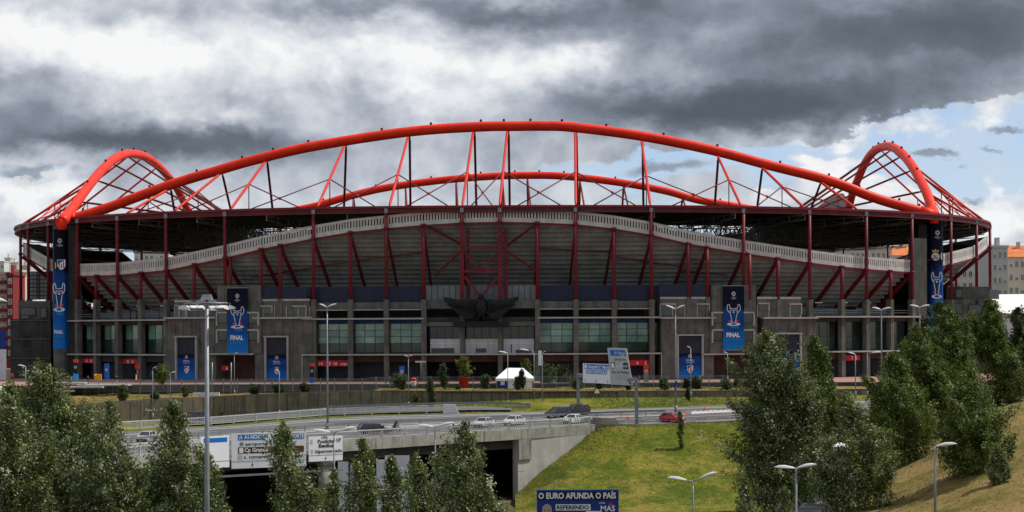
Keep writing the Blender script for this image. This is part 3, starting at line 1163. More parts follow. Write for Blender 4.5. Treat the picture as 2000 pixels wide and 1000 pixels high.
# ---- the two concrete stair towers with their banner walls
def tower(c, wl, wr, hi_l, hi_r):
    """c banner centre column; wl/wr lists of side-wing boxes given as absolute columns"""
    a = [c - 42, c + 42] if c < 900 else [c - 39, c + 47]
    up = MB(); fbox(up, a[0], a[1], 557, 620, -0.6, 3.0)
    up.build('tower_wall', M['concrete'], stad)
    lo = MB(); fbox(lo, c - 44, c + 44 if c < 900 else c + 48, 620.3, 690, -0.9, 3.0)
    lo.build('tower_wall', M['concrete'], stad)
    m_ = MB(); fbox(m_, c - 57, c + 30 if c < 900 else c + 57, 690.2, 693, -1.3, 3.0)
    m_.build('ledge', M['concrete_lt'], stad)
    m_ = MB(); fbox(m_, c - 56, c + 56, 693.2, 748, 3.0, 3.4)
    m_.build('tower_recess_wall', M['brown_beam'], stad)
    for s in (-1, 1):        # square notches with dark windows beside the banner
        for r0, r1 in ((612, 630), (646, 664)):
            x0 = c + s * 20
            x1 = c + s * 40
            m_ = MB()
            fbox(m_, min(x0, x1), max(x0, x1), r0 - 3, r0, -1.4, -0.2)
            fbox(m_, x1 - 1.2, x1 + 1.2, r0, r1 + 6, -1.4, -0.9)
            nf = m_.build('notch_window', M['concrete_lt'], stad)
            m_ = MB(); fbox(m_, min(x0, x1) + 1, max(x0, x1) - 1, r0 + 0.3, r1, -1.15, -1.0)
            m_.build('dark_pane', M['glass_dark'], nf)
    for wing in (wl, wr):
        p0, p1 = wing['up']
        m_ = MB(); fbox(m_, p0, p1, wing['top'], 619.5, -0.2, 3.0)
        m_.build('tower_wing', M['concrete'], stad)
        n = 4
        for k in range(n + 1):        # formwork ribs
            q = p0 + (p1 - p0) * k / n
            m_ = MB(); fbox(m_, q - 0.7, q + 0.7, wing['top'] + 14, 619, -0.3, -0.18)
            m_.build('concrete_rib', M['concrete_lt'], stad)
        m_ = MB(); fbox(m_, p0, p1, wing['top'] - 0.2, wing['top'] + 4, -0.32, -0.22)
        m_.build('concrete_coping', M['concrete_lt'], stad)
        p0, p1 = wing['low']
        m_ = MB(); fbox(m_, p0, p1, 619.8, 750, -0.5, 3.0)
        m_.build('tower_wing', M['concrete'], stad)
        n = 6
        for k in range(n + 1):
            q = p0 + (p1 - p0) * k / n
            m_ = MB(); fbox(m_, q - 0.5, q + 0.5, 626, 656 if k % 2 else 690, -0.58, -0.48)
            m_.build('concrete_rib', M['concrete'], stad)
        m_ = MB(); fbox(m_, p0 - 2, p1 + 2, 619.2, 622.5, -1.2, 3.05)
        m_.build('ledge', M['concrete_lt'], stad)
        for x0, x1, r0, r1 in wing['win']:
            m_ = MB(); fbox(m_, x0 - 2, x1 + 2, r0 - 2.5, r0, -0.6, 0.2); fbox(m_, x1 + 0.2, x1 + 2, r0, r1, -0.5, 0.2)
            nf = m_.build('notch_window', M['concrete_lt'], stad)
            m_ = MB(); fbox(m_, x0, x1, r0, r1, -0.27, -0.22)
            m_.build('dark_pane', M['glass_dark'], nf)
        if wing.get('portal'):
            x0, x1, r0, rm, r1 = wing['portal']
            m_ = MB()
            fbox(m_, x0 - 3, x0, r0, r1, -0.95, -0.4); fbox(m_, x1, x1 + 3, r0, r1, -0.95, -0.4); fbox(m_, x0 - 4, x1 + 4, r0 - 3, r0 - 0.2, -1.1, -0.4)
            pf = m_.build('portal_frame', M['concrete_lt'], stad)
            m_ = MB(); fbox(m_, x0 + 0.2, x1 - 0.2, r0, rm, -0.60, -0.52)
            m_.build('portal_panel', M['navy_shop'], pf)


tower(470,
      dict(up=(343, 425), top=586, low=(329, 424), win=[(346, 352, 598, 620), (354, 366, 606, 620)], portal=(350, 386, 659, 692, 742)),
      dict(up=(515, 606), top=584, low=(500, 611), win=[(513, 532, 599, 612), (575, 598, 599, 619)], portal=(523, 563, 659, 693, 744)), 0, 0)
tower(1427,
      dict(up=(1289, 1385), top=580, low=(1291, 1392), win=[(1361, 1383, 595, 607), (1291, 1317, 595, 616)], portal=(1323, 1368, 656, 690, 742)),
      dict(up=(1478, 1563), top=580, low=(1489, 1590), win=[(1481, 1499, 594, 606), (1542, 1562, 595, 613)], portal=(1512, 1558, 653, 687, 742)), 0, 0)
for p0, p1, r0, r1 in ((511, 600, 560, 583), (1288, 1384, 555, 579)):
    for k in range(3):
        a, b = p0 + (p1 - p0) * k / 3, p0 + (p1 - p0) * (k + 1) / 3
        m_ = MB(); fbox(m_, a + 0.1, b - 0.1, r0, r1, -0.1, 0.3)
        m_.build('navy_panel', M['navy'], stad)
for p0, p1 in ((600, 613), (1273, 1290)):
    m_ = MB(); zbox(m_, p0, p1, 14.8, 17.7, 1.4, 1.6)
    m_.build('navy_panel', M['navy'], stad)
    window(p0 + 1, p1 - 1, 5.3, 10.7, 1, 4, 1.3, M['glass_low'])

# ---- corner shafts that carry the arches, and the outlying concrete blocks
def shaft(px, d, w0, w1, side):
    a, b = P(px - w0, 440, d), P(px + w1, 440, d)
    top = a.z - 0.1
    m_ = MB()
    x0, x1 = a.x, b.x
    # chamfered rectangular shaft; a rounded front takes the banner
    poly = [(x0, d + 1.2), (x0 + 0.5, d + 0.25), (x0 + 1.2, d), (x1 - 1.2, d), (x1 - 0.5, d + 0.25), (x1, d + 1.2), (x1, d + 4.5), (x0, d + 4.5)]
    vs = [(x, y, -0.6) for x, y in poly] + [(x, y, top) for x, y in poly]
    n = len(poly)
    m_.add(vs, [tuple(range(n - 1, -1, -1)), tuple(range(n, 2 * n))] + [(i, (i + 1) % n, (i + 1) % n + n, i + n) for i in range(n)])
    s = m_.build('corner_shaft', M['concrete'], stad)
    m_ = MB()
    xs0, xs1 = (x1 + 0.02, x1 + 1.9) if side > 0 else (x0 - 1.9, x0 - 0.02)
    m_.box((xs0, d + 1.4, -0.6), (xs1, d + 4.6, top + 0.3))
    m_.build('side_pier', M['concrete_dk'], stad)  # shade on the side of the shaft put into this darker concrete
    return x0, x1, top


SH_L = shaft(115, 401.0, 14.5, 14.5, 1)
SH_R = shaft(1829, 405.0, 14.5, 14.5, -1)
for p0, p1, r0, r1, i0, mm in ((20, 100, 623, 740, -1.0, 'concrete_dk'), (36, 98, 588, 624, -0.6, 'concrete'), (1845, 1905, 585, 612, -0.6, 'concrete'), (1843, 1940, 612, 745, -1.0, 'concrete'),
                               (1848, 1878, 560, 585, 1.0, 'concrete_dk'), (1912, 1946, 586, 612, -0.5, 'concrete'), (1880, 1935, 560, 586, 4.0, 'concrete')):
    m_ = MB()
    a, b = P(p0, r0, 409.0 + i0), P(p1, r1, 409.0 + i0)
    m_.box((a.x, 409.0 + i0, b.z), (b.x, 425.0, a.z))
    m_.build('corner_block', M[mm], stad)
for p0, p1, r0, r1 in ((41, 68, 602, 615), (42, 56, 616, 622), (80, 90, 602, 620), (44, 58, 656, 684), (1858, 1879, 594, 612), (1893, 1916, 596, 612), (1868, 1878, 566, 580)):
    a, b = P(p0, r0, 407.9), P(p1, r1, 407.9)
    nf = MB().box((a.x - 0.2, 407.86, b.z - 0.2), (b.x + 0.2, 407.93, a.z + 0.15)).build('notch_window', M['concrete_dk'], stad)
    MB().box((a.x, 407.80, b.z), (b.x, 407.85, a.z)).build('dark_pane', M['glass_dark'], nf)
a = P(1933, 566, 404.0)
MB().box((a.x, 404.0, a.z - 1.9), (a.x + 1.9, 404.4, a.z)).build('grey_cabinet', M['grey_clad'], stad)
m_ = MB()
for r in (626, 662, 700):
    a, b = P(20, r, 407.9), P(98, r, 407.9)
    m_.box((a.x, 407.75, a.z - 0.12), (b.x, 407.98, a.z + 0.05))
m_.build('concrete_ledge', M['concrete'], stad)
# blue-grey glazed curtain behind the left posts
a, b = P(58, 530, 425), P(92, 585, 425)
fr = MB().box((a.x, 425.0, b.z), (b.x, 425.2, a.z)).build('blue_glazed_wall', M['frame'], stad)
for i in range(5):
    for j in range(7):
        x = a.x + (b.x - a.x) * (i + 0.08) / 5; x2 = a.x + (b.x - a.x) * (i + 0.92) / 5
        z = b.z + (a.z - b.z) * (j + 0.1) / 7; z2 = b.z + (a.z - b.z) * (j + 0.9) / 7
        MB().box((x, 424.9, z), (x2, 424.98, z2)).build('pane', M['glass_home'], fr)


# ------------------------------------------------------------------ arches
def smooth_path(keys, n):
    """Catmull-Rom through keys"""
    k = [Vector(p) for p in keys]
    k = [k[0] * 2 - k[1]] + k + [k[-1] * 2 - k[-2]]
    out = []
    m = len(k) - 3
    for i in range(n + 1):
        t = i / n * m
        j = min(int(t), m - 1)
        f = t - j
        a, b, c, d = k[j], k[j + 1], k[j + 2], k[j + 3]
        out.append(0.5 * ((2 * b) + (c - a) * f + (2 * a - 5 * b + 4 * c - d) * f * f + (3 * b - a - 3 * c + d) * f ** 3))
    return out


def parab_keys(x0, x1, y, zt, zb, n=24, e=2.15):
    c, h = (x0 + x1) / 2, (x1 - x0) / 2
    return [Vector((x0 + (x1 - x0) * i / n, y, zt - (zt - zb) * abs((x0 + (x1 - x0) * i / n - c) / h) ** e)) for i in range(n + 1)]


def arch(label, path, r, beacons):
    t = MB().tube(path, r, 18)
    # rounded shoes where the tube lands
    for p, q in ((path[0], path[1]), (path[-1], path[-2])):
        d = (q - p).normalized()
        t.tube([p - d * 0.6, p + d * 3.0], r * 1.14, 18)
        t.tube([(p.x, p.y, p.z - 1.6), (p.x, p.y, p.z + 0.8)], r * 0.85, 14)
    o = t.build('arch', M['arch'], stad, label)
    n = len(path)
    for f in beacons:
        p = path[min(n - 1, int(f * (n - 1)))]
        b = MB().lathe([(0.16, 0.0), (0.25, 0.12), (0.25, 0.40), (0.12, 0.55)], (p.x, p.y, p.z + r - 0.05), 8)
        b.build('beacon', M['beacon'], o)
    return o


def strut(o, a, b, r, m, plate=True, name='strut'):
    a, b = Vector(a), Vector(b)
    mid = a.lerp(b, 0.5)
    mb = MB()
    if r > 0.16:      # spindle: pinned, tapered ends
        L = (b - a).length
        d = (b - a) / L
        mb.tube([a, a + d * min(1.6, L * 0.12), mid, b - d * min(1.6, L * 0.12), b], [r * 0.45, r, r * 1.02, r, r * 0.45], 8)
    else:
        mb.tube([a, b], r, 6)
    return mb.build(name, m, o)


def on_path(path, px):
    best = min(range(len(path) - 1), key=lambda i: abs((path[i].x / path[i].y * FPX + 1000) - px))
    return path[best]


# front arch
DF = 405.0
fk = [(122, 433), (150, 424), (210, 406), (330, 362), (435, 330), (500, 311.5), (600, 288), (750, 263.5), (850, 252.5), (950, 247), (1000, 246.5), (1060, 246), (1120, 248.5), (1255, 266), (1390, 293), (1500, 322),
      (1620, 353), (1710, 387), (1785, 409), (1824, 421)]
front = smooth_path([P(x, y, DF) for x, y in fk], 120)
FA = arch('long front arch spanning the near side of the roof', front, 1.02, [((px - 122) / 1702.0) for px in (240, 372, 444, 538, 612, 673, 748, 844, 921, 1000, 1079, 1176, 1252, 1314, 1391, 1486, 1561, 1622, 1700, 1757)])
bots = [245, 339, 450, 620, 761, 904, 977, 1126, 1272, 1450, 1573, 1677]
tops = [330, 435, 525, 664, 796, 927, 994, 1126, 1259, 1402, 1497, 1605]
inner_px = [345, 457, 536, 672, 803, 932, 997, 1130, 1258, 1395, 1477, 1577]
low_pts, nodes = [], []
for b, t in zip(bots, tops):
    q = fp(b, 0.3)
    lo = Vector((q.x, q.y, ROOF_Z + 0.05))
    hi = on_path(front, t) - Vector((0, 0, 0.75))
    strut(FA, lo, hi, 0.27, M['strut'])
    low_pts.append(lo); nodes.append(lo.lerp(hi, 0.43 if 600 < b < 1300 else 0.5))
for ip, t in zip(inner_px, tops):
    hi = on_path(front, t) - Vector((0, 0, 0.8)) + Vector((0.25, 0.2, 0))
    y = 424.0
    lo = Vector(((ip - 1000) / FPX * y, y, ROOF_Z + 0.2))
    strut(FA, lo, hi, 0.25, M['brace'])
for k in range(len(nodes)):
    n = nodes[k]
    lo = low_pts[k]
    g = Vector((n.x, n.y, ROOF_Z + 0.05))
    strut(FA, n, g, 0.10, M['brace'], name='hanger')
    if k + 1 < len(nodes):
        t = low_pts[k + 1]
        for a, b in ((n, lo.lerp(t, 0.80)), (nodes[k + 1], lo.lerp(t, 0.24))):
            strut(FA, a, (b.x, b.y, ROOF_Z + 0.05), 0.12, M['brace'], name='brace')
        m1 = n.lerp(lo.lerp(t, 0.80), 0.62)
        MB().lathe([(0.14, -0.28), (0.30, 0.0), (0.14, 0.28)], m1, 8).build('brace_node', M['strut'], FA)

# rear arch
DR = 547.0
rk = [(378, 452), (470, 432), (560, 414), (620, 401.5), (680, 384), (750, 367.5), (850, 353.5), (950, 345), (1030, 342.5), (1105, 344.5), (1210, 356.5), (1300, 373), (1360, 390), (1420, 400), (1500, 414), (1580, 432), (1640, 447)]
rear = smooth_path([P(x, y, DR) for x, y in rk], 100)
RA = arch('long rear arch seen low behind the roof edge', rear, 1.02, [(px - 378) / 1262.0 for px in (636, 757, 856, 925, 990, 1040, 1096, 1165, 1221, 1320, 1390)])
for px in (545, 640, 695, 792, 890, 987, 1032, 1130, 1224, 1330, 1420, 1500):
    hi = on_path(rear, px) - Vector((0, 0, 0.7))
    strut(RA, hi, (hi.x + (0.6 if px > 1000 else -0.6), DR + 30.0, ROOF_Z + 0.05), 0.30, M['strut'])
    strut(RA, hi, (hi.x + 1.6, DR - 26.0, ROOF_Z + 0.3), 0.25, M['brace'])

# end arches
def end_arch(label, pts, x_a, x_b, side, ds, bea):
    keys = []
    for px, py in pts:
        x, y = lv(px, py)
        f0 = None
        X = x_a
        for _ in range(3):
            d = X * FPX / (x - 1000.0)
            X = x_a + (x_b - x_a) * min(1, max(0, (d - 400) / 140.0))
        keys.append(Vector((X, d, CAM_Z + (HOR - y) / FPX * d)))
    path = smooth_path(keys, 90)
    o = arch(label, path, 1.02, bea)
    prev_o = prev_i = None
    outs, ins = [], []
    for d in ds:
        p = min(path, key=lambda q: abs(q.y - d))
        hi = p - Vector((0, 0, 0.7))
        # roof edge on the outer side at the same depth, ring beam on the inner side
        s = abs((p.y - ECY) / EB)
        ox = EA * max(0.0, 1 - s ** EN) ** (1 / EN)
        lo = Vector((ECX + side * (ox - 0.5), p.y, ROOF_Z + 0.05))
        li = Vector((p.x - side * 27.0, p.y, ROOF_Z + 0.3))
        strut(o, hi, lo, 0.24, M['strut'])
        strut(o, hi, li, 0.22, M['brace'])
        outs.append((hi.lerp(lo, 0.55), lo)); ins.append((hi, li))
        n = outs[-1][0]
        strut(o, n, (n.x, n.y, ROOF_Z + 0.05), 0.13, M['strut'], name='hanger')
    for k in range(len(outs) - 1):
        (n0, l0), (n1, l1) = outs[k], outs[k + 1]
        strut(o, n0, l0.lerp(l1, 0.8), 0.11, M['strut'], name='brace')
        strut(o, n1, l0.lerp(l1, 0.2), 0.11, M['strut'], name='brace')
    return o


LA = [(121, 433), (144, 403), (168, 370), (192, 340), (216, 316), (240, 302.5), (261, 300.5), (285, 307), (306, 322), (327, 343), (345, 367), (360, 397), (370, 418)]
RAp = [(1826, 425), (1812, 382), (1800, 357), (1785, 330), (1770, 309), (1755, 294), (1737, 286), (1719, 288.5), (1704, 298), (1689, 319), (1677, 346), (1666, 373), (1659, 400), (1653, 425)]
end_arch('short arch over the left end, rising behind the front arch', LA, -90.0, -89.0, -1, (414, 430, 447, 464, 482, 501, 521), (0.18, 0.3, 0.42, 0.5, 0.58, 0.66, 0.76))
end_arch('short arch over the right end with ladder rungs', RAp, 86.5, 90.0, 1, (419, 433, 447, 461, 475, 490), (0.2, 0.28, 0.36, 0.44, 0.5, 0.56, 0.62, 0.7))
# pale translucent roof lights lying on the two end stands
for x0, x1, y0, y1 in ((-88.0, -70.0, 430.0, 520.0), (66.0, 86.0, 430.0, 505.0)):
    MB().box((x0, y0, ROOF_Z + 0.7), (x1, y1, ROOF_Z + 2.2)).build('roof_light', M['concrete_lt'], stad)
# ------------------------------------------------------------------ ground, roads, walls
def grass_mat(name, g1, g2, dry, k_dry):
    m, t, b = new_mat(name)
    pos = S(t, node(t, 'ShaderNodeNewGeometry').outputs['Position'])
    n1 = noise(t, pos, 0.10, 5.0, 0.6, 0.4)
    n2 = noise(t, pos, 0.9, 6.0, 0.7)
    n3 = noise(t, pos, 5.0, 4.0, 0.7)
    mp = node(t, 'ShaderNodeMapping')
    t.links.new(pos.s, mp.inputs[0])
    mp.inputs['Location'].default_value = (17.0, 9.0, 0.0)
    n4 = noise(t, S(t, mp.outputs[0]), 0.16, 5.0, 0.65, 0.6)
    c = mixc(t, (n1 * 0.6 + n2 * 0.4).ss(0.38, 0.62), g1, g2)
    c = mixc(t, (n4 * 0.7 + n2 * 0.3 + k_dry).ss(0.44, 0.66), c, dry)
    c = mixc(t, n3.ss(0.35, 0.75) * 0.45, c, tuple(v * 0.55 for v in g1))
    t.links.new(c.s, b.inputs['Base Color'])
    b.inputs['Roughness'].default_value = 0.95
    b.inputs['Specular IOR Level'].default_value = 0.1
    bn = node(t, 'ShaderNodeBump')
    bn.inputs['Strength'].default_value = 0.9
    bn.inputs['Distance'].default_value = 0.25
    t.links.new((n3 * 0.6 + n2 * 0.9).s, bn.inputs['Height'])
    t.links.new(bn.outputs[0], b.inputs['Normal'])
    return m


M['grass'] = grass_mat('meadow_grass', (0.070, 0.105, 0.009), (0.170, 0.180, 0.015), (0.29, 0.22, 0.05), -0.005)
M['grass_dry'] = grass_mat('dry_bank_grass', (0.105, 0.10, 0.02), (0.20, 0.16, 0.038), (0.31, 0.205, 0.08), 0.06)
M['earth'] = grass_mat('rough_ground', (0.06, 0.07, 0.025), (0.10, 0.10, 0.04), (0.15, 0.12, 0.07), 0.05)
M['wall_panel'] = mat('brown_stained_concrete', (0.165, 0.142, 0.10), 0.9, 0.25, 0.4, streak=0.8, bump=0.3)
M['wall_panel2'] = mat('grey_brown_concrete', (0.14, 0.125, 0.095), 0.9, 0.25, 0.5, streak=0.7, bump=0.3)
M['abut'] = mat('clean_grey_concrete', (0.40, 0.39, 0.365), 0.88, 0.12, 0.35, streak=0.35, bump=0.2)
M['deck_face'] = mat('rain_stained_concrete', (0.30, 0.285, 0.25), 0.9, 0.2, 0.5, streak=0.85, bump=0.3)
M['rail_white'] = mat('white_railing_paint', (0.50, 0.50, 0.485), 0.55, 0.1, 1.0, streak=0.2)


def st(o, lab=None):
    return tag(o, kind='structure')


LOWZ = -14.6
NL = [(-300, 965, 180), (-150, 940, 196), (0, 920, 209), (290, 893, 231), (500, 876.5, 247), (700, 862, 262), (850, 852, 273), (1000, 843, 286), (1160, 832, 299), (1250, 829, 301), (1350, 826, 300),
      (1440, 821, 301), (1600, 814, 303), (1800, 806, 306), (2200, 792, 312)]
FL = [(-300, 900, 225), (-150, 880, 244), (0, 862, 262), (175, 847, 283), (300, 839.5, 293), (430, 832, 302), (640, 815.5, 318), (760, 811, 320), (890, 808, 321), (1050, 803.5, 323), (1200, 798.5, 325),
      (1440, 790, 329), (1600, 785, 332), (1800, 779, 335), (2200, 766, 341)]
WT = [(-300, 815, 300), (0, 801, 309), (132, 793, 316), (309, 779.5, 323), (409, 776.5, 328), (580, 767.5, 331), (750, 764.5, 334), (1000, 765.5, 336), (1250, 765, 338), (1470, 764, 340), (1700, 761, 343), (2200, 752, 350)]
WB = [(-300, 835, 300), (0, 826, 309), (150, 824.5, 316), (315, 819.5, 323), (412, 814.5, 328), (592, 800.5, 331), (750, 793.5, 334), (900, 785, 335.5), (1065, 777, 337), (1250, 775.5, 338), (1470, 775, 340), (1700, 771, 343), (2200, 762, 350)]


def along(lst):
    xs = [a for a, _, _ in lst]
    ps = [P(*a) for a in lst]
    def f(px):
        return Vector([float(np.interp(px, xs, [p[i] for p in ps])) for i in range(3)])
    return f


Nf, Ff, WTf, WBf = along(NL), along(FL), along(WT), along(WB)


def road(px, s, up=0.0):
    p = Nf(px).lerp(Ff(px), s)
    p.z += up
    return p


def pix(p):
    """world point -> photograph pixel"""
    x, y = p.x / p.y * FPX + 1000, HOR - (p.z - CAM_Z) / p.y * FPX
    return x + ROLL * (y - HOR), y - ROLL * (x - 1000.0)


def road_s(px, py):
    """lane position s under a photograph pixel"""
    ss = np.linspace(0, 1, 400)
    ys = [pix(road(px, s))[1] for s in ss]
    return float(ss[int(np.argmin([abs(y - py) for y in ys]))])


st(MB().add([(-6000, -6000, LOWZ - 0.45), (6000, -6000, LOWZ - 0.45), (6000, 352.6, LOWZ - 0.45), (-6000, 352.6, LOWZ - 0.45)], [(0, 1, 2, 3)]).build('ground', M['earth']))
st(MB().add([(-6000, 352, -0.55), (6000, 352, -0.55), (6000, 8500, -0.55), (-6000, 8500, -0.55), (-6000, 352.0, LOWZ - 0.5), (6000, 352.0, LOWZ - 0.5)], [(0, 1, 2, 3), (4, 5, 1, 0)]).build('upper_ground', M['earth']))

PX = list(range(-300, 2201, 20))
mb = MB()
mb.grid([[road(x, s) for s in np.linspace(0, 1, 12)][::-1] for x in PX])
st(mb.build('highway', M['asphalt']))


# painted lines, kerbs and reserve of the highway
def strip_line(s0, w, x0, x1, dash=None, z=0.006, m='paint_line', name='road_marking'):
    mb = MB()
    step = 10
    xs = list(range(x0, x1 + 1, step))
    for i in range(len(xs) - 1):
        if dash and (i // dash) % 2:
            continue
        a0, a1 = road(xs[i], s0, z), road(xs[i + 1], s0, z)
        b0, b1 = road(xs[i], s0 + w, z), road(xs[i + 1], s0 + w, z)
        mb.quad(b0, b1, a1, a0)
    return st(mb.build(name, M[m]))


strip_line(0.055, 0.008, -300, 2200)
strip_line(0.20, 0.006, -300, 2200, dash=2)
strip_line(0.345, 0.008, -300, 2200)
strip_line(0.56, 0.008, -300, 2200)
strip_line(0.70, 0.006, -300, 2200, dash=2)
strip_line(0.86, 0.010, -300, 1700)
strip_line(0.93, 0.008, 300, 2200)
M['median'] = mat('pale_median_concrete', (0.30, 0.29, 0.27), 0.9, 0.2, 0.5, streak=0.2)
mb = MB()
for i in range(len(PX) - 1):
    if PX[i] >= 1340: break
    a, b = road(PX[i], 0.40), road(PX[i + 1], 0.40)
    c, d = road(PX[i + 1], 0.47), road(PX[i], 0.47)
    z = Vector((0, 0, 0.14))
    mb.hexa([a, b, c, d, a + z, b + z, c + z, d + z])
st(mb.build('median_strip', M['median']))
mb = MB()     # bright worn slip at the right
for i in range(1350, 1450, 10):
    mb.quad(road(i + 10, 0.52, 0.005), road(i, 0.50, 0.005), road(i, 0.64, 0.005), road(i + 10, 0.70, 0.005))
st(mb.build('road_patch', mat('pale_new_concrete', (0.42, 0.41, 0.385), 0.9, 0.1, 0.6)))


def guard_rail(label, pts, group='steel guard rails along the highway', h=0.75, posts=4.0):
    t = thing('guard_rail', label, 'guard rail', pts[0], group=group)
    rail = MB()
    o = Vector((0, 0, h))
    for a, b in zip(pts[:-1], pts[1:]):
        rail.bar(a + o, b + o, 0.08, 0.32)
    rail.build('rail', M['galv_dark'], t)
    acc = 0.0
    for a, b in zip(pts[:-1], pts[1:]):
        L = (b - a).length
        while acc < L:
            p = a.lerp(b, acc / L)
            MB().box((p.x - 0.06, p.y - 0.06, p.z - 0.1), (p.x + 0.06, p.y + 0.06, p.z + h)).build('post', M['galv_dark'], t)
            acc += posts
        acc -= L
    return t


guard_rail('long steel guard rail on the median between the two carriageways', [road(x, 0.435, 0.14) for x in range(-100, 1350, 50)])
guard_rail('steel guard rail curving round the grass at the ramp below the white tent',
           [P(*a) for a in ((640, 803, 325), (760, 799, 327), (880, 796, 328), (950, 795.5, 329), (1010, 797, 328.5), (1038, 800, 327), (1036, 803, 326), (985, 806, 324.5))])
guard_rail('steel guard rail at the foot of the left retaining wall', [P(*a) for a in ((420, 824, 318), (520, 816, 322), (640, 806, 326), (760, 803, 327.5))])

# verge between the far carriageway and the wall: grass, with an asphalt ramp in it
mb = MB()
VX = list(range(-300, 2201, 20))
mb.grid([[Ff(x).lerp(WBf(x), f) + Vector((0, 0, 0.25 * math.sin(f * 3.1) * math.sin(x * 0.013))) + Vector((0, 0, -0.02)) for f in np.linspace(0, 1, 7)][::-1] for x in VX], smooth=True)
st(mb.build('grass_verge', M['grass']))
mb = MB()
rp = [(330, 0.30, 0.72), (420, 0.16, 0.70), (520, 0.12, 0.72), (640, 0.12, 0.78), (760, 0.14, 0.60), (870, 0.16, 0.48), (940, 0.10, 0.40), (1000, 0.02, 0.20)]
mb.grid([[Ff(x).lerp(WBf(x), f1) + Vector((0, 0, 0.30)), Ff(x).lerp(WBf(x), (f0 + f1) / 2) + Vector((0, 0, 0.34)), Ff(x).lerp(WBf(x), f0) + Vector((0, 0, 0.30))] for x, f0, f1 in rp])
st(mb.build('ramp_road', M['asphalt']))

# strip between wall top and plaza
EDGE = [(-300, 352.5), (700, 351), (760, 348.5), (1470, 349.5), (2200, 353)]


def edge_pt(px, z):
    d = float(np.interp(px, [a for a, _ in EDGE], [b for _, b in EDGE]))
    return Vector(((px - 1000) / FPX * d, d, z))


mb = MB()
mb.grid([[WTf(x) + Vector((0, 0.25, -0.1))] + [WTf(x).lerp(edge_pt(x, -0.75 if x > 730 else -1.6), f) + Vector((0, 0, 0.2 * math.sin(x * 0.05 + f * 9))) for f in (0.2, 0.45, 0.7, 1.0)][::1] for x in VX][::-1], smooth=True)
st(mb.build('grass_terrace', M['grass_dry']))
mb = MB()
top = [edge_pt(x, 0.0) for x in VX]
back = [Vector((p.x * 1.35, 520, 0.0)) for p in top]
bot = [edge_pt(x, -3.0) for x in VX]
mb.grid([top, back][::-1]); mb.grid([bot, top][::-1], 1)
st(mb.build('plaza', [M['pave_pink'], M['concrete_dk']]))
mb = MB()
for i in range(len(VX) - 1):
    if not (100 <= VX[i] <= 1460): continue
    a, b = edge_pt(VX[i], 0.005), edge_pt(VX[i + 1], 0.005)
    y = Vector((0, 0.45, 0)); f = Vector((0, -0.12, 0)); z = Vector((0, 0, 0.14))
    mb.hexa([a + f, b + f, b + y, a + y, a + f + z, b + f + z, b + y + z, a + y + z])
st(mb.build('plaza_kerb', M['concrete_lt']))

# retaining wall, panel by panel
wall = thing('retaining_wall', 'long brown concrete retaining wall of upright panels below the plaza', 'wall', WBf(600))
x = -300
k = 0
rnd = random.Random(3)
while x < 2190:
    nx = x + (20.5 if x < 800 else 19.0)
    a, b = WBf(x), WBf(nx)
    ta, tb = WTf(x), WTf(nx)
    off = Vector((0, rnd.uniform(-0.06, 0.06), 0))
    g = (b - a) * 0.022
    y = Vector((0, 0.3, 0))
    a, b = a + off + g, b + off - g
    ta, tb = Vector((a.x, a.y, ta.z)), Vector((b.x, b.y, tb.z))
    lo = Vector((0, 0, -0.8))
    MB().hexa([a + lo, b + lo, b + lo + y, a + lo + y, ta, tb, tb + y, ta + y]).build('wall_panel', M['wall_panel'] if (k * 7) % 5 < 3 else M['wall_panel2'], wall)
    x = nx
    k += 1
mb = MB()
for i in range(len(VX) - 1):
    a, b = WTf(VX[i]), WTf(VX[i + 1])
    mb.hexa([a + Vector((0, -0.02, 0.01)), b + Vector((0, -0.02, 0.01)), b + Vector((0, 0.4, 0.01)), a + Vector((0, 0.4, 0.01)),
             a + Vector((0, -0.02, 0.16)), b + Vector((0, -0.02, 0.16)), b + Vector((0, 0.4, 0.16)), a + Vector((0, 0.4, 0.16))])
mb.build('coping', M['wall_panel2'], wall)
mb = MB()
mb.grid([[WBf(x) + Vector((0, 0.32, -1.2)), Vector((WBf(x).x, WBf(x).y + 0.32, WTf(x).z))] for x in VX][::-1])
mb.build('gap_backing', M['concrete_dk'], wall)  # dark sheet added behind the panels so no light shows through their gaps
mb = MB()      # white spray marks on the wall
bd = Board(WBf(282) + Vector((0, -0.12, 0)), (WBf(322) - WBf(282)).normalized(), (0, -1, 0))
for q in range(7):
    bd.stroke(mb, [(0.2 + q * 0.42, 1.5), (0.35 + q * 0.42, 1.95 - (q % 3) * 0.2), (0.5 + q * 0.42, 1.45)], 0.1)
mb.build('graffiti', M['white_print'], wall)

# ------------------------------------------------------------------ bridge
bridge = thing('bridge', 'concrete road bridge with white railing and dark space underneath', 'bridge', Nf(700))
BX = list(range(-300, 1161, 20))


def nrm(px):
    d = Nf(px + 8) - Nf(px - 8)
    return Vector((d.y, -d.x, 0)).normalized()      # towards the camera side


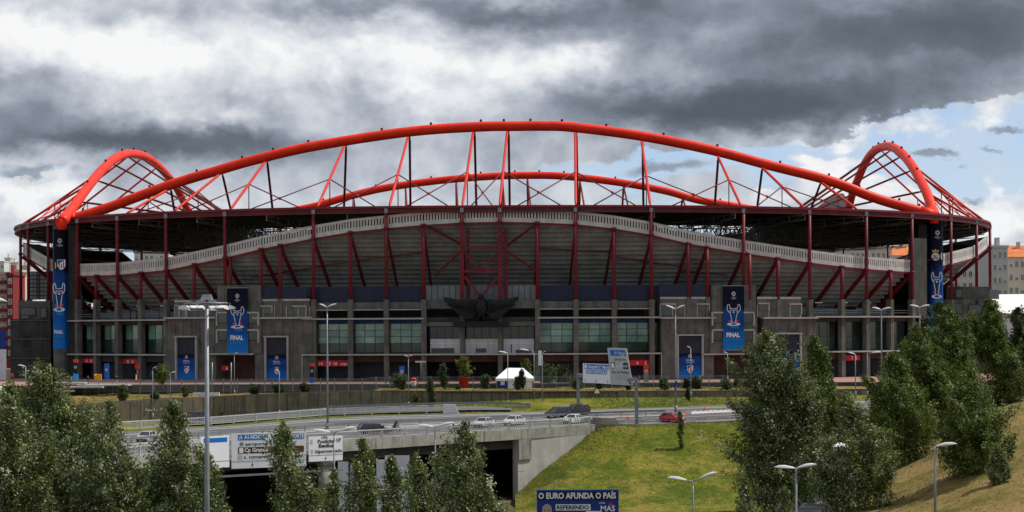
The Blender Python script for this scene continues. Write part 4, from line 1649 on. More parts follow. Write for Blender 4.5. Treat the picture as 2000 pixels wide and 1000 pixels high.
for i in range(len(BX) - 1):
    mb = MB()
    a, b = Nf(BX[i]), Nf(BX[i + 1])
    a, b = a.lerp(b, 0.008), a.lerp(b, 0.992)
    na, nb = nrm(BX[i]), nrm(BX[i + 1])
    z = Vector((0, 0, 1))
    mb.hexa([a - z * 1.15 + na * 0.45, b - z * 1.15 + nb * 0.45, b - z * 1.15 - nb * 1.2, a - z * 1.15 - na * 1.2,
             a + z * 0.28 + na * 0.45, b + z * 0.28 + nb * 0.45, b + z * 0.28 - nb * 0.15, a + z * 0.28 - na * 0.15])
    mb.build('deck_edge', M['deck_face'], bridge)
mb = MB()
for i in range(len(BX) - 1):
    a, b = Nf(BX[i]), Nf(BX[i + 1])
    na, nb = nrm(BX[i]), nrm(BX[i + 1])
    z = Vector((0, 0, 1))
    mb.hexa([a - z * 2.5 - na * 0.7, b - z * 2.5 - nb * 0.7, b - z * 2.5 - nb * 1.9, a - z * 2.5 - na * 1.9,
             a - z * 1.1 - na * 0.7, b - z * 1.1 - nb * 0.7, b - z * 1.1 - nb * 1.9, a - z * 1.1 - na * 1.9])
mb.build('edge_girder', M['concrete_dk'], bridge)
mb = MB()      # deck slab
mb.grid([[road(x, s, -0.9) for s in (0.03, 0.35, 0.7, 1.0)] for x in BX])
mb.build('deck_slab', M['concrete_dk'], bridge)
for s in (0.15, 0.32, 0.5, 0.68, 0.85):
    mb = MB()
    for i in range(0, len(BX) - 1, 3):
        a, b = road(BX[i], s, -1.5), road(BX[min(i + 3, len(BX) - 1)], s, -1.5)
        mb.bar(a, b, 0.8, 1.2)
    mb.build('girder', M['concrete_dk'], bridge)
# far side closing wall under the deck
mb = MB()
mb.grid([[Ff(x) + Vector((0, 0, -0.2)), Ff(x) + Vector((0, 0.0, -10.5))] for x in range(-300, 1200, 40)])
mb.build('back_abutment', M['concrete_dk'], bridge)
# abutment: side wall along the road, end wall and corner pier
u = (Nf(1160) - Nf(1000)).normalized()
ua = Vector((u.x, u.y, 0)).normalized()
n = nrm(1080)
c0 = Nf(1008) + n * 0.30
c1 = Nf(1165) + n * 0.30
mb = MB()
L = (c1 - c0).length
mb.hexa([Vector((c0.x, c0.y, LOWZ - 0.6)), Vector((c1.x, c1.y, LOWZ - 0.6)), Vector((c1.x, c1.y, LOWZ - 0.6)) - n * 1.0, Vector((c0.x, c0.y, LOWZ - 0.6)) - n * 1.0,
         Vector((c0.x, c0.y, c0.z - 1.18)), Vector((c1.x, c1.y, c1.z - 1.18)), Vector((c1.x, c1.y, c1.z - 1.18)) - n * 1.0, Vector((c0.x, c0.y, c0.z - 1.18)) - n * 1.0])
mb.build('abutment_wall', M['abut'], bridge)
mb = MB()
e = road(1008, 1.0)
mb.hexa([Vector((c0.x, c0.y, LOWZ - 0.6)) - n * 1.1, Vector((e.x, e.y, LOWZ - 0.6)), Vector((e.x, e.y, LOWZ - 0.6)) + ua * 1.2, Vector((c0.x, c0.y, LOWZ - 0.6)) - n * 1.1 + ua * 1.2,
         Vector((c0.x, c0.y, c0.z - 1.2)) - n * 1.1, Vector((e.x, e.y, e.z - 1.0)), Vector((e.x, e.y, e.z - 1.0)) + ua * 1.2, Vector((c0.x, c0.y, c0.z - 1.2)) - n * 1.1 + ua * 1.2])
mb.build('abutment_end_wall', M['wall_panel2'], bridge)
mb = MB()     # bearing block with rust-water stains under the deck end
q = c0 + n * 0.25
mb.hexa([q - Vector((0, 0, 4.1)), q + ua * 2.7 - Vector((0, 0, 4.1)), q + ua * 2.7 - n * 0.25 - Vector((0, 0, 4.1)), q - n * 0.25 - Vector((0, 0, 4.1)),
         q - Vector((0, 0, 1.19)), q + ua * 2.7 - Vector((0, 0, 1.19)), q + ua * 2.7 - n * 0.25 - Vector((0, 0, 1.19)), q - n * 0.25 - Vector((0, 0, 1.19))])
mb.build('bearing_block', M['deck_face'], bridge)
bd = Board(Vector((c0.x, c0.y, c0.z - 1.2)), ua, n)
mb = MB()
M['rust'] = mat('rust_water_stain', (0.13, 0.075, 0.035), 0.9, 0.4, 3.0)
for uu, w, h in ((2.9, 0.35, 2.9), (3.5, 0.2, 2.4), (2.2, 0.25, 2.6)):
    bd.poly(mb, [(uu, 0), (uu + w, 0), (uu + w * 0.8, -h * 0.7), (uu + w * 0.4, -h), (uu + w * 0.2, -h * 0.6)], 0.27 if uu < 2.7 else 0.02)
mb.build('rust_stain', M['rust'], bridge)
mb = MB()
for uu, v0, v1 in ((1.2, -6.3, -9.2), (4.1, -6.3, -9.2)):
    bd.rect(mb, uu, v1, uu + 0.05, v0, 0.015)
bd.rect(mb, 1.2, -6.35, 4.15, -6.30, 0.015)
bd.rect(mb, 0.0, -4.6, 11.0, -4.55, 0.015)
mb.build('wall_joint', M['concrete_dk'], bridge)
# piers
def pier(px, s, r, label=None, m='concrete_dk'):  # default concrete has the gloom under the deck in its colour
    p = road(px, s)
    mb = MB()
    mb.tube([(p.x, p.y, LOWZ - 0.6), (p.x, p.y, p.z - 2.6)], r, 18)
    mb.lathe([(r + 0.02, -1.4), (r + 0.45, -0.9), (r + 0.45, 0.0)], (p.x, p.y, p.z - 1.6), 18)
    return mb.build('bridge_pier', M[m], bridge, label)


for px in (-60, 200, 420, 600, 880):
    for s in (0.10, 0.42, 0.74):
        pier(px, s, 1.0)
hp = pier(632, 0.03, 0.95, 'grey round pier with an orange striped plate', 'deck_face')
p = road(632, 0.03)
bd = Board((p.x + 0.35, p.y - 1.12, LOWZ), (1, 0, 0), (0, -1, 0))
mb = MB(); bd.rect(mb, 0, 0.0, 0.75, 4.2, 0, 1)
for k in range(5):
    bd.poly(mb, [(0, 0.3 + k * 0.8), (0.75, 0.75 + k * 0.8), (0.75, 1.1 + k * 0.8), (0, 0.65 + k * 0.8)], 0.02, 0)
mb.build('hazard_plate', [M['orange'], M['black_print']], hp)
# pale hoardings in the gloom behind the piers
for x0, x1, r0, r1, d in ((660, 680, 902, 938, 254), (684, 712, 905, 950, 254), (735, 752, 898, 935, 258), (752, 800, 890, 925, 262)):
    a, b = P(x0, r0, d), P(x1, r1, d)
    t = MB().box((a.x, d, LOWZ - 0.5), (b.x, d + 0.15, a.z)).build('hoarding', M['white_panel'])
    tag(t, {660: 'narrow pale hoarding panel under the bridge beside the round pier', 684: 'wider pale hoarding panel under the bridge left of the poplars', 735: 'slim pale hoarding panel under the bridge between poplars',
            752: 'widest pale hoarding panel at the edge of the bridge shade'}[x0], 'hoarding', 'pale hoardings under the bridge')


def railing(label, f, x0, x1, nf, name='railing', group='white balustrade railings along the bridge', h=1.12, post_every=4.2, e=0.15):
    t = thing(name, label, 'railing', f(x0), group=group)
    pts = [f(x) + nf(x) * e + Vector((0, 0, 0.28)) for x in range(x0, x1 + 1, 10)]
    z = Vector((0, 0, 1))
    mb = MB()
    for a, b in zip(pts[:-1], pts[1:]):
        mb.bar(a + z * h, b + z * h, 0.16, 0.14)
    mb.build('handrail', M['rail_white'], t)
    mb = MB()
    for a, b in zip(pts[:-1], pts[1:]):
        mb.bar(a + z * 0.16, b + z * 0.16, 0.10, 0.10)
    mb.build('bottom_rail', M['rail_white'], t)
    acc, nb = 0.0, 0
    bal = MB()
    tot = 0.0
    for a, b in zip(pts[:-1], pts[1:]):
        L = (b - a).length
        while acc < L:
            p = a.lerp(b, acc / L)
            if nb % 11 == 0:
                MB().box((p.x - 0.14, p.y - 0.14, p.z - 0.05), (p.x + 0.14, p.y + 0.14, p.z + h + 0.06)).build('railing_post', M['rail_white'], t)
            else:
                bal.box((p.x - 0.055, p.y - 0.055, p.z + 0.16), (p.x + 0.055, p.y + 0.055, p.z + h))
            nb += 1
            acc += 0.40
        acc -= L
    o = bal.build('baluster', M['rail_white'], t)
    tag(o, kind='stuff')
    return t


railing('white balustrade along the near edge of the bridge above the signs', Nf, -300, 1150, nrm)


def nrm_f(px):
    d = Ff(px + 8) - Ff(px - 8)
    return Vector((-d.y, d.x, 0)).normalized()


railing('white balustrade along the far side of the highway below the retaining wall', Ff, -200, 870, nrm_f)
# end blocks
a = Ff(880)
b = MB().hexa([a + Vector(v) for v in ((-1.2, -0.3, 0), (1.4, -0.3, 0), (1.4, 0.4, 0), (-1.2, 0.4, 0), (-1.2, -0.3, 1.5), (0.7, -0.3, 1.5), (0.7, 0.4, 1.5), (-1.2, 0.4, 1.5))]).build('end_block', M['white_panel'])
tag(b, 'pale concrete block closing the far white railing', 'concrete block')
a = Nf(1170)
b = MB().hexa([a + Vector(v) for v in ((-1.0, -0.5, -1.0), (4.0, -0.2, -1.0), (4.0, 0.5, -1.0), (-1.0, 0.3, -1.0), (-1.0, -0.5, 1.3), (2.4, -0.3, 1.2), (2.4, 0.4, 1.2), (-1.0, 0.3, 1.3))]).build('end_block', M['deck_face'])
tag(b, 'brown grey concrete block closing the near bridge railing by the grass hill', 'concrete block')

# ------------------------------------------------------------------ grass hill beside the abutment and the bank at the right
from mathutils import noise as mnoise


def hill_mesh(rows, nu, nv, amp, name, m, sc=0.12):
    """bilinear patch through rows of points, subdivided and roughened"""
    R_ = [[Vector(p) for p in r] for r in rows]
    out = []
    for i in range(nv + 1):
        fi = i / nv * (len(R_) - 1)
        j = min(int(fi), len(R_) - 2); g = fi - j
        g = g * g * (3 - 2 * g) * 0.35 + g * 0.65
        line = []
        for k in range(nu + 1):
            fk = k / nu * (len(R_[0]) - 1)
            l = min(int(fk), len(R_[0]) - 2); h = fk - l
            p = R_[j][l].lerp(R_[j][l + 1], h).lerp(R_[j + 1][l].lerp(R_[j + 1][l + 1], h), g)
            e = min(1.0, min(i, nv - i) / 3.0)
            p.z += (mnoise.fractal(p * sc, 1.0, 2.0, 4) * amp + mnoise.noise(p * 0.9) * amp * 0.18) * e
            line.append(p)
        out.append(line)
    return st(MB().grid(out, smooth=True).build(name, m)), out


crest = [Nf(x) + Vector((0, 0, -0.05)) + nrm(min(x, 1150)) * 0.1 for x in (1172, 1200, 1250, 1350, 1440, 1560, 1700, 1900)]
ci = [P(*a) for a in ((1172, 836, 298), (1200, 834, 299), (1250, 834, 299), (1350, 832, 298), (1440, 828, 298), (1560, 822, 300), (1700, 816, 302), (1900, 808, 304))]
mid1 = [P(*a) for a in ((1120, 872, 294.5), (1170, 878, 292), (1250, 882, 290), (1350, 880, 290), (1440, 876, 290), (1560, 868, 292), (1700, 860, 294), (1900, 850, 298))]
mid2 = [P(*a) for a in ((1066, 915, 290.5), (1110, 932, 283), (1230, 938, 279), (1340, 938, 279), (1440, 932, 280), (1560, 924, 281), (1700, 912, 284), (1900, 900, 288))]
foot = [P(*a) for a in ((1006, 962, 286.5), (1060, 983, 273), (1180, 992, 268), (1320, 990, 269), (1440, 985, 271), (1560, 978, 275), (1700, 970, 280), (1900, 960, 284))]
fl = [Vector((p.x * 0.93, p.y - 26, LOWZ - 0.5)) for p in foot]
far = [Vector((p.x * 0.45, 120, LOWZ - 0.7)) for p in foot]
_, HILL = hill_mesh([crest, ci, mid1, mid2, foot, fl], 90, 60, 0.55, 'grass_hill', M['grass'])
rowsR = [[P(*a) for a in r] for r in (
    ((1745, 852, 285), (1830, 830, 285), (1930, 800, 285), (2150, 740, 285)),
    ((1735, 880, 245), (1820, 846, 242), (1920, 808, 240), (2150, 756, 238)),
    ((1690, 930, 218), (1800, 893, 214), (1900, 856, 211), (2150, 795, 208)),
    ((1650, 990, 192), (1790, 958, 188), (1900, 926, 186), (2150, 860, 184)),
    ((1610, 1075, 164), (1790, 1052, 160), (1950, 1030, 157), (2200, 990, 152)),
    ((1560, 1250, 130), (1790, 1250, 126), (2000, 1240, 124), (2300, 1210, 120)))]
_, BANK = hill_mesh(rowsR, 60, 60, 0.4, 'grass_bank', M['grass_dry'])

# lower road that passes under the bridge, and the service road among the right-hand trees
mb = MB()
lr = [((-4, 315), (-30, 315)), ((-6, 262), (-32, 262)), ((-10, 200), (-36, 200)), ((-14, 100), (-40, 100))]
mb.grid([[(a[0], a[1], LOWZ - 0.38), (b[0], b[1], LOWZ - 0.38)] for a, b in lr])
st(mb.build('lower_road', M['asphalt']))
mb = MB()
sr = [((1640, 925, 268), (1700, 925, 268)), ((1606, 952, 240), (1672, 952, 240)), ((1560, 1000, 214), (1650, 1000, 214)), ((1480, 1100, 180), (1620, 1100, 180))]
mb.grid([[Vector((P(*b).x, P(*b).y, P(*b).z + 0.5)), Vector((P(*a).x, P(*a).y, P(*a).z + 0.5))] for a, b in sr])
st(mb.build('service_road', M['asphalt']))
# ------------------------------------------------------------------ banners on the stadium
M['banner'] = blue_banner_mat('banner_print', 5.0, 18.0)
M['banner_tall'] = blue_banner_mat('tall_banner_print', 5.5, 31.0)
M['banner_low'] = blue_banner_mat('gate_banner_print', -0.3, 7.0)
M['silver_print'] = mat('silver_grey_print', (0.60, 0.63, 0.68), 0.5, 0.15, 1.0)
M['gold_print'] = mat('gold_print', (0.55, 0.45, 0.20), 0.5, 0.15, 1.0)
M['teal_print'] = mat('teal_print', (0.03, 0.36, 0.50), 0.5, 0.1, 1.0)
M['red_print'] = mat('red_print', (0.62, 0.05, 0.03), 0.5, 0.1, 1.0)
M['blue_print'] = mat('blue_print', (0.02, 0.10, 0.42), 0.5, 0.1, 1.0)
M['pale_blue_print'] = mat('bright_blue_print', (0.02, 0.30, 0.72), 0.5, 0.1, 1.0)


def trophy(bd, o, cx, v0, h, e=0.03, wf=None):
    """big-eared cup in silver outline; v0 foot, h height"""
    w = h * (wf or 0.36)
    mb = MB()
    t = h * 0.036
    for s in (-1, 1):
        # body side
        bd.stroke(mb, [(cx + s * w * 0.55, v0 + h * 0.70), (cx + s * w * 0.52, v0 + h * 0.50), (cx + s * w * 0.36, v0 + h * 0.25), (cx + s * w * 0.24, v0 + h * 0.05)], t, e, curve=True)
        # ear
        bd.stroke(mb, [(cx + s * w * 0.50, v0 + h * 0.52), (cx + s * w * 0.92, v0 + h * 0.66), (cx + s * w * 1.02, v0 + h * 0.84), (cx + s * w * 0.86, v0 + h * 0.98),
                       (cx + s * w * 0.62, v0 + h * 0.93), (cx + s * w * 0.60, v0 + h * 0.80), (cx + s * w * 0.46, v0 + h * 0.77)], t, e, curve=True)
    bd.stroke(mb, [(cx - w * 0.5, v0 + h * 0.79), (cx, v0 + h * 0.755), (cx + w * 0.5, v0 + h * 0.79)], t, e)
    bd.stroke(mb, [(cx - w * 0.55, v0 + h * 0.70), (cx, v0 + h * 0.665), (cx + w * 0.55, v0 + h * 0.70)], t * 0.8, e)
    bd.poly(mb, circle(cx, v0 + h * 0.58, h * 0.045, 10), e + 0.005)
    mb.build('trophy_print', M['silver_print'], o)
    # glow at the foot, open stadium ring
    mb = MB()
    for s in (-1, 1):
        bd.poly(mb, [(cx + s * w * 0.30, v0 + h * 0.06), (cx + s * w * 0.80, v0 + h * 0.10), (cx + s * w * 0.62, v0 + h * 0.18), (cx + s * w * 0.36, v0 + h * 0.16)][::s], e)
    mb.build('red_flare_print', M['red_print'], o)
    mb = MB()
    oo, ii = circle(cx, v0 - h * 0.04, w * 1.05, 24, h * 0.085), circle(cx, v0 - h * 0.03, w * 0.45, 24, h * 0.045)
    mb.grid([[bd.p(a, b, e) for a, b in ii + ii[:1]], [bd.p(a, b, e) for a, b in oo + oo[:1]]])
    mb.build('stadium_ring_print', M['silver_print'], o)
    mb = MB()
    for k in range(4):
        bd.poly(mb, [(cx - w * 0.5 + k * w * 0.33, v0 - h * 0.14), (cx - w * 0.35 + k * w * 0.33, v0 - h * 0.15), (cx - w * 0.1 + k * w * 0.3, v0 - h * 0.26), (cx - w * 0.3 + k * w * 0.3, v0 - h * 0.25)], e)
    mb.build('light_streak_print', M['pale_blue_print'], o)


def starball(bd, o, cx, cy, r, e=0.03, words=True):
    mb = MB()
    for k in range(6):
        a = 2 * PI * k / 6 + PI / 2
        x, y = (cx + r * 0.66 * math.cos(a), cy + r * 0.66 * math.sin(a)) if k < 6 else (cx, cy)
        star = []
        for q in range(10):
            rr = r * (0.36 if q % 2 == 0 else 0.15)
            star.append((x + rr * math.cos(PI * q / 5 + a), y + rr * math.sin(PI * q / 5 + a)))
        bd.poly(mb, star, e)
    oo, ii = circle(cx, cy, r * 1.08, 20), circle(cx, cy, r * 0.95, 20)
    mb.grid([[bd.p(a, b, e) for a, b in ii + ii[:1]], [bd.p(a, b, e) for a, b in oo + oo[:1]]])
    if words:
        bd.text(mb, 'UEFA', cx, cy - r * 1.75, r * 0.32, r * 1.0, e, align='C')
        bd.text(mb, 'CHAMPIONS', cx, cy - r * 2.30, r * 0.40, r * 3.0, e, align='C')
        bd.text(mb, 'LEAGUE', cx, cy - r * 2.80, r * 0.34, r * 1.7, e, align='C')
    mb.build('star_ball_print', M['white_print'], o)


def crest_striped(bd, o, cx, cy, h, e=0.03):
    w = h * 0.40
    sh = [(cx - w, cy + h * 0.5), (cx + w, cy + h * 0.5), (cx + w, cy - h * 0.1), (cx + w * 0.6, cy - h * 0.38), (cx, cy - h * 0.52), (cx - w * 0.6, cy - h * 0.38), (cx - w, cy - h * 0.1)]
    mb = MB(); bd.poly(mb, sh[::-1], e)
    mb.build('crest_print', M['white_print'], o)
    mb = MB()
    for k in range(3):
        x = cx - w * 0.55 + k * w * 0.55
        bd.rect(mb, x - w * 0.13, cy - h * 0.34, x + w * 0.13, cy + (h * 0.08 if k < 2 else h * 0.42), e + 0.02, 0)
    bd.poly(mb, [(cx - w * 0.9, cy + h * 0.46), (cx - w * 0.9, cy - h * 0.02), (cx + w * 0.7, cy + h * 0.46)], e + 0.025, 1)
    mb.build('crest_stripe', [M['red_print'], M['blue_print']], o)


def crest_round(bd, o, cx, cy, h, e=0.03):
    r = h * 0.36
    mb = MB()
    bd.poly(mb, circle(cx, cy - h * 0.14, r, 20), e, 0)
    bd.poly(mb, circle(cx, cy - h * 0.14, r * 0.84, 20), e + 0.02, 1)
    bd.poly(mb, [(cx - r * 0.6, cy - h * 0.0), (cx - r * 0.3, cy + h * 0.04), (cx + r * 0.6, cy - h * 0.3), (cx + r * 0.35, cy - h * 0.38)], e + 0.035, 2)
    bd.stroke(mb, [(cx - r * 0.35, cy - h * 0.28), (cx - r * 0.3, cy - h * 0.02), (cx, cy - h * 0.18), (cx + r * 0.3, cy - h * 0.02), (cx + r * 0.35, cy - h * 0.28)], h * 0.045, e + 0.04, 0)
    bd.poly(mb, [(cx - r * 0.7, cy + h * 0.24), (cx + r * 0.7, cy + h * 0.24), (cx + r * 0.85, cy + h * 0.44), (cx + r * 0.3, cy + h * 0.38), (cx, cy + h * 0.54), (cx - r * 0.3, cy + h * 0.38), (cx - r * 0.85, cy + h * 0.44)], e, 0)
    bd.rect(mb, cx - r * 0.5, cy + h * 0.27, cx + r * 0.5, cy + h * 0.33, e + 0.02, 3)
    mb.build('crest_print', [M['gold_print'], M['silver_print'], M['blue_print'], M['red_print']], o)


def face_board(p0, p1, r0, r1, ins):
    """upright face between two columns of the facade chord, rows r0 (top) to r1"""
    a, b = fp(p0, ins), fp(p1, ins)
    m = (p0 + p1) / 2
    d = fp(m, ins).y
    z1, z0 = Zat(m, r0, d), Zat(m, r1, d)
    u = (b - a); L = u.length; u.normalize()
    return Board((a.x, a.y, z0), (u.x, u.y, 0), (u.y, -u.x, 0)), L, z1 - z0


def cloth(bd, w, h, name, m, o, e0=0.0, folds=0.05):
    rows = []
    for j in range(13):
        v = h * j / 12
        rows.append([bd.p(w * i / 8, v, e0 + folds * math.sin(i * 1.9 + j * 0.35) * math.sin(j * 0.5 + i) * 0.5) for i in range(9)])
    back = [[p - bd.n * 0.03 for p in r] for r in rows]
    mb = MB().grid(rows[::-1] if False else rows, smooth=True)
    mb.grid([r[::-1] for r in back])
    mb.grid([rows[0][::-1], back[0][::-1]]); mb.grid([rows[-1], back[-1]])
    mb.grid([[r[0] for r in rows], [r[0] for r in back]]); mb.grid([[r[-1] for r in back], [r[-1] for r in rows]])
    return mb.build(name, m, o)


def tower_banner(p0, p1, r0, r1, label):
    bd, w, h = face_board(p0, p1, r0, r1, -1.35)
    t = thing('banner', label, 'banner', bd.p(w / 2, 0, 0), group='tall blue event banners on the stadium')
    cloth(bd, w, h, 'cloth', M['banner'], t, folds=0.03)
    starball(bd, t, w * 0.5, h * 0.875, w * 0.085, 0.05)
    trophy(bd, t, w * 0.5, h * 0.415, h * 0.30, 0.05)
    mb = MB()
    bd.text(mb, 'FINAL', w * 0.16, h * 0.205, h * 0.066, w * 0.62, 0.05, bold=0.03)
    mb.build('lettering', M['white_print'], t)
    mb = MB()
    bd.text(mb, 'LISBON 2014', w * 0.17, h * 0.150, h * 0.026, w * 0.62, 0.05)
    mb.build('lettering', M['teal_print'], t)
    for v in (0.02, h - 0.02):
        mb = MB(); mb.bar(bd.p(-0.1, v, 0.0), bd.p(w + 0.1, v, 0.0), 0.12)
        mb.build('batten', M['galv'], t)


tower_banner(450.5, 490.5, 562, 690, 'tall blue banner with a cup and FINAL on the left stair tower')
tower_banner(1407, 1448, 558, 684, 'tall blue banner with a cup and FINAL on the right stair tower')


def shaft_banner(sh, d, r0, r1, px, crests, label):
    x0, x1, top = sh
    zt, zb = Zat(px, r0, d), Zat(px, r1, d)
    w = x1 - x0
    bd = Board((x0, d - 0.12, zb), (1, 0, 0), (0, -1, 0))
    h = zt - zb
    t = thing('banner', label, 'banner', (x0 + w / 2, d - 0.1, zb), group='banners wrapped round the corner shafts')
    # cloth wraps the chamfered front of the shaft
    prof = [(x0 - 0.06, d + 1.2), (x0 + 0.44, d + 0.19), (x0 + 1.17, d - 0.08), (x1 - 1.17, d - 0.08), (x1 - 0.44, d + 0.19), (x1 + 0.06, d + 1.2)]
    inn = [(x, y + 0.03) for x, y in prof]
    mb = MB()
    N = 16
    rows = [[Vector((x, y, zb + h * j / N)) for x, y in prof] for j in range(N + 1)]
    mb.grid(rows, smooth=False)
    rows2 = [[Vector((x, y, zb + h * j / N)) for x, y in inn] for j in range(N + 1)]
    mb.grid([r[::-1] for r in rows2])
    mb.grid([rows[-1], rows2[-1]])
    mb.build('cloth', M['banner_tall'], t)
    bd = Board((x0, d - 0.08, zb), (1, 0, 0), (0, -1, 0))
    c = w * 0.56
    starball(bd, t, c, h * 0.90, w * 0.14, 0.04)
    crests(bd, t, w, h)
    trophy(bd, t, w * 0.5, h * 0.335, h * 0.215, 0.04, 0.215)
    mb = MB(); bd.text(mb, 'FINAL', w * 0.16, h * 0.125, h * 0.030, w * 0.6, 0.04, bold=0.02)
    mb.build('lettering', M['white_print'], t)
    mb = MB(); bd.text(mb, 'LISBON 2014', w * 0.16, h * 0.095, h * 0.014, w * 0.64, 0.04)
    mb.build('lettering', M['teal_print'], t)


def cr_l(bd, t, w, h):
    crest_striped(bd, t, w * 0.66, h * 0.70, h * 0.085, 0.04)
    # the neighbouring round crest is cut off by the edge of the shaft
    mb = MB(); bd.poly(mb, [(w * 0.23 + 0.25 * math.cos(a), h * 0.695 + 0.75 * math.sin(a)) for a in np.linspace(-PI / 2, PI / 2, 9)], 0.03)
    mb.build('crest_print', M['gold_print'], t)


def cr_r(bd, t, w, h):
    crest_round(bd, t, w * 0.42, h * 0.70, h * 0.105, 0.04)
    mb = MB(); bd.poly(mb, [(w * 0.86 - 0.28 * math.cos(a), h * 0.69 + 0.8 * math.sin(a)) for a in np.linspace(PI / 2, -PI / 2, 9)], 0.03)
    mb.build('crest_print', M['white_print'], t)


shaft_banner(SH_L, 401.0, 447, 681, 115, cr_l, 'tall navy and blue banner with a striped crest round the left corner shaft')
shaft_banner(SH_R, 405.0, 433, 650, 1829, cr_r, 'tall navy and blue banner with a round crest round the right corner shaft')


def gate_banner(p0, p1, r0, r1, crest, label):
    bd, w, h = face_board(p0, p1, r0, r1, -0.62)
    t = thing('banner', label, 'banner', bd.p(w / 2, 0, 0), group='blue gate banners in the stair tower portals')
    cloth(bd, w, h, 'cloth', M['banner_low'], t, folds=0.02)
    starball(bd, t, w * 0.5, h * 0.90, w * 0.07, 0.05, False)
    mb = MB()
    bd.text(mb, 'FINAL', w * 0.5, h * 0.70, h * 0.07, w * 0.34, 0.05, align='C')
    mb.build('lettering', M['white_print'], t)
    mb = MB()
    bd.text(mb, 'LISBON 2014', w * 0.5, h * 0.63, h * 0.035, w * 0.36, 0.05, align='C')
    mb.build('lettering', M['white_print'], t)
    crest(bd, t, w * 0.5, h * 0.38, h * 0.30, 0.05)


gate_banner(350.4, 385.6, 692.5, 740, crest_striped, 'blue banner with a striped crest in the gate left of the left tower')
gate_banner(523.4, 562.6, 693.5, 742, crest_round, 'blue banner with a round crest in the gate right of the left tower')
gate_banner(1323.4, 1367.6, 690.5, 740, crest_striped, 'blue banner with a striped crest in the gate left of the right tower')
gate_banner(1512.4, 1557.6, 687.5, 740, crest_round, 'blue banner with a round crest in the gate half behind the right-hand trees')

# red fascia signs over the shop fronts
def shop_sign(p0, p1, r0, r1, words, label):
    bd, w, h = face_board(p0, p1, r0, r1, 0.75)
    t = thing('shop_sign', label, 'sign', bd.p(w / 2, 0, 0), group='red shop signs under the lower ledge')
    mb = MB()
    q = [bd.p(0, 0, 0.0), bd.p(w, 0, 0.0), bd.p(w, 0, 0.12), bd.p(0, 0, 0.12)]
    mb.hexa([q[3], q[2], q[1], q[0]] + [p + Vector((0, 0, h)) for p in (q[3], q[2], q[1], q[0])])
    mb.build('sign_face', M['red_sign'], t)
    for body, f, hh in words:
        mb = MB(); bd.text(mb, body, w * f, h * 0.22, h * hh, None, 0.14, bold=0.03)
        mb.build('lettering', M['white_print'], t)


shop_sign(152, 183, 700, 709, [('21', 0.33, 0.5), ('20', 0.6, 0.5)], 'red shop sign over the leftmost shutters below the lower ledge')
shop_sign(231, 270, 701, 710.5, [('21', 0.3, 0.5), ('21', 0.55, 0.5)], 'red shop sign two bays right of the leftmost one')
shop_sign(616, 681, 704, 715.5, [('14', 0.08, 0.5), ('15', 0.33, 0.5), ('16', 0.52, 0.5), ('LOJA', 0.74, 0.34)], 'longest red shop sign behind the tall double lamp right of the left tower')
shop_sign(1228, 1273, 703, 714, [('4', 0.35, 0.5), ('5', 0.72, 0.5)], 'red shop sign behind the tilted motorway panel')
shop_sign(1650, 1684, 693.5, 704, [('7', 0.5, 0.5), ('2', 0.75, 0.5)], 'red shop sign framed by trees at the right end')
shop_sign(428, 443, 714, 724, [('A', 0.6, 0.5)], 'small red sign in the recess under the left tower')

# white exhibition cabins standing on the middle ledge
for p0, p1, n, lab in ((838, 898, 2, 'white cabin with dark tinted strip left of the entrance pillars'), (908, 975, 3, 'white cabin with a dark vent between the entrance pillars'), (983, 1044, 2, 'white cabin with a narrow dark slot right of the entrance pillars')):
    bd, w, h = face_board(p0, p1, 662, 690, 2.0)
    t = thing('cabin', lab, 'cabin', bd.p(w / 2, 0, -0.5), group='white cabins on the entrance ledge')
    for k in range(n):
        x0, x1 = w * k / n + 0.03, w * (k + 1) / n - 0.03
        q = [bd.p(x0, 0, 0), bd.p(x1, 0, 0), bd.p(x1, 0, -1.4), bd.p(x0, 0, -1.4)]
        MB().hexa([p + Vector((0, 0, 0.0)) for p in q] + [p + Vector((0, 0, h)) for p in q]).build('wall_panel', M['white_panel'], t)
    mb = MB(); mb.bar(bd.p(0, h * 0.68, 0.05), bd.p(w, h * 0.68, 0.05), 0.1, 0.12)
    mb.build('trim_rail', M['white'], t)
    mb = MB()
    if p0 < 900: bd.rect(mb, 0.2, 0.05, w * 0.8, h * 0.36, 0.03)
    elif p0 < 950: bd.rect(mb, w * 0.30, 0.1, w * 0.62, h * 0.34, 0.03)
    else:
        bd.rect(mb, w * 0.24, 0.05, w * 0.28, h * 0.62, 0.03); bd.rect(mb, w * 0.40, 0.05, w * 0.9, h * 0.26, 0.03)
    mb.build('dark_opening', M['glass_dark'], t)

# ------------------------------------------------------------------ eagle over the entrance
eg = thing('eagle_statue', 'large dark bronze eagle with spread wings perched over the main entrance', 'statue', P(940, 628, 368.5))
EC = P(940, 628, 368.5)
SC_ = 368.5 / FPX            # metres per photograph pixel there


def ept(px, py, y=0.0):
    return Vector((EC.x + (px - 940) * SC_, 368.5 + y, EC.z + (628 - py) * SC_))


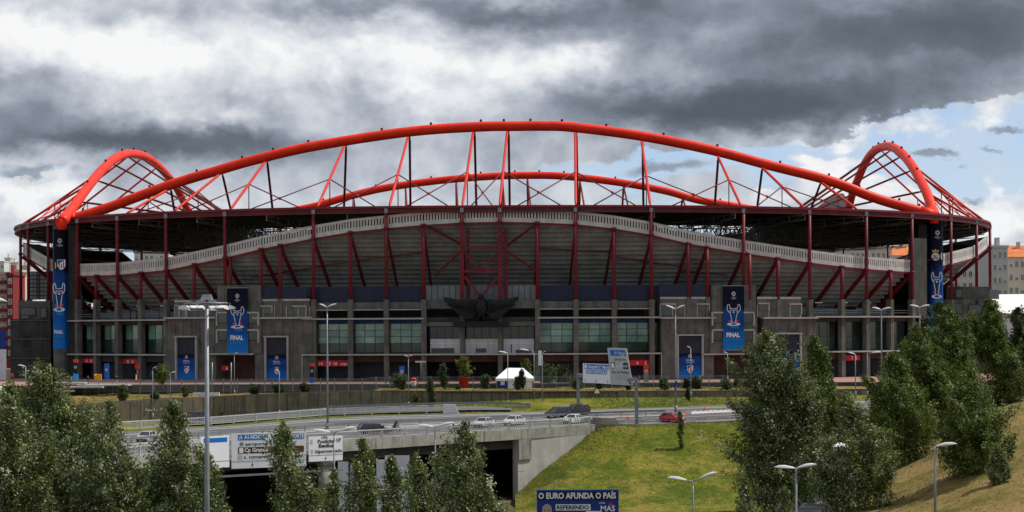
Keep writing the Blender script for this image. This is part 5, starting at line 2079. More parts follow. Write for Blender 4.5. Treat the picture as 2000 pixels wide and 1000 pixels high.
for s in (-1, 1):
    up = [(8, 590), (14, 584), (34, 586), (52, 584), (70, 580)]
    tips = [(74, 580), (71, 588), (66, 592), (67, 596), (60, 599), (59, 604), (52, 606), (46, 613), (38, 616), (28, 624), (16, 620), (8, 608)]
    mb = MB()
    outline = [(940 + s * a, b) for a, b in up + tips]
    n = len(outline)
    # arched wing: thicker at the leading edge, feather ends swept back
    f_, b_ = [], []
    for (x, y) in outline:
        r = abs(x - 940) / 74.0
        yy = -1.1 * r + 0.5 * r * r * 2
        th = 0.42 * (1 - r) + 0.10
        f_.append(ept(x, y, yy - th)); b_.append(ept(x, y, yy + th))
    c_f, c_b = ept(940 + s * 34, 598, -0.9), ept(940 + s * 34, 598, 0.1)
    mb.add(f_ + [c_f], [(i, (i + 1) % n, n) if s < 0 else ((i + 1) % n, i, n) for i in range(n)], smooth=False)
    mb.add(b_ + [c_b], [((i + 1) % n, i, n) if s < 0 else (i, (i + 1) % n, n) for i in range(n)])
    mb.grid([f_ + f_[:1], b_ + b_[:1]])
    w = mb.build('wing', M['bronze'], eg)
    for k in range(9):       # flight feathers
        a = 12 + k * 6.2
        p0, p1 = ept(940 + s * (a * 0.75 + 6), 594, -1.15 + 0.02 * k), ept(940 + s * (a + 4), 613 - k * 2.4, -0.85)
        MB().tube([p0, p0.lerp(p1, 0.7), p1], [0.16, 0.2, 0.05], 5).build('feather', M['bronze'], w)
MB().tube([ept(940, 580, 0.2), ept(940, 588, -0.5), ept(940, 600, -0.7), ept(940, 612, -0.3), ept(940, 622, 0.4)], [0.55, 1.0, 1.25, 0.85, 0.35], 12).build('body', M['bronze'], eg)
hd = MB().tube([ept(940, 592, -0.9), ept(939, 584, -1.0), ept(938, 579, -1.2), ept(936, 578.5, -1.75)], [0.62, 0.55, 0.50, 0.2], 10).build('head', M['bronze'], eg)
MB().tube([ept(936, 579, -1.65), ept(934.5, 580, -2.1), ept(934.2, 582, -2.2)], [0.2, 0.13, 0.03], 8).build('beak', M['bronze'], hd)
tl = MB()
for k in range(5):
    tl.tube([ept(940, 616, 0.2), ept(940 + (k - 2) * 4, 630, 0.7)], [0.3, 0.22], 6)
tl.build('tail', M['bronze'], eg)
for s in (-1, 1):
    MB().tube([ept(940 + s * 4, 611, -0.5), ept(940 + s * 5, 622, -0.6), ept(940 + s * 5, 628, -0.4)], [0.32, 0.16, 0.2], 8).build('leg', M['bronze'], eg)
MB().box((EC.x - 5.2, 367.6, EC.z - 1.0), (EC.x + 5.2, 369.6, EC.z)).build('perch', M['bronze'], eg)

# ------------------------------------------------------------------ the plaza fence
fence = thing('fence', 'long dark wire mesh fence along the front edge of the plaza', 'fence', edge_pt(700, -0.8))
fpts = []
x = 60
while x < 1500:
    p = edge_pt(x, -0.9 if x > 730 else -1.2) + Vector((0, -1.3, 0))
    fpts.append(p)
    x += 27
wires = MB()
for a, b in zip(fpts[:-1], fpts[1:]):
    MB().box((a.x - 0.06, a.y - 0.06, a.z - 0.2), (a.x + 0.06, a.y + 0.06, a.z + 2.35)).build('fence_post', M['galv_dark'], fence)
    rl = MB()
    for z in (0.1, 2.2):
        rl.bar(a + Vector((0, 0, z)), b + Vector((0, 0, z)), 0.05)
    rl.build('fence_rail', M['galv_dark'], fence)
    for k in range(14):
        p = a.lerp(b, (k + 0.5) / 14)
        wires.box((p.x - 0.016, p.y - 0.01, p.z + 0.05), (p.x + 0.016, p.y + 0.01, p.z + 2.2))
    for k in range(5):
        z = Vector((0, 0, 0.4 + 0.4 * k))
        wires.bar(a + z, b + z, 0.025)
tag(wires.build('wire_mesh', M['galv_dark'], fence), kind='stuff')

# ------------------------------------------------------------------ lamps
def head_mesh(L=2.0, w=0.55, h=0.28):
    """flattened drop-shaped lantern along +x, mounted at its rear"""
    mb = MB()
    secs = [(0.0, 0.10, 0.08), (0.15, 0.55, 0.55), (0.5, 1.0, 1.0), (0.8, 0.9, 0.8), (1.0, 0.3, 0.2)]
    rows = []
    for f, a, b in secs:
        rows.append([(L * f, w / 2 * a * math.cos(2 * PI * k / 10), h * b * (0.75 * max(0, math.sin(2 * PI * k / 10)) + 0.25 * math.sin(2 * PI * k / 10))) for k in range(11)])
    mb.grid(rows, smooth=True)
    mb.add([rows[0][k] for k in range(10)], [tuple(range(10))[::-1]]); mb.add([rows[-1][k] for k in range(10)], [tuple(range(10))])
    return mb


HEAD = head_mesh().mesh('lantern', M['lamp_white'])


def lamp(px, top, base, d, heads, label, r=0.14, base_z=None, group='street lamps', hl=1.0, r_top=None):
    """heads: photograph pixel of each lantern's outer end"""
    b = P(px, base, d)
    if base_z is not None: b.z = base_z
    tp = P(px, top, d)
    tp.x = b.x
    t = thing('street_lamp', label, 'street lamp', b, group=group)
    rt = r_top or r * 0.6
    MB().tube([b - Vector((0, 0, 0.4)), b + Vector((0, 0, (tp.z - b.z) * 0.5)), tp], [r, (r + rt) / 2, rt], 10).build('pole', M['galv'], t)
    MB().tube([b - Vector((0, 0, 0.3)), b + Vector((0, 0, 0.9))], r * 1.5, 10).build('base_sleeve', M['galv_dark'], t)
    hl0 = hl
    for hx, hy in heads:
        e = P(hx, hy, d)
        v = e - tp
        L = v.length
        hl = min(hl0, max(0.36, L / 2.0))
        inner = tp + v * max(0.0, 1 - (2.0 * hl) / max(L, 0.01))
        MB().tube([tp, inner + v.normalized() * 0.3], [rt * 0.8, rt * 0.6], 8).build('arm', M['galv'], t)
        o = link_mesh('lantern', HEAD, t, inner - b)
        o.scale = (hl, hl, hl)
        o.rotation_euler = (0, -math.atan2(v.z, math.hypot(v.x, v.y)), math.atan2(v.y, v.x))
    return t


lamp(640, 600, 839, 288, [(623.5, 593.5), (657.5, 593.5)], 'tall double lamp on the highway median in front of the left shops', r=0.17, r_top=0.085)
lamp(1320, 604, 803, 318, [(1300, 596.5), (1337, 596.5)], 'tall double lamp with a furled blue flag beside the red car', r=0.17, r_top=0.085)
lamp(1353.5, 940, 1000, 196, [(1304, 933), (1402, 922.5)], 'double lamp in front of the grass hill with its arms spread wide', base_z=LOWZ - 0.5)
lamp(1555, 915, 1000, 158, [(1513, 912.5), (1594.5, 907)], 'double lamp in front of the big right-hand poplar', base_z=LOWZ - 0.5)
lamp(1826.5, 872, 1030, 168, [(1868.5, 867)], 'single-arm lamp on the dry bank at the right')
lamp(850.5, 834, 1000, 226, [(813, 831.5), (887.5, 826)], 'double lamp in front of the bridge railing between the poplars', base_z=LOWZ - 0.5, r=0.12)
lamp(653, 845, 1000, 212, [(610, 841), (695, 835)], 'double lamp whose pole crosses the rightmost white road sign', base_z=LOWZ - 0.5, r=0.12)
lamp(1722, 605, 745, 336, [(1703, 600.5), (1741, 601)], 'tall double lamp above the right-hand trees')
lamp(1797, 600, 760, 340, [(1777, 596), (1816, 596)], 'tall double lamp beside the right corner shaft, foot hidden by trees')
lamp(1694.5, 690, 775, 322, [(1721, 688)], 'lamp with one arm to the right between the right-hand trees', r=0.1, hl=0.8)
lamp(1671, 692, 775, 326, [(1657, 688.5)], 'lamp with one arm to the left between the right-hand trees', r=0.1, hl=0.8)
lamp(298.5, 720, 818, 320, [(303, 717.5)], 'thin lamp at the small round tree by the left retaining wall', r=0.08, hl=0.7, group='thin lamps near the plaza')
lamp(333, 729, 789, 323, [(344, 726)], 'short lamp right of the small round tree', r=0.08, hl=0.7, group='thin lamps near the plaza')
lamp(50.5, 716, 815, 300, [(35, 713)], 'lamp with a box fitting in front of the left corner block', r=0.1, hl=0.8, group='thin lamps near the plaza')
lamp(546, 726, 812, 322, [(541, 722.5)], 'thin lamp before the gate right of the left tower', r=0.08, hl=0.7, group='thin lamps near the plaza')
lamp(458, 692, 772, 348, [(462, 690)], 'thin lamp under the left tower banner', r=0.08, hl=0.5, group='thin lamps near the plaza')
lamp(798, 696, 795, 334, [(792, 695), (805, 694.5)], 'thin lamp with two short heads left of the entrance', r=0.09, hl=0.5, group='thin lamps near the plaza')
lamp(992, 690, 792, 334, [(974, 686.5)], 'thin lamp with a long arm left of the white tent roof', r=0.08, hl=0.8, group='thin lamps near the plaza')
lamp(1043.5, 686, 800, 333, [(1015, 682.5)], 'thin lamp with a left arm at the right corner of the tent', r=0.08, hl=0.8, group='thin lamps near the plaza')
lamp(1059.5, 690, 803, 331, [(1064.5, 686.5)], 'thin lamp with a small white pennant right of the tent', r=0.09, hl=0.6, group='thin lamps near the plaza')
lamp(1349.5, 680, 775, 338, [(1343, 677)], 'thin lamp before the gate left of the right tower', r=0.09, hl=0.6, group='thin lamps near the plaza')
lamp(1421, 690, 745, 349, [(1415.5, 688)], 'thin lamp under the right tower banner', r=0.08, hl=0.5, group='thin lamps near the plaza')
lamp(-42, 584, 1000, 150, [(13, 589)], 'lamp head reaching in at the left edge', base_z=LOWZ - 0.5)
for px, lab in ((414.5, 'bare steel post left of the thin tower lamp'), (451.5, 'bare steel post directly beside the thin tower lamp')):
    a, b = P(px, 768, 340), P(px, 708, 340)
    tag(MB().tube([a - Vector((0, 0, 0.3)), b], [0.13, 0.10], 8).build('post', M['galv']), lab, 'post', 'bare posts on the terrace')
# flag on the tall lamp, pennant, fittings
d = 317.6
fl_ = thing('flag', 'blue furled flag hanging on the tall double lamp', 'flag', P(1321, 765, d))
mb = MB()
rows = []
for j in range(9):
    py = 737 + j * 3.4
    w = 3.6 if j < 4 else 5.5 - (j - 4) * 0.6
    off = 0 if j < 4 else -1.5
    rows.append([P(1320.5 + off + w * (k / 4 - 0.5), py, d + 0.25 * math.sin(k * 2.2 + j)) for k in range(5)])
mb.grid(rows); mb.grid([[p + Vector((0, 0.04, 0)) for p in r][::-1] for r in rows])
mb.build('flag_cloth', [M['blue_print']], fl_)
mb = MB().box(P(1319, 744, d - 0.45), P(1321.5, 741, d - 0.4))
mb.build('flag_emblem', [M['silver_print']], fl_)
a = P(1051.5, 714, 331.3)
pn = MB().box((a.x, 331.25, a.z), (a.x + 0.55, 331.3, a.z + 2.5)).build('pennant', M['white'])
tag(pn, 'small white pennant hanging on the thin lamp beside the tent', 'pennant')
a = P(57, 740, 299.8)
o = MB().box((a.x, 299.5, a.z), (a.x + 0.9, 300.0, a.z + 0.55)).build('speaker_box', M['white_panel'])
tag(o, 'pale box fitting on the lamp post by the left corner', 'box')
tt = thing('sign_mast', 'thin mast with a narrow white name board left of the pot tree', 'sign', P(822, 745, 347))
a, b = P(822, 745, 347), P(822, 704, 347)
MB().tube([a, b], 0.06, 6).build('mast', M['galv_dark'], tt)
bd = Board(P(811, 708, 346.9), (1, 0, 0), (0, -1, 0))
MB().box(bd.p(0, -0.05, 0.0) - Vector((0, 0.0, 0)), bd.p(1.9, 0.30, -0.08)).build('name_board', M['galv_dark'], tt)
mb = MB(); [bd.rect(mb, 0.05 + k * 0.26, 0.02, 0.22 + k * 0.26, 0.22, 0.02) for k in range(7)]
mb.build('white_mark', M['white_print'], tt)

# ------------------------------------------------------------------ tall floodlight mast in the foreground
d = 135.0
FB = P(403, 1000, d); FB.z = LOWZ - 0.45
ft = P(405.5, 603, d)
fm = thing('floodlight_mast', 'tall grey floodlight mast with a ring of white lamps in the foreground', 'floodlight mast', FB)
tp = Vector((FB.x + 0.10, d, ft.z))
MB().tube([FB, FB.lerp(tp, 0.5), tp], [0.21, 0.175, 0.13], 14).build('pole', M['galv'], fm)
MB().tube([FB, FB + Vector((0, 0, 1.2))], 0.34, 14).build('base_sleeve', M['galv_dark'], fm)
k = d / FPX
c = Vector((tp.x, d, tp.z))


def fpp(dx, dy, y=0.0):
    return c + Vector((dx * k, y, dy * k))


ring = [fpp(40 * math.cos(2 * PI * i / 24), 11.0, 40 * k * math.sin(2 * PI * i / 24)) for i in range(25)]
MB().tube(ring, 0.05, 6, caps=False).build('lamp_ring', M['galv'], fm)
ring2 = [fpp(20 * math.cos(2 * PI * i / 24), 11.0, 20 * k * math.sin(2 * PI * i / 24)) for i in range(25)]
MB().tube(ring2, 0.04, 6, caps=False).build('lamp_ring', M['galv'], fm)
for i in range(6):
    a = 2 * PI * i / 6 + 0.3
    MB().bar(fpp(0, 11.5), fpp(40 * math.cos(a), 11.5, 40 * k * math.sin(a)), 0.05).build('spoke', M['galv'], fm)
# upper hood of the winch
a = fpp(-8, 18); hood = MB()
lo = [fpp(-12, 17, -0.35), fpp(11, 17, -0.35), fpp(11, 17, 0.35), fpp(-12, 17, 0.35)]
hi = [fpp(-7, 28, -0.2), fpp(8, 28, -0.2), fpp(8, 28, 0.2), fpp(-7, 28, 0.2)]
hood.hexa(lo + hi)
hood.build('hood', M['galv'], fm)
MB().tube([fpp(0, 0), fpp(0, 17)], 0.12, 10).build('neck', M['galv_dark'], fm)


def flood(dx, dy, yy, yaw, w=24, h=9):
    mb = MB()
    W, D, H = w * k, 0.55, h * k
    # shell with rounded back, open face tilted down
    prof = [(-0.5, 0.0), (-0.42, 0.55), (-0.2, 0.95), (0.15, 1.0), (0.5, 0.55), (0.5, 0.35)]
    rows = []
    for x in (-W / 2, W / 2):
        rows.append([(x, p * D * 1.4, q * H) for p, q in prof])
    n = len(prof)
    mb.grid([rows[0], rows[1]][::-1])
    mb.add(rows[0], [tuple(range(n))]); mb.add(rows[1], [tuple(range(n))[::-1]])
    mb.quad(rows[0][0], rows[1][0], rows[1][-1], rows[0][-1], 1)
    me = mb.mesh('floodlight', [M['white'], M['galv_dark']])
    o = link_mesh('floodlight', me, fm, fpp(dx, dy, yy) - FB)
    o.rotation_euler = (R(0), 0, yaw)
    MB().bar(fpp(dx, dy + h, yy), fpp(dx, 11, yy * 0.9), 0.06).build('floodlight_bracket', M['galv'], fm)


flood(-16, -3, -0.9, R(180), 28)
flood(30, -3, -0.75, R(165), 24)
flood(-44, -3, 0.0, R(90), 20, 10)
flood(44, -3, 0.2, R(-80), 20, 9)
flood(8, -3, 0.9, R(10), 24)
flood(-22, -3, 0.9, R(-10), 24)

# ------------------------------------------------------------------ motorway signs
def sign_text(bd, t, items):
    for body, u, v, h, w, m, bold in items:
        mb = MB(); bd.text(mb, body, u, v, h * 1.12, w * 1.04, 0.035, bold=bold * 1.6)
        mb.build('lettering', M[m], t)


M['sign_face'] = mat('white_sign_sheet', (0.80, 0.81, 0.82), 0.4, 0.03, 0.5)
M['sign_grey'] = mat('dull_sign_sheet', (0.46, 0.475, 0.49), 0.4, 0.06, 0.5, streak=0.1)
M['sign_blue'] = mat('blue_sign_sheet', (0.012, 0.155, 0.52), 0.4, 0.04, 0.5)
M['sign_brown'] = mat('brown_sign_sheet', (0.10, 0.035, 0.025), 0.4, 0.04, 0.5)


def panel(t, bd, u0, v0, u1, v1, m, name='panel', e=0.012, th=0.012):
    q = [bd.p(u0, v0, e), bd.p(u1, v0, e), bd.p(u1, v0, e - th), bd.p(u0, v0, e - th)]
    return MB().hexa(q + [p + Vector((0, 0, v1 - v0)) for p in q]).build(name, M[m], t)


def arrow(t, bd, u, v, h, m='black_print', rot=0.0):
    mb = MB()
    pts = [(-0.07, 0.5), (0.07, 0.5), (0.07, 0.0), (0.3, 0.0), (0.0, -0.5), (-0.3, 0.0), (-0.07, 0.0)]
    c_, s_ = math.cos(rot), math.sin(rot)
    bd.poly(mb, [(u + (x * c_ - y * s_) * h, v + (x * s_ + y * c_) * h) for x, y in pts], 0.03)
    mb.build('arrow_print', M[m], t)


def gantry_sign(px0, px1, r0, r1, d0, d1, label, face='sign_face'):
    """upright panel; returns thing and board"""
    a, b = P(px0, r1, d0), P(px1, r1, d1)
    b.z = a.z
    top = P(px0, r0, d0).z
    u = (b - a); L = u.length; u.normalize()
    n = Vector((u.y, -u.x, 0))
    t = thing('road_sign', label, 'road sign', a.lerp(b, 0.5), group='white motorway direction signs')
    h = top - a.z
    q = [a, b, b - n * 0.12, a - n * 0.12]
    MB().hexa(q + [p + Vector((0, 0, h)) for p in q]).build('sign_board', M[face], t)
    bd = Board(a, u, n)
    mb = MB()
    for v in (h * 0.25, h * 0.75):
        mb.bar(a - n * 0.2 + Vector((0, 0, v)), b - n * 0.2 + Vector((0, 0, v)), 0.14)
    mb.build('stiffener', M['galv_dark'], t)
    mb = MB()
    for u0 in (L * 0.2, L * 0.8):
        mb.bar(bd.p(u0, -0.0, -0.25), bd.p(u0, h, -0.25), 0.14)
    mb.build('bracket', M['galv_dark'], t)
    return t, bd, L, h


t, bd, L, h = gantry_sign(452.5, 598, 847, 915.5, 236, 240, 'widest white road sign with A1-NORTE, partly behind a poplar')
panel(t, bd, L * 0.085, h * 0.80, L * 0.45, h * 0.965, 'sign_blue')
panel(t, bd, L * 0.60, h * 0.80, L * 0.975, h * 0.965, 'sign_blue')
panel(t, bd, L * 0.085, h * 0.42, L * 0.97, h * 0.60, 'sign_brown')
panel(t, bd, L * 0.10, h * 0.44, L * 0.155, h * 0.58, 'sign_face', 'pictogram', 0.03, 0.01)
panel(t, bd, L * 0.11, h * 0.63, L * 0.165, h * 0.76, 'sign_grey', 'pictogram', 0.02, 0.008)
panel(t, bd, L * 0.085, h * 0.26, L * 0.14, h * 0.38, 'sign_grey', 'pictogram', 0.02, 0.008)
panel(t, bd, 0.0, h * 0.195, L, h * 0.205, 'black_print', 'dividing_line', 0.02, 0.008)
sign_text(bd, t, [('A1-NORTE', L * 0.165, h * 0.835, h * 0.10, L * 0.265, 'white_print', 0.02), ('NORTE', L * 0.79, h * 0.835, h * 0.10, L * 0.17, 'white_print', 0.02),
                  ('aeroporto', L * 0.18, h * 0.645, h * 0.085, L * 0.28, 'black_print', 0.015), ('Cp Grande', L * 0.17, h * 0.465, h * 0.10, L * 0.30, 'white_print', 0.02),
                  ('z. comercial', L * 0.155, h * 0.275, h * 0.085, L * 0.34, 'black_print', 0.015)])
arrow(t, bd, L * 0.275, h * 0.10, h * 0.13)
arrow(t, bd, L * 0.74, h * 0.10, h * 0.13)
t2 = MB(); arr = [(L * 0.115, h * 0.695), (L * 0.155, h * 0.695)]
bd.stroke(t2, arr, 0.1, 0.035); bd.stroke(t2, [(L * 0.13, h * 0.655), (L * 0.115, h * 0.695), (L * 0.13, h * 0.735)], 0.08, 0.036); t2.build('arrow_print', M['black_print'], t)
mb = MB()
for q in range(2):
    bd.stroke(mb, [(L * (0.105 + 0.03 * q), h * 0.82), (L * (0.115 + 0.012 * q), h * 0.94)], 0.07, 0.03)
bd.stroke(mb, [(L * 0.10, h * 0.88), (L * 0.145, h * 0.88)], 0.08, 0.031)
mb.build('motorway_symbol', M['white_print'], t)

t, bd, L, h = gantry_sign(603.5, 669.5, 853, 902, 243, 246, 'white road sign with Pontinha and Benfica, rightmost of the bridge signs')
panel(t, bd, L * 0.04, h * 0.70, L * 0.11, h * 0.88, 'sign_grey', 'pictogram', 0.02, 0.008)
panel(t, bd, L * 0.06, h * 0.32, L * 0.12, h * 0.48, 'sign_grey', 'pictogram', 0.02, 0.008)
panel(t, bd, 0.0, h * 0.235, L, h * 0.247, 'black_print', 'dividing_line', 0.02, 0.008)
sign_text(bd, t, [('Pontinha', L * 0.26, h * 0.73, h * 0.12, L * 0.46, 'black_print', 0.02), ('CP', L * 0.80, h * 0.76, h * 0.11, L * 0.14, 'black_print', 0.02), ('Benfica', L * 0.29, h * 0.55, h * 0.13, L * 0.42, 'black_print', 0.02),
                  ('hipermercado', L * 0.19, h * 0.335, h * 0.12, L * 0.76, 'black_print', 0.015), ('CRIL', L * 0.36, h * 0.90, h * 0.09, L * 0.2, 'black_print', 0.015)])
arrow(t, bd, L * 0.49, h * 0.12, h * 0.15)
t, bd, L, h = gantry_sign(392, 449, 853, 916, 233, 236, 'white road sign mostly hidden by a poplar, leftmost of the bridge signs')
panel(t, bd, L * 0.1, h * 0.80, L * 0.91, h * 0.94, 'sign_blue')
panel(t, bd, 0.0, h * 0.20, L, h * 0.21, 'black_print', 'dividing_line', 0.02, 0.008)
arrow(t, bd, L * 0.5, h * 0.10, h * 0.13)
gb = thing('sign_support', 'steel lattice beam holding the white signs on the bridge', 'sign support', P(520, 900, 248))
mb = MB()
for zz in (-1.0, -3.4):
    p0, p1 = P(392, 880, 235.5), P(669, 880, 247.5)
    p0.z = p1.z = CAM_Z - 14.4 + zz + 0.5
    mb.bar(p0 + Vector((0, 0.3, 0)), p1 + Vector((0, 0.3, 0)), 0.22)
mb.build('beam', M['galv_dark'], gb)
for px in (420, 470, 560, 610, 650):
    a = P(px, 880, 0.0 + np.interp(px, [392, 669], [235.9, 247.9]))
    b = Nf(px + 6) + nrm(px + 6) * 0.3
    zz = CAM_Z - 14.9
    MB().bar((a.x, a.y, zz), (b.x, b.y, b.z + 0.1), 0.2).build('bracket', M['galv_dark'], gb)

# gantry across the far road with a straight and a leaning sign
gg = thing('sign_gantry', 'grey steel gantry over the highway with two posts', 'gantry', P(1243, 828, 301))
pl, pr = P(1129.5, 799, 324), P(1243.5, 828, 302)
tl_, tr_ = P(1129.5, 729, 324), P(1243.5, 738, 302)
for a, b in ((pl, tl_), (pr, tr_)):
    b = Vector((a.x, a.y, b.z))
    MB().box((a.x - 0.25, a.y - 0.25, a.z - 0.3), (a.x + 0.25, a.y + 0.25, b.z)).build('gantry_post', M['galv'], gg)
MB().bar(tl_ - Vector((0, 0, 0.3)), tr_ - Vector((0, 0, 0.3)), 0.5, 0.55).build('gantry_beam', M['galv'], gg)
dd = lambda px: float(np.interp(px, [1129.5, 1243.5], [323.4, 301.4]))
t, bd, L, h = gantry_sign(1138.5, 1191.5, 709.5, 747, dd(1138.5) - 0.5, dd(1191.5) - 0.5, 'white road sign with Hospital on blue, hung upright on the far gantry')
panel(t, bd, L * 0.05, h * 0.72, L * 0.97, h * 0.97, 'sign_blue')
panel(t, bd, L * 0.12, h * 0.47, L * 0.90, h * 0.69, 'sign_blue')
sign_text(bd, t, [('Hospital S.ª Maria', L * 0.20, h * 0.77, h * 0.14, L * 0.75, 'white_print', 0.015), ('EIXO NORTE-SUL', L * 0.15, h * 0.51, h * 0.13, L * 0.72, 'white_print', 0.02)])
panel(t, bd, L * 0.07, h * 0.75, L * 0.16, h * 0.94, 'sign_face', 'pictogram', 0.03, 0.008)
for f in (0.1, 0.5, 0.92):
    arrow(t, bd, L * f, h * 0.13, h * 0.19)
# leaning sign: turned out of the vertical on its bracket
c0, c1, c2, c3 = P(1193.5, 751, dd(1192) - 1.1), P(1235, 753, dd(1228) - 1.1), P(1223, 680.5, dd(1222) - 1.6), P(1186, 679.5, dd(1188) - 1.6)
t = thing('road_sign', 'dull grey road sign with A1 Norte leaning out of line on the far gantry', 'road sign', c0, group='white motorway direction signs')
nn = (c1 - c0).cross(c3 - c0).normalized()
if nn.y > 0: nn = -nn
MB().hexa([c0, c1, c1 - nn * 0.12, c0 - nn * 0.12, c3, c2, c2 - nn * 0.12, c3 - nn * 0.12]).build('sign_board', M['sign_grey'], t)


class Quad(Board):
    """board on a general quadrilateral, u and v running 0..1"""
    def __init__(self, c0, c1, c2, c3, n): self.c, self.n = (c0, c1, c2, c3), n
    def p(self, u, v, e=0.02):
        a, b, c_, d_ = self.c
        return a.lerp(b, u).lerp(d_.lerp(c_, u), v) + self.n * e


qb = Quad(c0, c1, c2, c3, nn)
mb = MB(); qb.rect(mb, 0.13, 0.79, 0.93, 0.95, 0.02); mb.build('panel', M['sign_blue'], t)
mb = MB(); qb.rect(mb, 0.10, 0.44, 0.95, 0.61, 0.02); mb.build('panel', M['black_print'], t)
mb = MB(); qb.rect(mb, 0.13, 0.46, 0.27, 0.59, 0.04); mb.build('pictogram', M['sign_face'], t)
for body, u, v, hh, w, m in (('A1 Norte', 0.36, 0.825, 0.09, 0.53, 'white_print'), ('aeroporto', 0.32, 0.66, 0.08, 0.58, 'black_print'), ('Cp. Grande', 0.32, 0.485, 0.09, 0.60, 'white_print'), ('Alto dos Moinhos', 0.12, 0.31, 0.085, 0.82, 'black_print')):
    mb = MB(); qb.text(mb, body, u, v, hh, w, 0.045, bold=0.0); mb.build('lettering', M[m], t)
mb = MB(); qb.rect(mb, 0.25, 0.15, 0.8, 0.26, 0.03); mb.build('blank_patch', mat('faded_sign_patch', (0.42, 0.40, 0.35), 0.5, 0.05, 1.0), t)
mb = MB(); qb.poly(mb, [(0.84, 0.115), (0.88, 0.125), (0.94, 0.07), (0.965, 0.085), (0.97, 0.02), (0.89, 0.035), (0.91, 0.055)][::-1], 0.045); mb.build('arrow_print', M['black_print'], t)
MB().bar(tl_.lerp(tr_, 0.58) - Vector((0, 0, 0.3)), c0.lerp(c2, 0.5) - nn * 0.15, 0.2).build('bracket', M['galv_dark'], t)

# ------------------------------------------------------------------ billboards
d = 205.0
a, b = P(1050, 1018, d), P(1207, 1018, d)
zt = P(1128, 958, d).z
M['poster_blue'] = mat('poster_blue', (0.012, 0.040, 0.22), 0.45, 0.08, 0.5)
t = thing('billboard', 'blue election billboard reading O EURO AFUNDA O PAIS below the grass hill', 'billboard', a.lerp(b, 0.5))
w, h = b.x - a.x, zt - a.z
MB().box((a.x, d, a.z), (b.x, d + 0.25, zt)).build('poster', M['poster_blue'], t)
mb = MB(); mb.box((a.x - 0.08, d - 0.06, zt), (b.x + 0.08, d + 0.3, zt + 0.10)); mb.box((a.x - 0.08, d - 0.06, a.z), (a.x, d + 0.3, zt)); mb.box((b.x, d - 0.06, a.z), (b.x + 0.08, d + 0.3, zt)); mb.box((a.x - 0.08, d - 0.06, a.z - 0.1), (b.x + 0.08, d + 0.3, a.z))
mb.build('billboard_frame', M['blue_print'], t)
bd = Board((a.x, d, a.z), (1, 0, 0), (0, -1, 0))
H = h
mb = MB(); bd.rect(mb, 0.0, H - 1.0, w, H - 0.18, 0.01); mb.build('black_band', M['black_print'], t)
mb = MB(); bd.text(mb, 'O EURO AFUNDA O PAÍS', w * 0.012, H - 0.82, 0.58, w * 0.965, 0.03, bold=0.035); mb.build('lettering', M['white_print'], t)
mb = MB(); bd.rect(mb, w * 0.225, H - 2.05, w * 0.66, H - 1.42, 0.02); mb.build('white_box', M['white_print'], t)
mb = MB(); bd.text(mb, 'REFERENDO', w * 0.24, H - 1.93, 0.40, w * 0.40, 0.035, bold=0.035); mb.build('lettering', M['black_print'], t)
mb = MB(); bd.rect(mb, w * 0.60, H - 2.75, w * 0.80, H - 2.12, 0.02); mb.build('white_box', M['white_print'], t)
mb = MB(); bd.text(mb, 'MAS', w * 0.785, H - 2.14, 0.56, w * 0.18, 0.03, bold=0.02); mb.build('lettering', M['white_print'], t); mb = MB(); bd.text(mb, 'vota', w * 0.76, H - 1.36, 0.2, w * 0.08, 0.03, bold=0.01); mb.build('lettering', M['white_print'], t)
mb = MB(); bd.poly(mb, circle(w * 0.905, H - 1.42, 0.14, 10), 0.04); bd.poly(mb, circle(w * 0.925, H - 1.52, 0.12, 10), 0.045); mb.build('red_flower_print', M['red_print'], t)
mb = MB(); bd.poly(mb, circle(w * 0.117, H - 2.15, 0.50, 18, 0.66), 0.02); bd.poly(mb, [(w * 0.02, H - 3.1), (w * 0.22, H - 3.1), (w * 0.17, H - 2.65), (w * 0.07, H - 2.65)], 0.015); mb.build('portrait_print', M['skin'], t)
mb = MB(); bd.poly(mb, [(w * 0.117 + 0.54 * math.cos(a_), H - 2.05 + 0.68 * math.sin(a_)) for a_ in np.linspace(0.15, PI - 0.15, 10)] + [(w * 0.117 - 0.42, H - 1.85), (w * 0.117, H - 1.62), (w * 0.117 + 0.42, H - 1.85)], 0.035); mb.build('portrait_hair', M['hair'], t)
mb = MB()
for s in (-1, 1):
    bd.rect(mb, w * 0.117 + s * 0.2 - 0.09, H - 2.1, w * 0.117 + s * 0.2 + 0.09, H - 2.03, 0.04)
bd.rect(mb, w * 0.117 - 0.14, H - 2.52, w * 0.117 + 0.14, H - 2.47, 0.04)
mb.build('portrait_feature', M['cloth_dk'], t)
for f in (0.2, 0.8):
    x = a.x + w * f
    MB().box((x - 0.15, d + 0.28, LOWZ - 0.6), (x + 0.15, d + 0.55, zt - 0.5)).build('billboard_leg', M['galv_dark'], t)

d = 296.0
a, b = P(3, 818, d), P(72, 818, d)
zt = P(40, 779, d).z
t = thing('billboard', 'dark blue billboard with white lettering half hidden by the left poplars', 'billboard', a.lerp(b, 0.5))
MB().box((a.x, d, a.z), (b.x, d + 0.2, zt)).build('poster', M['poster_blue'], t)
bd = Board((a.x, d, a.z), (1, 0, 0), (0, -1, 0))
w, h = b.x - a.x, zt - a.z
mb = MB(); bd.text(mb, 'MUDAN', w * 0.22, h * 0.40, h * 0.30, w * 0.66, 0.03, bold=0.03); mb.build('lettering', M['white_print'], t)
for f in (0.2, 0.8):
    x = a.x + w * f
    MB().box((x - 0.12, d + 0.22, a.z - 3.5), (x + 0.12, d + 0.4, a.z + 1.0)).build('billboard_leg', M['galv_dark'], t)
a, b = P(-20, 682, 395), P(12, 682, 395)
t = thing('billboard', 'blue hoarding panel left of the corner block at the left edge', 'billboard', a.lerp(b, 0.5))
zt = P(0, 645, 395).z
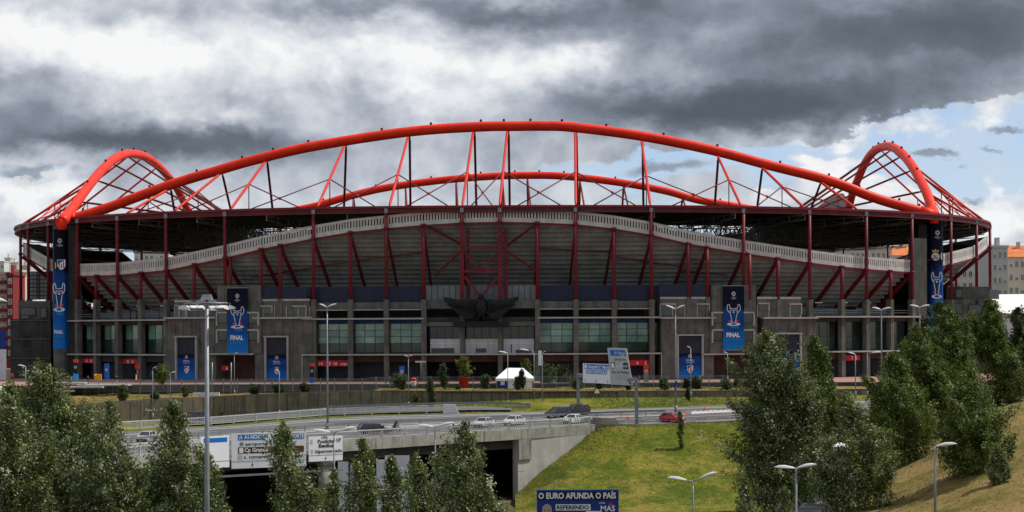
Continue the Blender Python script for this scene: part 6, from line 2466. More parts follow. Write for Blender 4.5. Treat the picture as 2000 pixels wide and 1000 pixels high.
MB().box((a.x, 395, a.z), (b.x, 395.3, zt)).build('poster', M['poster_blue'], t)
MB().box((a.x, 395, -0.55), (b.x, 395.3, a.z - 0.05)).build('white_base', M['white_panel'], t)

# ------------------------------------------------------------------ tent, pot tree, pylons, bins on the plaza
d = 346.0
a, b = P(970, 761, d), P(1040, 761, d)
zb = a.z
ze, zp = P(1000, 739, d).z, P(1000, 719, d).z
t = thing('tent', 'white pagoda tent with a blue poster wall on the plaza', 'tent', a.lerp(b, 0.5))
x0, x1, y0, y1 = a.x, b.x, d, d + 6.0
xm = x0 + (x1 - x0) * 0.31
roof = MB()
rp_ = [(x0 - 0.2, y0 - 0.2, ze), (x1 + 0.4, y0 - 0.2, ze), (x1 + 0.4, y1, ze), (x0 - 0.2, y1, ze)]
t1, t2_ = (x0 + (x1 - x0) * 0.30, (y0 + y1) / 2, zp), (x0 + (x1 - x0) * 0.75, (y0 + y1) / 2, zp - 0.05)
roof.add(rp_ + [t1, t2_], [(0, 1, 5, 4), (1, 2, 5), (2, 3, 4, 5), (3, 0, 4)])
roof.add([(x, y, z - 0.45) for x, y, z in rp_] + rp_, [(0, 1, 5, 4), (1, 2, 6, 5), (2, 3, 7, 6), (3, 0, 4, 7)])
roof.build('tent_roof', M['canvas'], t)
MB().box((x0, y0, zb - 0.2), (xm - 0.03, y0 + 0.1, ze - 0.45)).build('poster_wall', M['poster_blue'], t)
for k in range(4):
    u0, u1 = xm + (x1 - xm) * k / 4 + 0.03, xm + (x1 - xm) * (k + 1) / 4
    MB().box((u0, y0, zb - 0.2), (u1, y0 + 0.1, ze - 0.45)).build('tent_wall', M['canvas'], t)
bd = Board((x0, y0, zb), (1, 0, 0), (0, -1, 0))
mb = MB(); bd.rect(mb, 0.7, 0.8, 1.4, 1.6, 0.03); mb.build('poster_emblem', M['silver_print'], t)
for x in (x0, xm, x1):
    MB().box((x - 0.07, y0 - 0.1, zb - 0.2), (x + 0.07, y0 - 0.005, ze)).build('tent_pole', M['galv'], t)

bt = P(906, 760, 346)
pt_ = thing('plant_pot', 'big red glazed pot with a yellow-green clipped tree on the plaza', 'plant pot', bt)
MB().lathe([(0.55, 0.0), (0.62, 0.05), (0.92, 1.85), (1.0, 1.9), (1.0, 2.0), (0.85, 2.0), (0.8, 1.8)], bt, 20).build('pot', M['red_pot'], pt_)


def pylon(px, top, base, d, w, cols, label):
    b = P(px, base, d)
    zt = P(px, top, d).z
    t = thing('pylon', label, 'advertising pylon', b, group='advertising pylons on the plaza')
    z = b.z
    n = len(cols)
    for k, (f, m) in enumerate(cols):
        z1 = b.z + (zt - b.z) * f
        MB().box((b.x - w / 2, b.y - 0.2, z + 0.002), (b.x + w / 2, b.y + 0.2, z1)).build('pylon_panel', M[m], t)
        z = z1
    bd = Board((b.x - w / 2, b.y - 0.2, b.z), (1, 0, 0), (0, -1, 0))
    starball(bd, t, w / 2, (zt - b.z) * 0.62, w * 0.28, 0.03, False)
    return t


pylon(148, 702, 742, 352, 0.8, [(0.3, 'pale_blue_print'), (0.85, 'black_print'), (1.0, 'red_print')], 'black pylon with a white emblem in front of the leftmost shutters')
pylon(208.5, 710, 742, 352, 0.75, [(1.0, 'blue_print')], 'blue pylon beside the orange container')
pylon(609.5, 710, 748, 350, 0.75, [(0.3, 'blue_print'), (0.85, 'black_print'), (1.0, 'red_print')], 'dark pylon at the left end of the long red shop sign')
pylon(1262, 712, 746, 348, 0.9, [(0.5, 'galv_dark'), (1.0, 'red_print')], 'grey and red pylon right of the tilted road sign')
pylon(785, 715, 742, 360, 0.9, [(1.0, 'blue_print')], 'blue pylon in the shade left of the entrance')
b = P(191.5, 744, 352)
t = thing('container', 'yellow orange street container beside the blue pylon', 'container', b)
MB().box((b.x - 0.55, 351.5, b.z), (b.x + 0.55, 352.5, b.z + 1.0)).build('body', M['orange'], t)
MB().hexa([(b.x - 0.6, 351.45, b.z + 1.003), (b.x + 0.6, 351.45, b.z + 1.003), (b.x + 0.6, 352.55, b.z + 1.003), (b.x - 0.6, 352.55, b.z + 1.003),
           (b.x - 0.45, 351.7, b.z + 1.22), (b.x + 0.45, 351.7, b.z + 1.22), (b.x + 0.45, 352.4, b.z + 1.22), (b.x - 0.45, 352.4, b.z + 1.22)]).build('lid', M['orange'], t)
b = P(808, 758, 346.5)
t = thing('kiosk', 'small red and white drum kiosk left of the pot tree', 'kiosk', b)
MB().lathe([(0.45, 0.0), (0.45, 0.9)], b, 14).build('drum', M['galv_dark'], t)
MB().lathe([(0.47, 0.9), (0.47, 1.25)], b, 14).build('white_ring', M['white'], t)
MB().lathe([(0.50, 1.26), (0.52, 1.6), (0.15, 1.9)], b, 14).build('red_cap', M['red_sign'], t)
b = P(268, 737, 353)
t = thing('round_sign', 'round red sign on a post near the left shops', 'sign', b)
MB().tube([b, b + Vector((0, 0, 1.6))], 0.06, 6).build('post', M['galv_dark'], t)
MB().tube([b + Vector((0, -0.1, 1.9)), b + Vector((0, 0.05, 1.9))], 0.45, 14).build('disc', M['red_sign'], t)
b = P(266, 742, 351)
tag(MB().lathe([(0.4, 0), (0.12, 0.2), (0.05, 1.0)], b, 10).build('traffic_cone', M['orange']), 'orange cone below the round red sign', 'traffic cone')
# jutting canopy structure at the lower left of the plaza
t = thing('canopy', 'low dark canopy with pale stepped edges jutting below the plaza at the left', 'canopy', P(170, 765, 345))
for x0_, x1_, r, dd_, th in ((110, 165, 747.5, 348, 0.25), (118, 200, 755, 345, 0.3), (150, 250, 751.5, 346.5, 0.25), (118, 140, 763, 343, 0.2)):
    a, b = P(x0_, r, dd_), P(x1_, r, dd_)
    MB().box((a.x, dd_, a.z - th), (b.x, dd_ + 4.0, a.z)).build('slab', M['concrete_lt'], t)
for px in (128, 180, 240):
    a = P(px, 752, 347.5)
    MB().box((a.x - 0.15, 347.4, -3.0), (a.x + 0.15, 347.7, a.z - 0.3)).build('pillar', M['concrete_dk'], t)
# stacks of pale barrier on the terrace
for px0, px1, r, lab in ((377, 430, 771, 'pale barrier blocks lying beside the mast on the terrace'),):
    a, b = P(px0, r, 334), P(px1, r, 334)
    t = thing('barrier', lab, 'barrier', a.lerp(b, 0.5))
    for k in range(4):
        x_, x2_ = a.x + (b.x - a.x) * k / 4, a.x + (b.x - a.x) * (k + 0.92) / 4
        MB().box((x_, 333.7, a.z - 0.5), (x2_, 334.3, a.z + 0.35)).build('block', M['white_panel'], t)
# warning sign on the wall, small
for px, py, lab in ((383, 803, None),):
    pass
t = thing('road_sign', 'small triangular warning sign standing before the wall right of the tent', 'road sign', P(1166, 775, 336))
b = P(1166, 775, 336)
MB().tube([b, b + Vector((0, 0, 1.4))], 0.05, 6).build('post', M['galv_dark'], t)
MB().prism([(b.x - 0.45, b.z + 0.6), (b.x + 0.45, b.z + 0.6), (b.x, b.z + 1.5)], 335.85, 335.9).build('plate', M['white'], t)
for px, py in ((1227, 818), (1339, 812), (1377, 800)):
    s = road_s(px, py)
    b = road(px, s)
    o = MB().lathe([(0.30, 0.0), (0.30, 0.06), (0.16, 0.07), (0.04, 0.72)], b, 10).build('traffic_cone', M['red_sign'])
    tag(o, {1227: 'red traffic cone by the gantry post', 1339: 'red traffic cone ahead of the red car', 1377: 'red traffic cone on the far lane'}[px], 'traffic cone', 'red cones on the highway')
# white marquee roofs at the edges
t = thing('marquee', 'large white marquee roof behind the right-hand trees', 'marquee', P(1990, 640, 440))
a, b = P(1951, 612, 430), P(2120, 612, 430)
zt = P(1951, 573, 430).z
mb = MB()
rows = []
for i in range(9):
    f = i / 8
    z = a.z + (zt - a.z) * math.sin(min(1.0, f * 1.15) * PI / 2) if f < 0.87 else zt
    rows.append([(a.x, 430 + 14 * f, z), (b.x, 430 + 14 * f, z)])
for i in range(1, 9):
    f = i / 8
    rows.append([(a.x, 444 + 14 * f, rows[8 - i][0][2]), (b.x, 444 + 14 * f, rows[8 - i][0][2])])
mb.grid(rows[::-1], smooth=True)
mb.build('membrane', M['canvas'], t)
MB().box((a.x, 430.2, -0.5), (b.x, 457, a.z - 0.01)).build('side_wall', M['white_panel'], t)
a = P(-8, 770, 320); b = P(15, 770, 320)
t = thing('tent', 'small white tent roof at the left edge above the blue billboard', 'tent', a.lerp(b, 0.5))
zt = P(0, 749, 320).z
MB().add([(a.x - 3, 318, a.z), (b.x, 318, a.z), (b.x, 324, a.z), (a.x - 3, 324, a.z), ((a.x + b.x) / 2 - 1.2, 321, zt)], [(0, 1, 4), (1, 2, 4), (2, 3, 4), (3, 0, 4)]).build('tent_roof', M['canvas'], t)
MB().box((a.x - 2.8, 318.2, a.z - 2.4), (b.x - 0.2, 323.8, a.z - 0.01)).build('tent_wall', M['canvas'], t)
# ------------------------------------------------------------------ vehicles
WHEEL_CACHE = {}


def wheel(parent, x, y, r, w):
    key = (r, w)
    if key not in WHEEL_CACHE:
        a = MB()
        a.tube([(0, -w / 2, 0), (0, -w / 2 * 0.8, 0), (0, w / 2 * 0.8, 0), (0, w / 2, 0)], [r * 0.9, r, r, r * 0.9], 18)
        b = MB()
        b.tube([(0, -w / 2 - 0.012, 0), (0, w / 2 + 0.012, 0)], r * 0.62, 14)
        c = MB()
        for k in range(5):
            an = 2 * PI * k / 5
            for s in (-1, 1):
                c.bar((0, s * (w / 2 + 0.014), 0), (math.cos(an) * r * 0.56, s * (w / 2 + 0.014), math.sin(an) * r * 0.56), 0.05, 0.02)
        WHEEL_CACHE[key] = (a.mesh('tyre', M['rubber']), b.mesh('rim', M['chrome']), c.mesh('spoke', M['galv_dark']))
    ty, ri, sp = WHEEL_CACHE[key]
    o = link_mesh('wheel', ty, parent, (x, y, r))
    link_mesh('rim', ri, o)
    link_mesh('spoke', sp, o)


# side profiles: lower hull (x, z) and glasshouse, front at +x, length 1
KINDS_CAR = {
    # L, W, H, hull outline, glasshouse (base front, top front, top rear, base rear), waist height
    'hatch': dict(L=3.85, W=1.66, H=1.43, belt=0.88, hull=[(-1.90, 0.34), (-1.92, 0.55), (-1.84, 0.92), (-1.70, 0.95), (0.72, 0.93), (1.30, 0.86), (1.72, 0.72), (1.90, 0.52), (1.90, 0.32), (1.78, 0.22), (-1.80, 0.22)],
                  gh=[(0.95, 0.90), (0.30, 1.40), (-1.25, 1.42), (-1.72, 0.94)], wb=(1.22, -1.24), r=0.30),
    'sedan': dict(L=4.45, W=1.74, H=1.43, belt=0.90, hull=[(-2.18, 0.36), (-2.20, 0.66), (-2.10, 0.94), (-1.50, 0.98), (0.90, 0.94), (1.55, 0.86), (2.02, 0.72), (2.20, 0.52), (2.18, 0.30), (2.05, 0.22), (-2.08, 0.22)],
                  gh=[(1.05, 0.92), (0.38, 1.41), (-0.85, 1.42), (-1.65, 0.97)], wb=(1.34, -1.32), r=0.31),
    'suv': dict(L=4.55, W=1.84, H=1.72, belt=1.06, hull=[(-2.22, 0.42), (-2.25, 0.70), (-2.18, 1.08), (-2.05, 1.12), (0.85, 1.08), (1.60, 1.00), (2.10, 0.86), (2.27, 0.60), (2.25, 0.38), (2.10, 0.28), (-2.10, 0.28)],
                gh=[(1.10, 1.06), (0.45, 1.66), (-1.75, 1.70), (-2.14, 1.10)], wb=(1.36, -1.36), r=0.36),
    'van': dict(L=4.65, W=1.80, H=1.68, belt=1.00, hull=[(-2.28, 0.36), (-2.31, 0.62), (-2.26, 1.02), (-2.10, 1.06), (1.00, 1.02), (1.70, 0.90), (2.16, 0.74), (2.32, 0.52), (2.30, 0.32), (2.16, 0.24), (-2.16, 0.24)],
                gh=[(1.35, 0.98), (0.55, 1.62), (-1.90, 1.66), (-2.22, 1.04)], wb=(1.42, -1.40), r=0.32),
    'wagon': dict(L=4.6, W=1.76, H=1.46, belt=0.92, hull=[(-2.26, 0.36), (-2.30, 0.60), (-2.24, 0.94), (-2.10, 0.97), (0.90, 0.94), (1.60, 0.86), (2.10, 0.72), (2.30, 0.50), (2.28, 0.30), (2.14, 0.22), (-2.14, 0.22)],
                  gh=[(1.10, 0.92), (0.42, 1.43), (-1.85, 1.45), (-2.20, 0.96)], wb=(1.38, -1.36), r=0.31),
}


def car(kind, pm, loc, heading, label, group='cars on the highway', up=None):
    k = KINDS_CAR[kind]
    t = thing('car', label, 'car', loc, heading, group)
    W = k['W']
    # hull: outline with wheel-arch notches, rounded in plan by three sections
    out = []
    hull = k['hull']
    arches = []
    r = k['r'] + 0.06
    bottom = []
    zb = hull[-1][1]
    for cx in sorted(k['wb']):
        for a in np.linspace(PI, 0, 7):
            bottom.append((cx + r * math.cos(a), max(zb, k['r'] + r * math.sin(a))))
    outline = hull + bottom
    mb = MB()
    secs = [(-W / 2, 0.93), (-W / 2 + 0.10, 0.985), (0.0, 1.0), (W / 2 - 0.10, 0.985), (W / 2, 0.93)]
    cxm = 0.0
    rows = []
    for y, sc in secs:
        inset = 0.0
        rows.append([(x * (sc if abs(x) > 1.4 else 1.0), y * (1.0 if z < 0.75 else 0.97), z if abs(y) < W / 2 else z - (0.03 if z > 0.8 else 0)) for x, z in outline])
    n = len(outline)
    rows = [q + q[:1] for q in rows]
    mb.grid(rows, smooth=False)
    mb.add(rows[0][:n], [tuple(range(n))]); mb.add(rows[-1][:n], [tuple(range(n))[::-1]])
    body = mb.build('body', pm, t, local=True)
    # glasshouse
    (bfx, bfz), (tfx, tfz), (trx, trz), (brx, brz) = k['gh']
    wb_, wt = W / 2 - 0.07, W / 2 - 0.24
    B = [(bfx, -wb_, bfz - 0.02), (bfx, wb_, bfz - 0.02), (brx, wb_, brz - 0.02), (brx, -wb_, brz - 0.02)]
    T = [(tfx, -wt, tfz - 0.05), (tfx, wt, tfz - 0.05), (trx, wt, trz - 0.05), (trx, -wt, trz - 0.05)]
    mb = MB().hexa([B[0], B[1], B[2], B[3], T[0], T[1], T[2], T[3]])
    mb.build('windows', M['car_glass'], t, local=True)
    mb = MB()
    mb.hexa([T[0], T[1], T[2], T[3], (tfx - 0.12, -wt + 0.08, tfz + 0.02), (tfx - 0.12, wt - 0.08, tfz + 0.02), (trx + 0.08, wt - 0.08, trz + 0.02), (trx + 0.08, -wt + 0.08, trz + 0.02)])
    mb.build('roof', pm, t, local=True)
    pl = MB()
    for b_, t_ in zip(B, T):
        pl.bar(b_, t_, 0.09)
    for f in ((0.42, 0.40), (0.72, 0.74)) if kind != 'hatch' else ((0.48, 0.46),):
        for s in (0, 1):
            p0 = Vector(B[s]).lerp(Vector(B[3 - s]), f[0]); p1 = Vector(T[s]).lerp(Vector(T[3 - s]), f[1])
            pl.bar(p0, p1, 0.08)
    pl.build('roof_pillar', pm, t, local=True)
    f, b_ = hull[7][0], hull[1][0]
    for s in (-1, 1):
        MB().hexa([(f * 0.905, s * W * 0.30, 0.60), (f * 0.90, s * W * 0.465, 0.60), (f * 0.82, s * W * 0.475, 0.60), (f * 0.86, s * W * 0.30, 0.60),
                   (f * 0.945, s * W * 0.30, 0.735), (f * 0.90, s * W * 0.470, 0.74), (f * 0.80, s * W * 0.488, 0.76), (f * 0.84, s * W * 0.30, 0.76)][::1]).build('headlight', M['lamp_lens'], t, local=True)
        MB().box((b_ - 0.02, s * W * 0.45 - 0.10, 0.62), (b_ + 0.14, s * W * 0.45 + 0.085, 0.92)).build('tail_light', M['tail_lens'], t, local=True)
        MB().hexa([(bfx - 0.20, s * (W / 2 - 0.02), k['belt'] + 0.06), (bfx - 0.02, s * (W / 2 - 0.02), k['belt'] + 0.06), (bfx - 0.02, s * (W / 2 + 0.16), k['belt'] + 0.06), (bfx - 0.16, s * (W / 2 + 0.16), k['belt'] + 0.06),
                   (bfx - 0.20, s * (W / 2 - 0.02), k['belt'] + 0.2), (bfx - 0.02, s * (W / 2 - 0.02), k['belt'] + 0.2), (bfx - 0.02, s * (W / 2 + 0.16), k['belt'] + 0.2), (bfx - 0.16, s * (W / 2 + 0.16), k['belt'] + 0.2)]).build('mirror', pm, t, local=True)
        for x in (0.25, -0.75):
            MB().box((x - 0.10, s * (W / 2 + 0.004) - 0.008, k['belt'] - 0.13), (x + 0.06, s * (W / 2 + 0.004) + 0.008, k['belt'] - 0.09)).build('door_handle', M['frame'], t, local=True)
    for x, s, nm in ((hull[7][0] + 0.005, 1, 'bumper'), (hull[0][0] - 0.005, -1, 'bumper')):
        MB().box((min(x, x + s * 0.05), -W * 0.43, 0.28), (max(x, x + s * 0.05), W * 0.43, 0.44)).build(nm, M['frame'], t, local=True)
        MB().box((min(x, x + s * 0.06), -0.26, 0.46), (max(x, x + s * 0.06), 0.26, 0.56)).build('number_plate', M['white'], t, local=True)
    for x in k['wb']:
        for s in (-1, 1):
            wheel(t, x, s * (W / 2 - 0.12), k['r'], 0.20)
    t.location = loc
    if up is not None:
        t.rotation_euler = up
    return t


def on_road(px, py, s=None):
    s = road_s(px, py) if s is None else s
    p = road(px, s)
    d = (road(px + 6, s) - road(px - 6, s))
    return p, math.atan2(d.y, d.x)


P_SIL = paint('silver_car_paint', (0.42, 0.44, 0.46)); P_SIL2 = paint('pale_silver_car_paint', (0.52, 0.53, 0.54)); P_NAVY = paint('navy_car_paint', (0.010, 0.014, 0.040)); P_BLK = paint('black_car_paint', (0.010, 0.010, 0.012))
P_DRK = paint('dark_plum_car_paint', (0.020, 0.016, 0.030)); P_RED = paint('red_car_paint', (0.50, 0.012, 0.020)); P_GRY = paint('dark_grey_car_paint', (0.05, 0.053, 0.06)); P_WHT = paint('white_car_paint', (0.72, 0.72, 0.72))
for kind, pm, px, py, flip, turn, lab in (
        ('hatch', P_SIL, 285, 863, True, 24, 'silver hatchback between the two left poplars, nose to the left'),
        ('wagon', P_DRK, 731, 847, False, -20, 'dark estate car on the near carriageway above the bridge'),
        ('sedan', P_SIL2, 1004, 830, True, 20, 'silver saloon behind the bridge railing right of the poplar'),
        ('sedan', P_SIL, 944, 834, True, 22, 'silver car whose roof shows over the bridge railing beside the poplar'),
        ('sedan', P_WHT, 1119, 827, True, 20, 'pale silver saloon behind the railing below the navy car'),
        ('suv', P_NAVY, 1090, 815, True, 14, 'navy car heading left in front of a black one'),
        ('suv', P_BLK, 1125, 810, True, 14, 'black car close behind the navy one at the gantry post'),
        ('hatch', P_RED, 1313, 824, False, -34, 'red hatchback on the road beside the grass hill')):
    p, h = on_road(px, py)
    car(kind, pm, p, h + (PI if flip else 0) + R(turn if flip else turn), lab)
p = Ff(374).lerp(WBf(374), 0.45) + Vector((0, 0, 0.36))
car('wagon', P_GRY, p, R(196), 'dark grey estate car on the ramp below the left wall')
# white van half hidden by trees on the service road
p = P(1636, 935, 236); p.z = P(1636, 940, 236).z + 0.2
t = thing('van', 'white van parked behind the trees on the lower right', 'van', p)
zt = P(1636, 868, 236).z
w = 1.55
MB().hexa([(p.x - w, 235, p.z + 0.4), (p.x + w, 235, p.z + 0.4), (p.x + w, 240, p.z + 0.4), (p.x - w, 240, p.z + 0.4), (p.x - w * 0.92, 235.3, zt - 0.2), (p.x + w * 0.92, 235.3, zt - 0.2), (p.x + w * 0.92, 240, zt), (p.x - w * 0.92, 240, zt)]).build('body', M['white'], t)
MB().box((p.x - w * 0.8, 234.93, zt - 1.6), (p.x + w * 0.8, 234.99, zt - 0.7)).build('windscreen', M['car_glass'], t)
for x in (-1, 1):
    for y in (235.8, 239.0):
        MB().tube([(p.x + x * w - 0.12, y, p.z + 0.38), (p.x + x * w + 0.12, y, p.z + 0.38)], 0.38, 14).build('wheel', M['rubber'], t)

# ------------------------------------------------------------------ people and motorcycles
def skin_body(name, joints, edges, root, sub=1):
    """continuous figure grown round a skeleton; joints: name -> (x, y, z, radius)"""
    me = bpy.data.meshes.new(name)
    names = list(joints)
    me.from_pydata([joints[n][:3] for n in names], [(names.index(a), names.index(b)) for a, b in edges], [])
    ob = bpy.data.objects.new(name, me)
    COL.objects.link(ob)
    md = ob.modifiers.new('skin', 'SKIN')
    for i, n in enumerate(names):
        r = joints[n][3]
        sv = me.skin_vertices[0].data[i]
        sv.radius = (r, r)
        sv.use_root = n == root
    ss = ob.modifiers.new('sub', 'SUBSURF'); ss.levels = sub; ss.render_levels = sub
    dg = bpy.context.evaluated_depsgraph_get()
    out = bpy.data.meshes.new_from_object(ob.evaluated_get(dg))
    out.name = name
    bpy.data.objects.remove(ob)
    return out


STAND = dict(pel=(0, 0, 0.95, 0.15), wai=(0, 0, 1.12, 0.135), che=(0, 0, 1.34, 0.165), neck=(0, 0, 1.50, 0.06), head=(0, -0.02, 1.62, 0.10), top=(0, -0.01, 1.72, 0.085),
             shl=(-0.19, 0, 1.42, 0.07), ell=(-0.26, 0.03, 1.13, 0.048), hal=(-0.25, -0.07, 0.88, 0.042), shr=(0.19, 0, 1.42, 0.07), elr=(0.26, 0.03, 1.13, 0.048), har=(0.25, -0.07, 0.88, 0.042),
             hil=(-0.10, 0, 0.88, 0.10), knl=(-0.12, -0.06, 0.48, 0.07), anl=(-0.12, 0.05, 0.08, 0.05), tol=(-0.13, -0.12, 0.04, 0.045), hir=(0.10, 0, 0.88, 0.10), knr=(0.11, 0.05, 0.48, 0.07), anr=(0.12, 0.14, 0.08, 0.05), tor=(0.13, 0.0, 0.04, 0.045))
SE = [('pel', 'wai'), ('wai', 'che'), ('che', 'neck'), ('neck', 'head'), ('head', 'top'), ('che', 'shl'), ('shl', 'ell'), ('ell', 'hal'), ('che', 'shr'), ('shr', 'elr'), ('elr', 'har'),
      ('pel', 'hil'), ('hil', 'knl'), ('knl', 'anl'), ('anl', 'tol'), ('pel', 'hir'), ('hir', 'knr'), ('knr', 'anr'), ('anr', 'tor')]
BODY = skin_body('body', STAND, SE, 'pel')


def dress(me, shirt, trousers, zw=0.98, zn=1.49):
    me = me.copy()
    me.materials.clear()
    for m in (M['skin'], shirt, trousers, M['hair'] if False else M['cloth_dk'], M['cloth_dk']):
        me.materials.append(m)
    for p in me.polygons:
        z = p.center.z
        p.material_index = 2 if z < zw else (1 if z < zn else (0 if (z < 1.66 and p.center.y < 0.02) else 3))
        if z < 0.08: p.material_index = 4
        if abs(p.center.x) > 0.20 and z < 0.98: p.material_index = 0
        p.use_smooth = True
    return me


for px, py, d, sh, tr, rz, lab in ((172, 742, 351.5, 'cloth_dk', 'cloth_dk', 0.4, 'person in dark clothes left of the orange container'), (227.5, 743, 351.5, 'cloth_dk', 'cloth_lt', -0.5, 'person in a dark top right of the blue pylon'),
                                   (139, 743, 352, 'cloth_lt', 'cloth_dk', 1.2, 'person in a pale top left of the black pylon'), (24, 736, 380, 'cloth_red', 'cloth_dk', 0.0, 'person in a red top by the left corner block'),
                                   (754, 744, 352, 'cloth_dk', 'cloth_dk', 2.0, 'person in black near the shutters left of the entrance')):
    b = P(px, py, d); b.z = 0.0 if px > 60 else P(px, py, d).z
    if px < 60: b = Vector((b.x, d, 0.0))
    t = tag(link_mesh('person', dress(BODY, M[sh], M[tr]), None, b), lab, 'person')
    t.rotation_euler = (0, 0, rz)

RIDE = dict(pel=(0, -0.25, 0.84, 0.15), wai=(0, -0.18, 1.0, 0.14), che=(0, 0.02, 1.22, 0.17), neck=(0, 0.10, 1.37, 0.07), head=(0, 0.16, 1.50, 0.14), top=(0, 0.15, 1.60, 0.12),
            shl=(-0.2, 0.06, 1.3, 0.07), ell=(-0.30, 0.26, 1.10, 0.05), hal=(-0.32, 0.50, 1.02, 0.045), shr=(0.2, 0.06, 1.3, 0.07), elr=(0.30, 0.26, 1.10, 0.05), har=(0.32, 0.50, 1.02, 0.045),
            hil=(-0.13, -0.2, 0.82, 0.10), knl=(-0.24, 0.22, 0.70, 0.075), anl=(-0.22, 0.0, 0.30, 0.05), tol=(-0.22, 0.16, 0.26, 0.045), hir=(0.13, -0.2, 0.82, 0.10), knr=(0.24, 0.22, 0.70, 0.075), anr=(0.22, 0.0, 0.30, 0.05), tor=(0.22, 0.16, 0.26, 0.045))
RIDER = skin_body('body', RIDE, SE, 'pel')


def motorcycle(p, h, pm, lab):
    t = thing('motorcycle', lab, 'motorcycle', p, h)
    for x in (0.70, -0.70):
        o = MB().tube([(x + 0.25 * math.cos(a), 0, 0.31 + 0.25 * math.sin(a)) for a in np.linspace(0, 2 * PI, 17)], 0.06, 6, caps=False).build('wheel', M['rubber'], t, local=True)
        MB().tube([(x, -0.05, 0.31), (x, 0.05, 0.31)], 0.2, 12).build('rim', M['chrome'], o, local=True)
    MB().tube([(-0.55, 0, 0.72), (-0.2, 0, 0.74), (0.05, 0, 0.86), (0.35, 0, 0.80)], [0.10, 0.15, 0.19, 0.10], 10).build('tank_and_seat', pm, t, local=True)
    MB().tube([(-0.4, 0, 0.45), (0.25, 0, 0.45)], [0.16, 0.2], 8).build('engine', M['galv_dark'], t, local=True)
    mb = MB(); mb.tube([(0.70, -0.1, 0.31), (0.42, -0.1, 0.98)], 0.035, 6); mb.tube([(0.70, 0.1, 0.31), (0.42, 0.1, 0.98)], 0.035, 6); mb.build('fork', M['galv'], t, local=True)
    MB().tube([(0.44, -0.36, 1.02), (0.46, 0, 0.98), (0.44, 0.36, 1.02)], 0.02, 6).build('handlebar', M['galv_dark'], t, local=True)
    MB().tube([(0.48, 0, 0.86), (0.62, 0, 0.86)], [0.12, 0.09], 10).build('headlight', M['lamp_lens'], t, local=True)
    MB().tube([(-0.2, -0.18, 0.3), (-0.85, -0.2, 0.42)], [0.04, 0.06], 8).build('exhaust', M['chrome'], t, local=True)
    return t


p, h = on_road(772, 843)
motorcycle(p, h, P_BLK, 'black motorcycle in front of the dark estate car')
rd = link_mesh('person', dress(RIDER, M['cloth_dk'], M['cloth_dk'], 0.86, 1.36), None, p)
rd.rotation_euler = (0, 0, h - PI / 2)
for pl_ in rd.data.polygons:
    if pl_.center.z > 1.36: pl_.material_index = 3
tag(rd, 'rider in black leaning forward on the motorcycle', 'person')
p, h = on_road(157, 850, 0.95)
motorcycle(p, h + PI, P_RED, 'red motorcycle between the two left poplars on the far lane')
rd = link_mesh('person', dress(RIDER, M['cloth_red'], M['cloth_dk'], 0.86, 1.36), None, p)
rd.rotation_euler = (0, 0, h + PI / 2)
tag(rd, 'rider in red on the far lane at the left', 'person')
# ------------------------------------------------------------------ trees
def leaf_mat(name, top, back, dark, trans=0.35):
    m = bpy.data.materials.new(name)
    m.use_nodes = True
    t = m.node_tree
    t.nodes.clear()
    g = node(t, 'ShaderNodeNewGeometry')
    pos = S(t, g.outputs['Position'])
    n1 = noise(t, pos, 0.55, 3.0, 0.6)
    rnd_ = S(t, g.outputs['Random Per Island'])
    c = mixc(t, n1.ss(0.3, 0.7), dark, top)
    c = mixc(t, rnd_ * 0.55, c, tuple(v * 0.5 for v in dark))
    cb = mixc(t, rnd_, back, tuple(v * 0.6 for v in back))
    c2 = mixc(t, S(t, g.outputs['Backfacing']), c, cb)
    df = node(t, 'ShaderNodeBsdfPrincipled')
    t.links.new(c2.s, df.inputs['Base Color'])
    df.inputs['Roughness'].default_value = 0.62
    df.inputs['Specular IOR Level'].default_value = 0.22
    tr = node(t, 'ShaderNodeBsdfTranslucent')
    t.links.new(mixc(t, 0.4, c, (0.12, 0.16, 0.02)).s, tr.inputs[0])
    mx = node(t, 'ShaderNodeMixShader')
    mx.inputs[0].default_value = trans
    t.links.new(df.outputs[0], mx.inputs[1])
    t.links.new(tr.outputs[0], mx.inputs[2])
    out = node(t, 'ShaderNodeOutputMaterial')
    t.links.new(mx.outputs[0], out.inputs[0])
    return m


M['leaf_poplar'] = leaf_mat('white_poplar_leaves', (0.160, 0.200, 0.036), (0.46, 0.49, 0.30), (0.044, 0.064, 0.012), 0.22)
M['leaf_green'] = leaf_mat('green_poplar_leaves', (0.108, 0.155, 0.017), (0.26, 0.31, 0.10), (0.035, 0.062, 0.007), 0.24)
M['leaf_dark'] = leaf_mat('dark_leaves', (0.030, 0.050, 0.013), (0.05, 0.07, 0.03), (0.016, 0.028, 0.008), 0.15)
M['leaf_yellow'] = leaf_mat('yellow_green_leaves', (0.20, 0.21, 0.02), (0.22, 0.24, 0.06), (0.10, 0.12, 0.012), 0.25)
M['leaf_bush'] = leaf_mat('oleander_leaves', (0.075, 0.11, 0.035), (0.13, 0.17, 0.08), (0.04, 0.06, 0.02), 0.2)


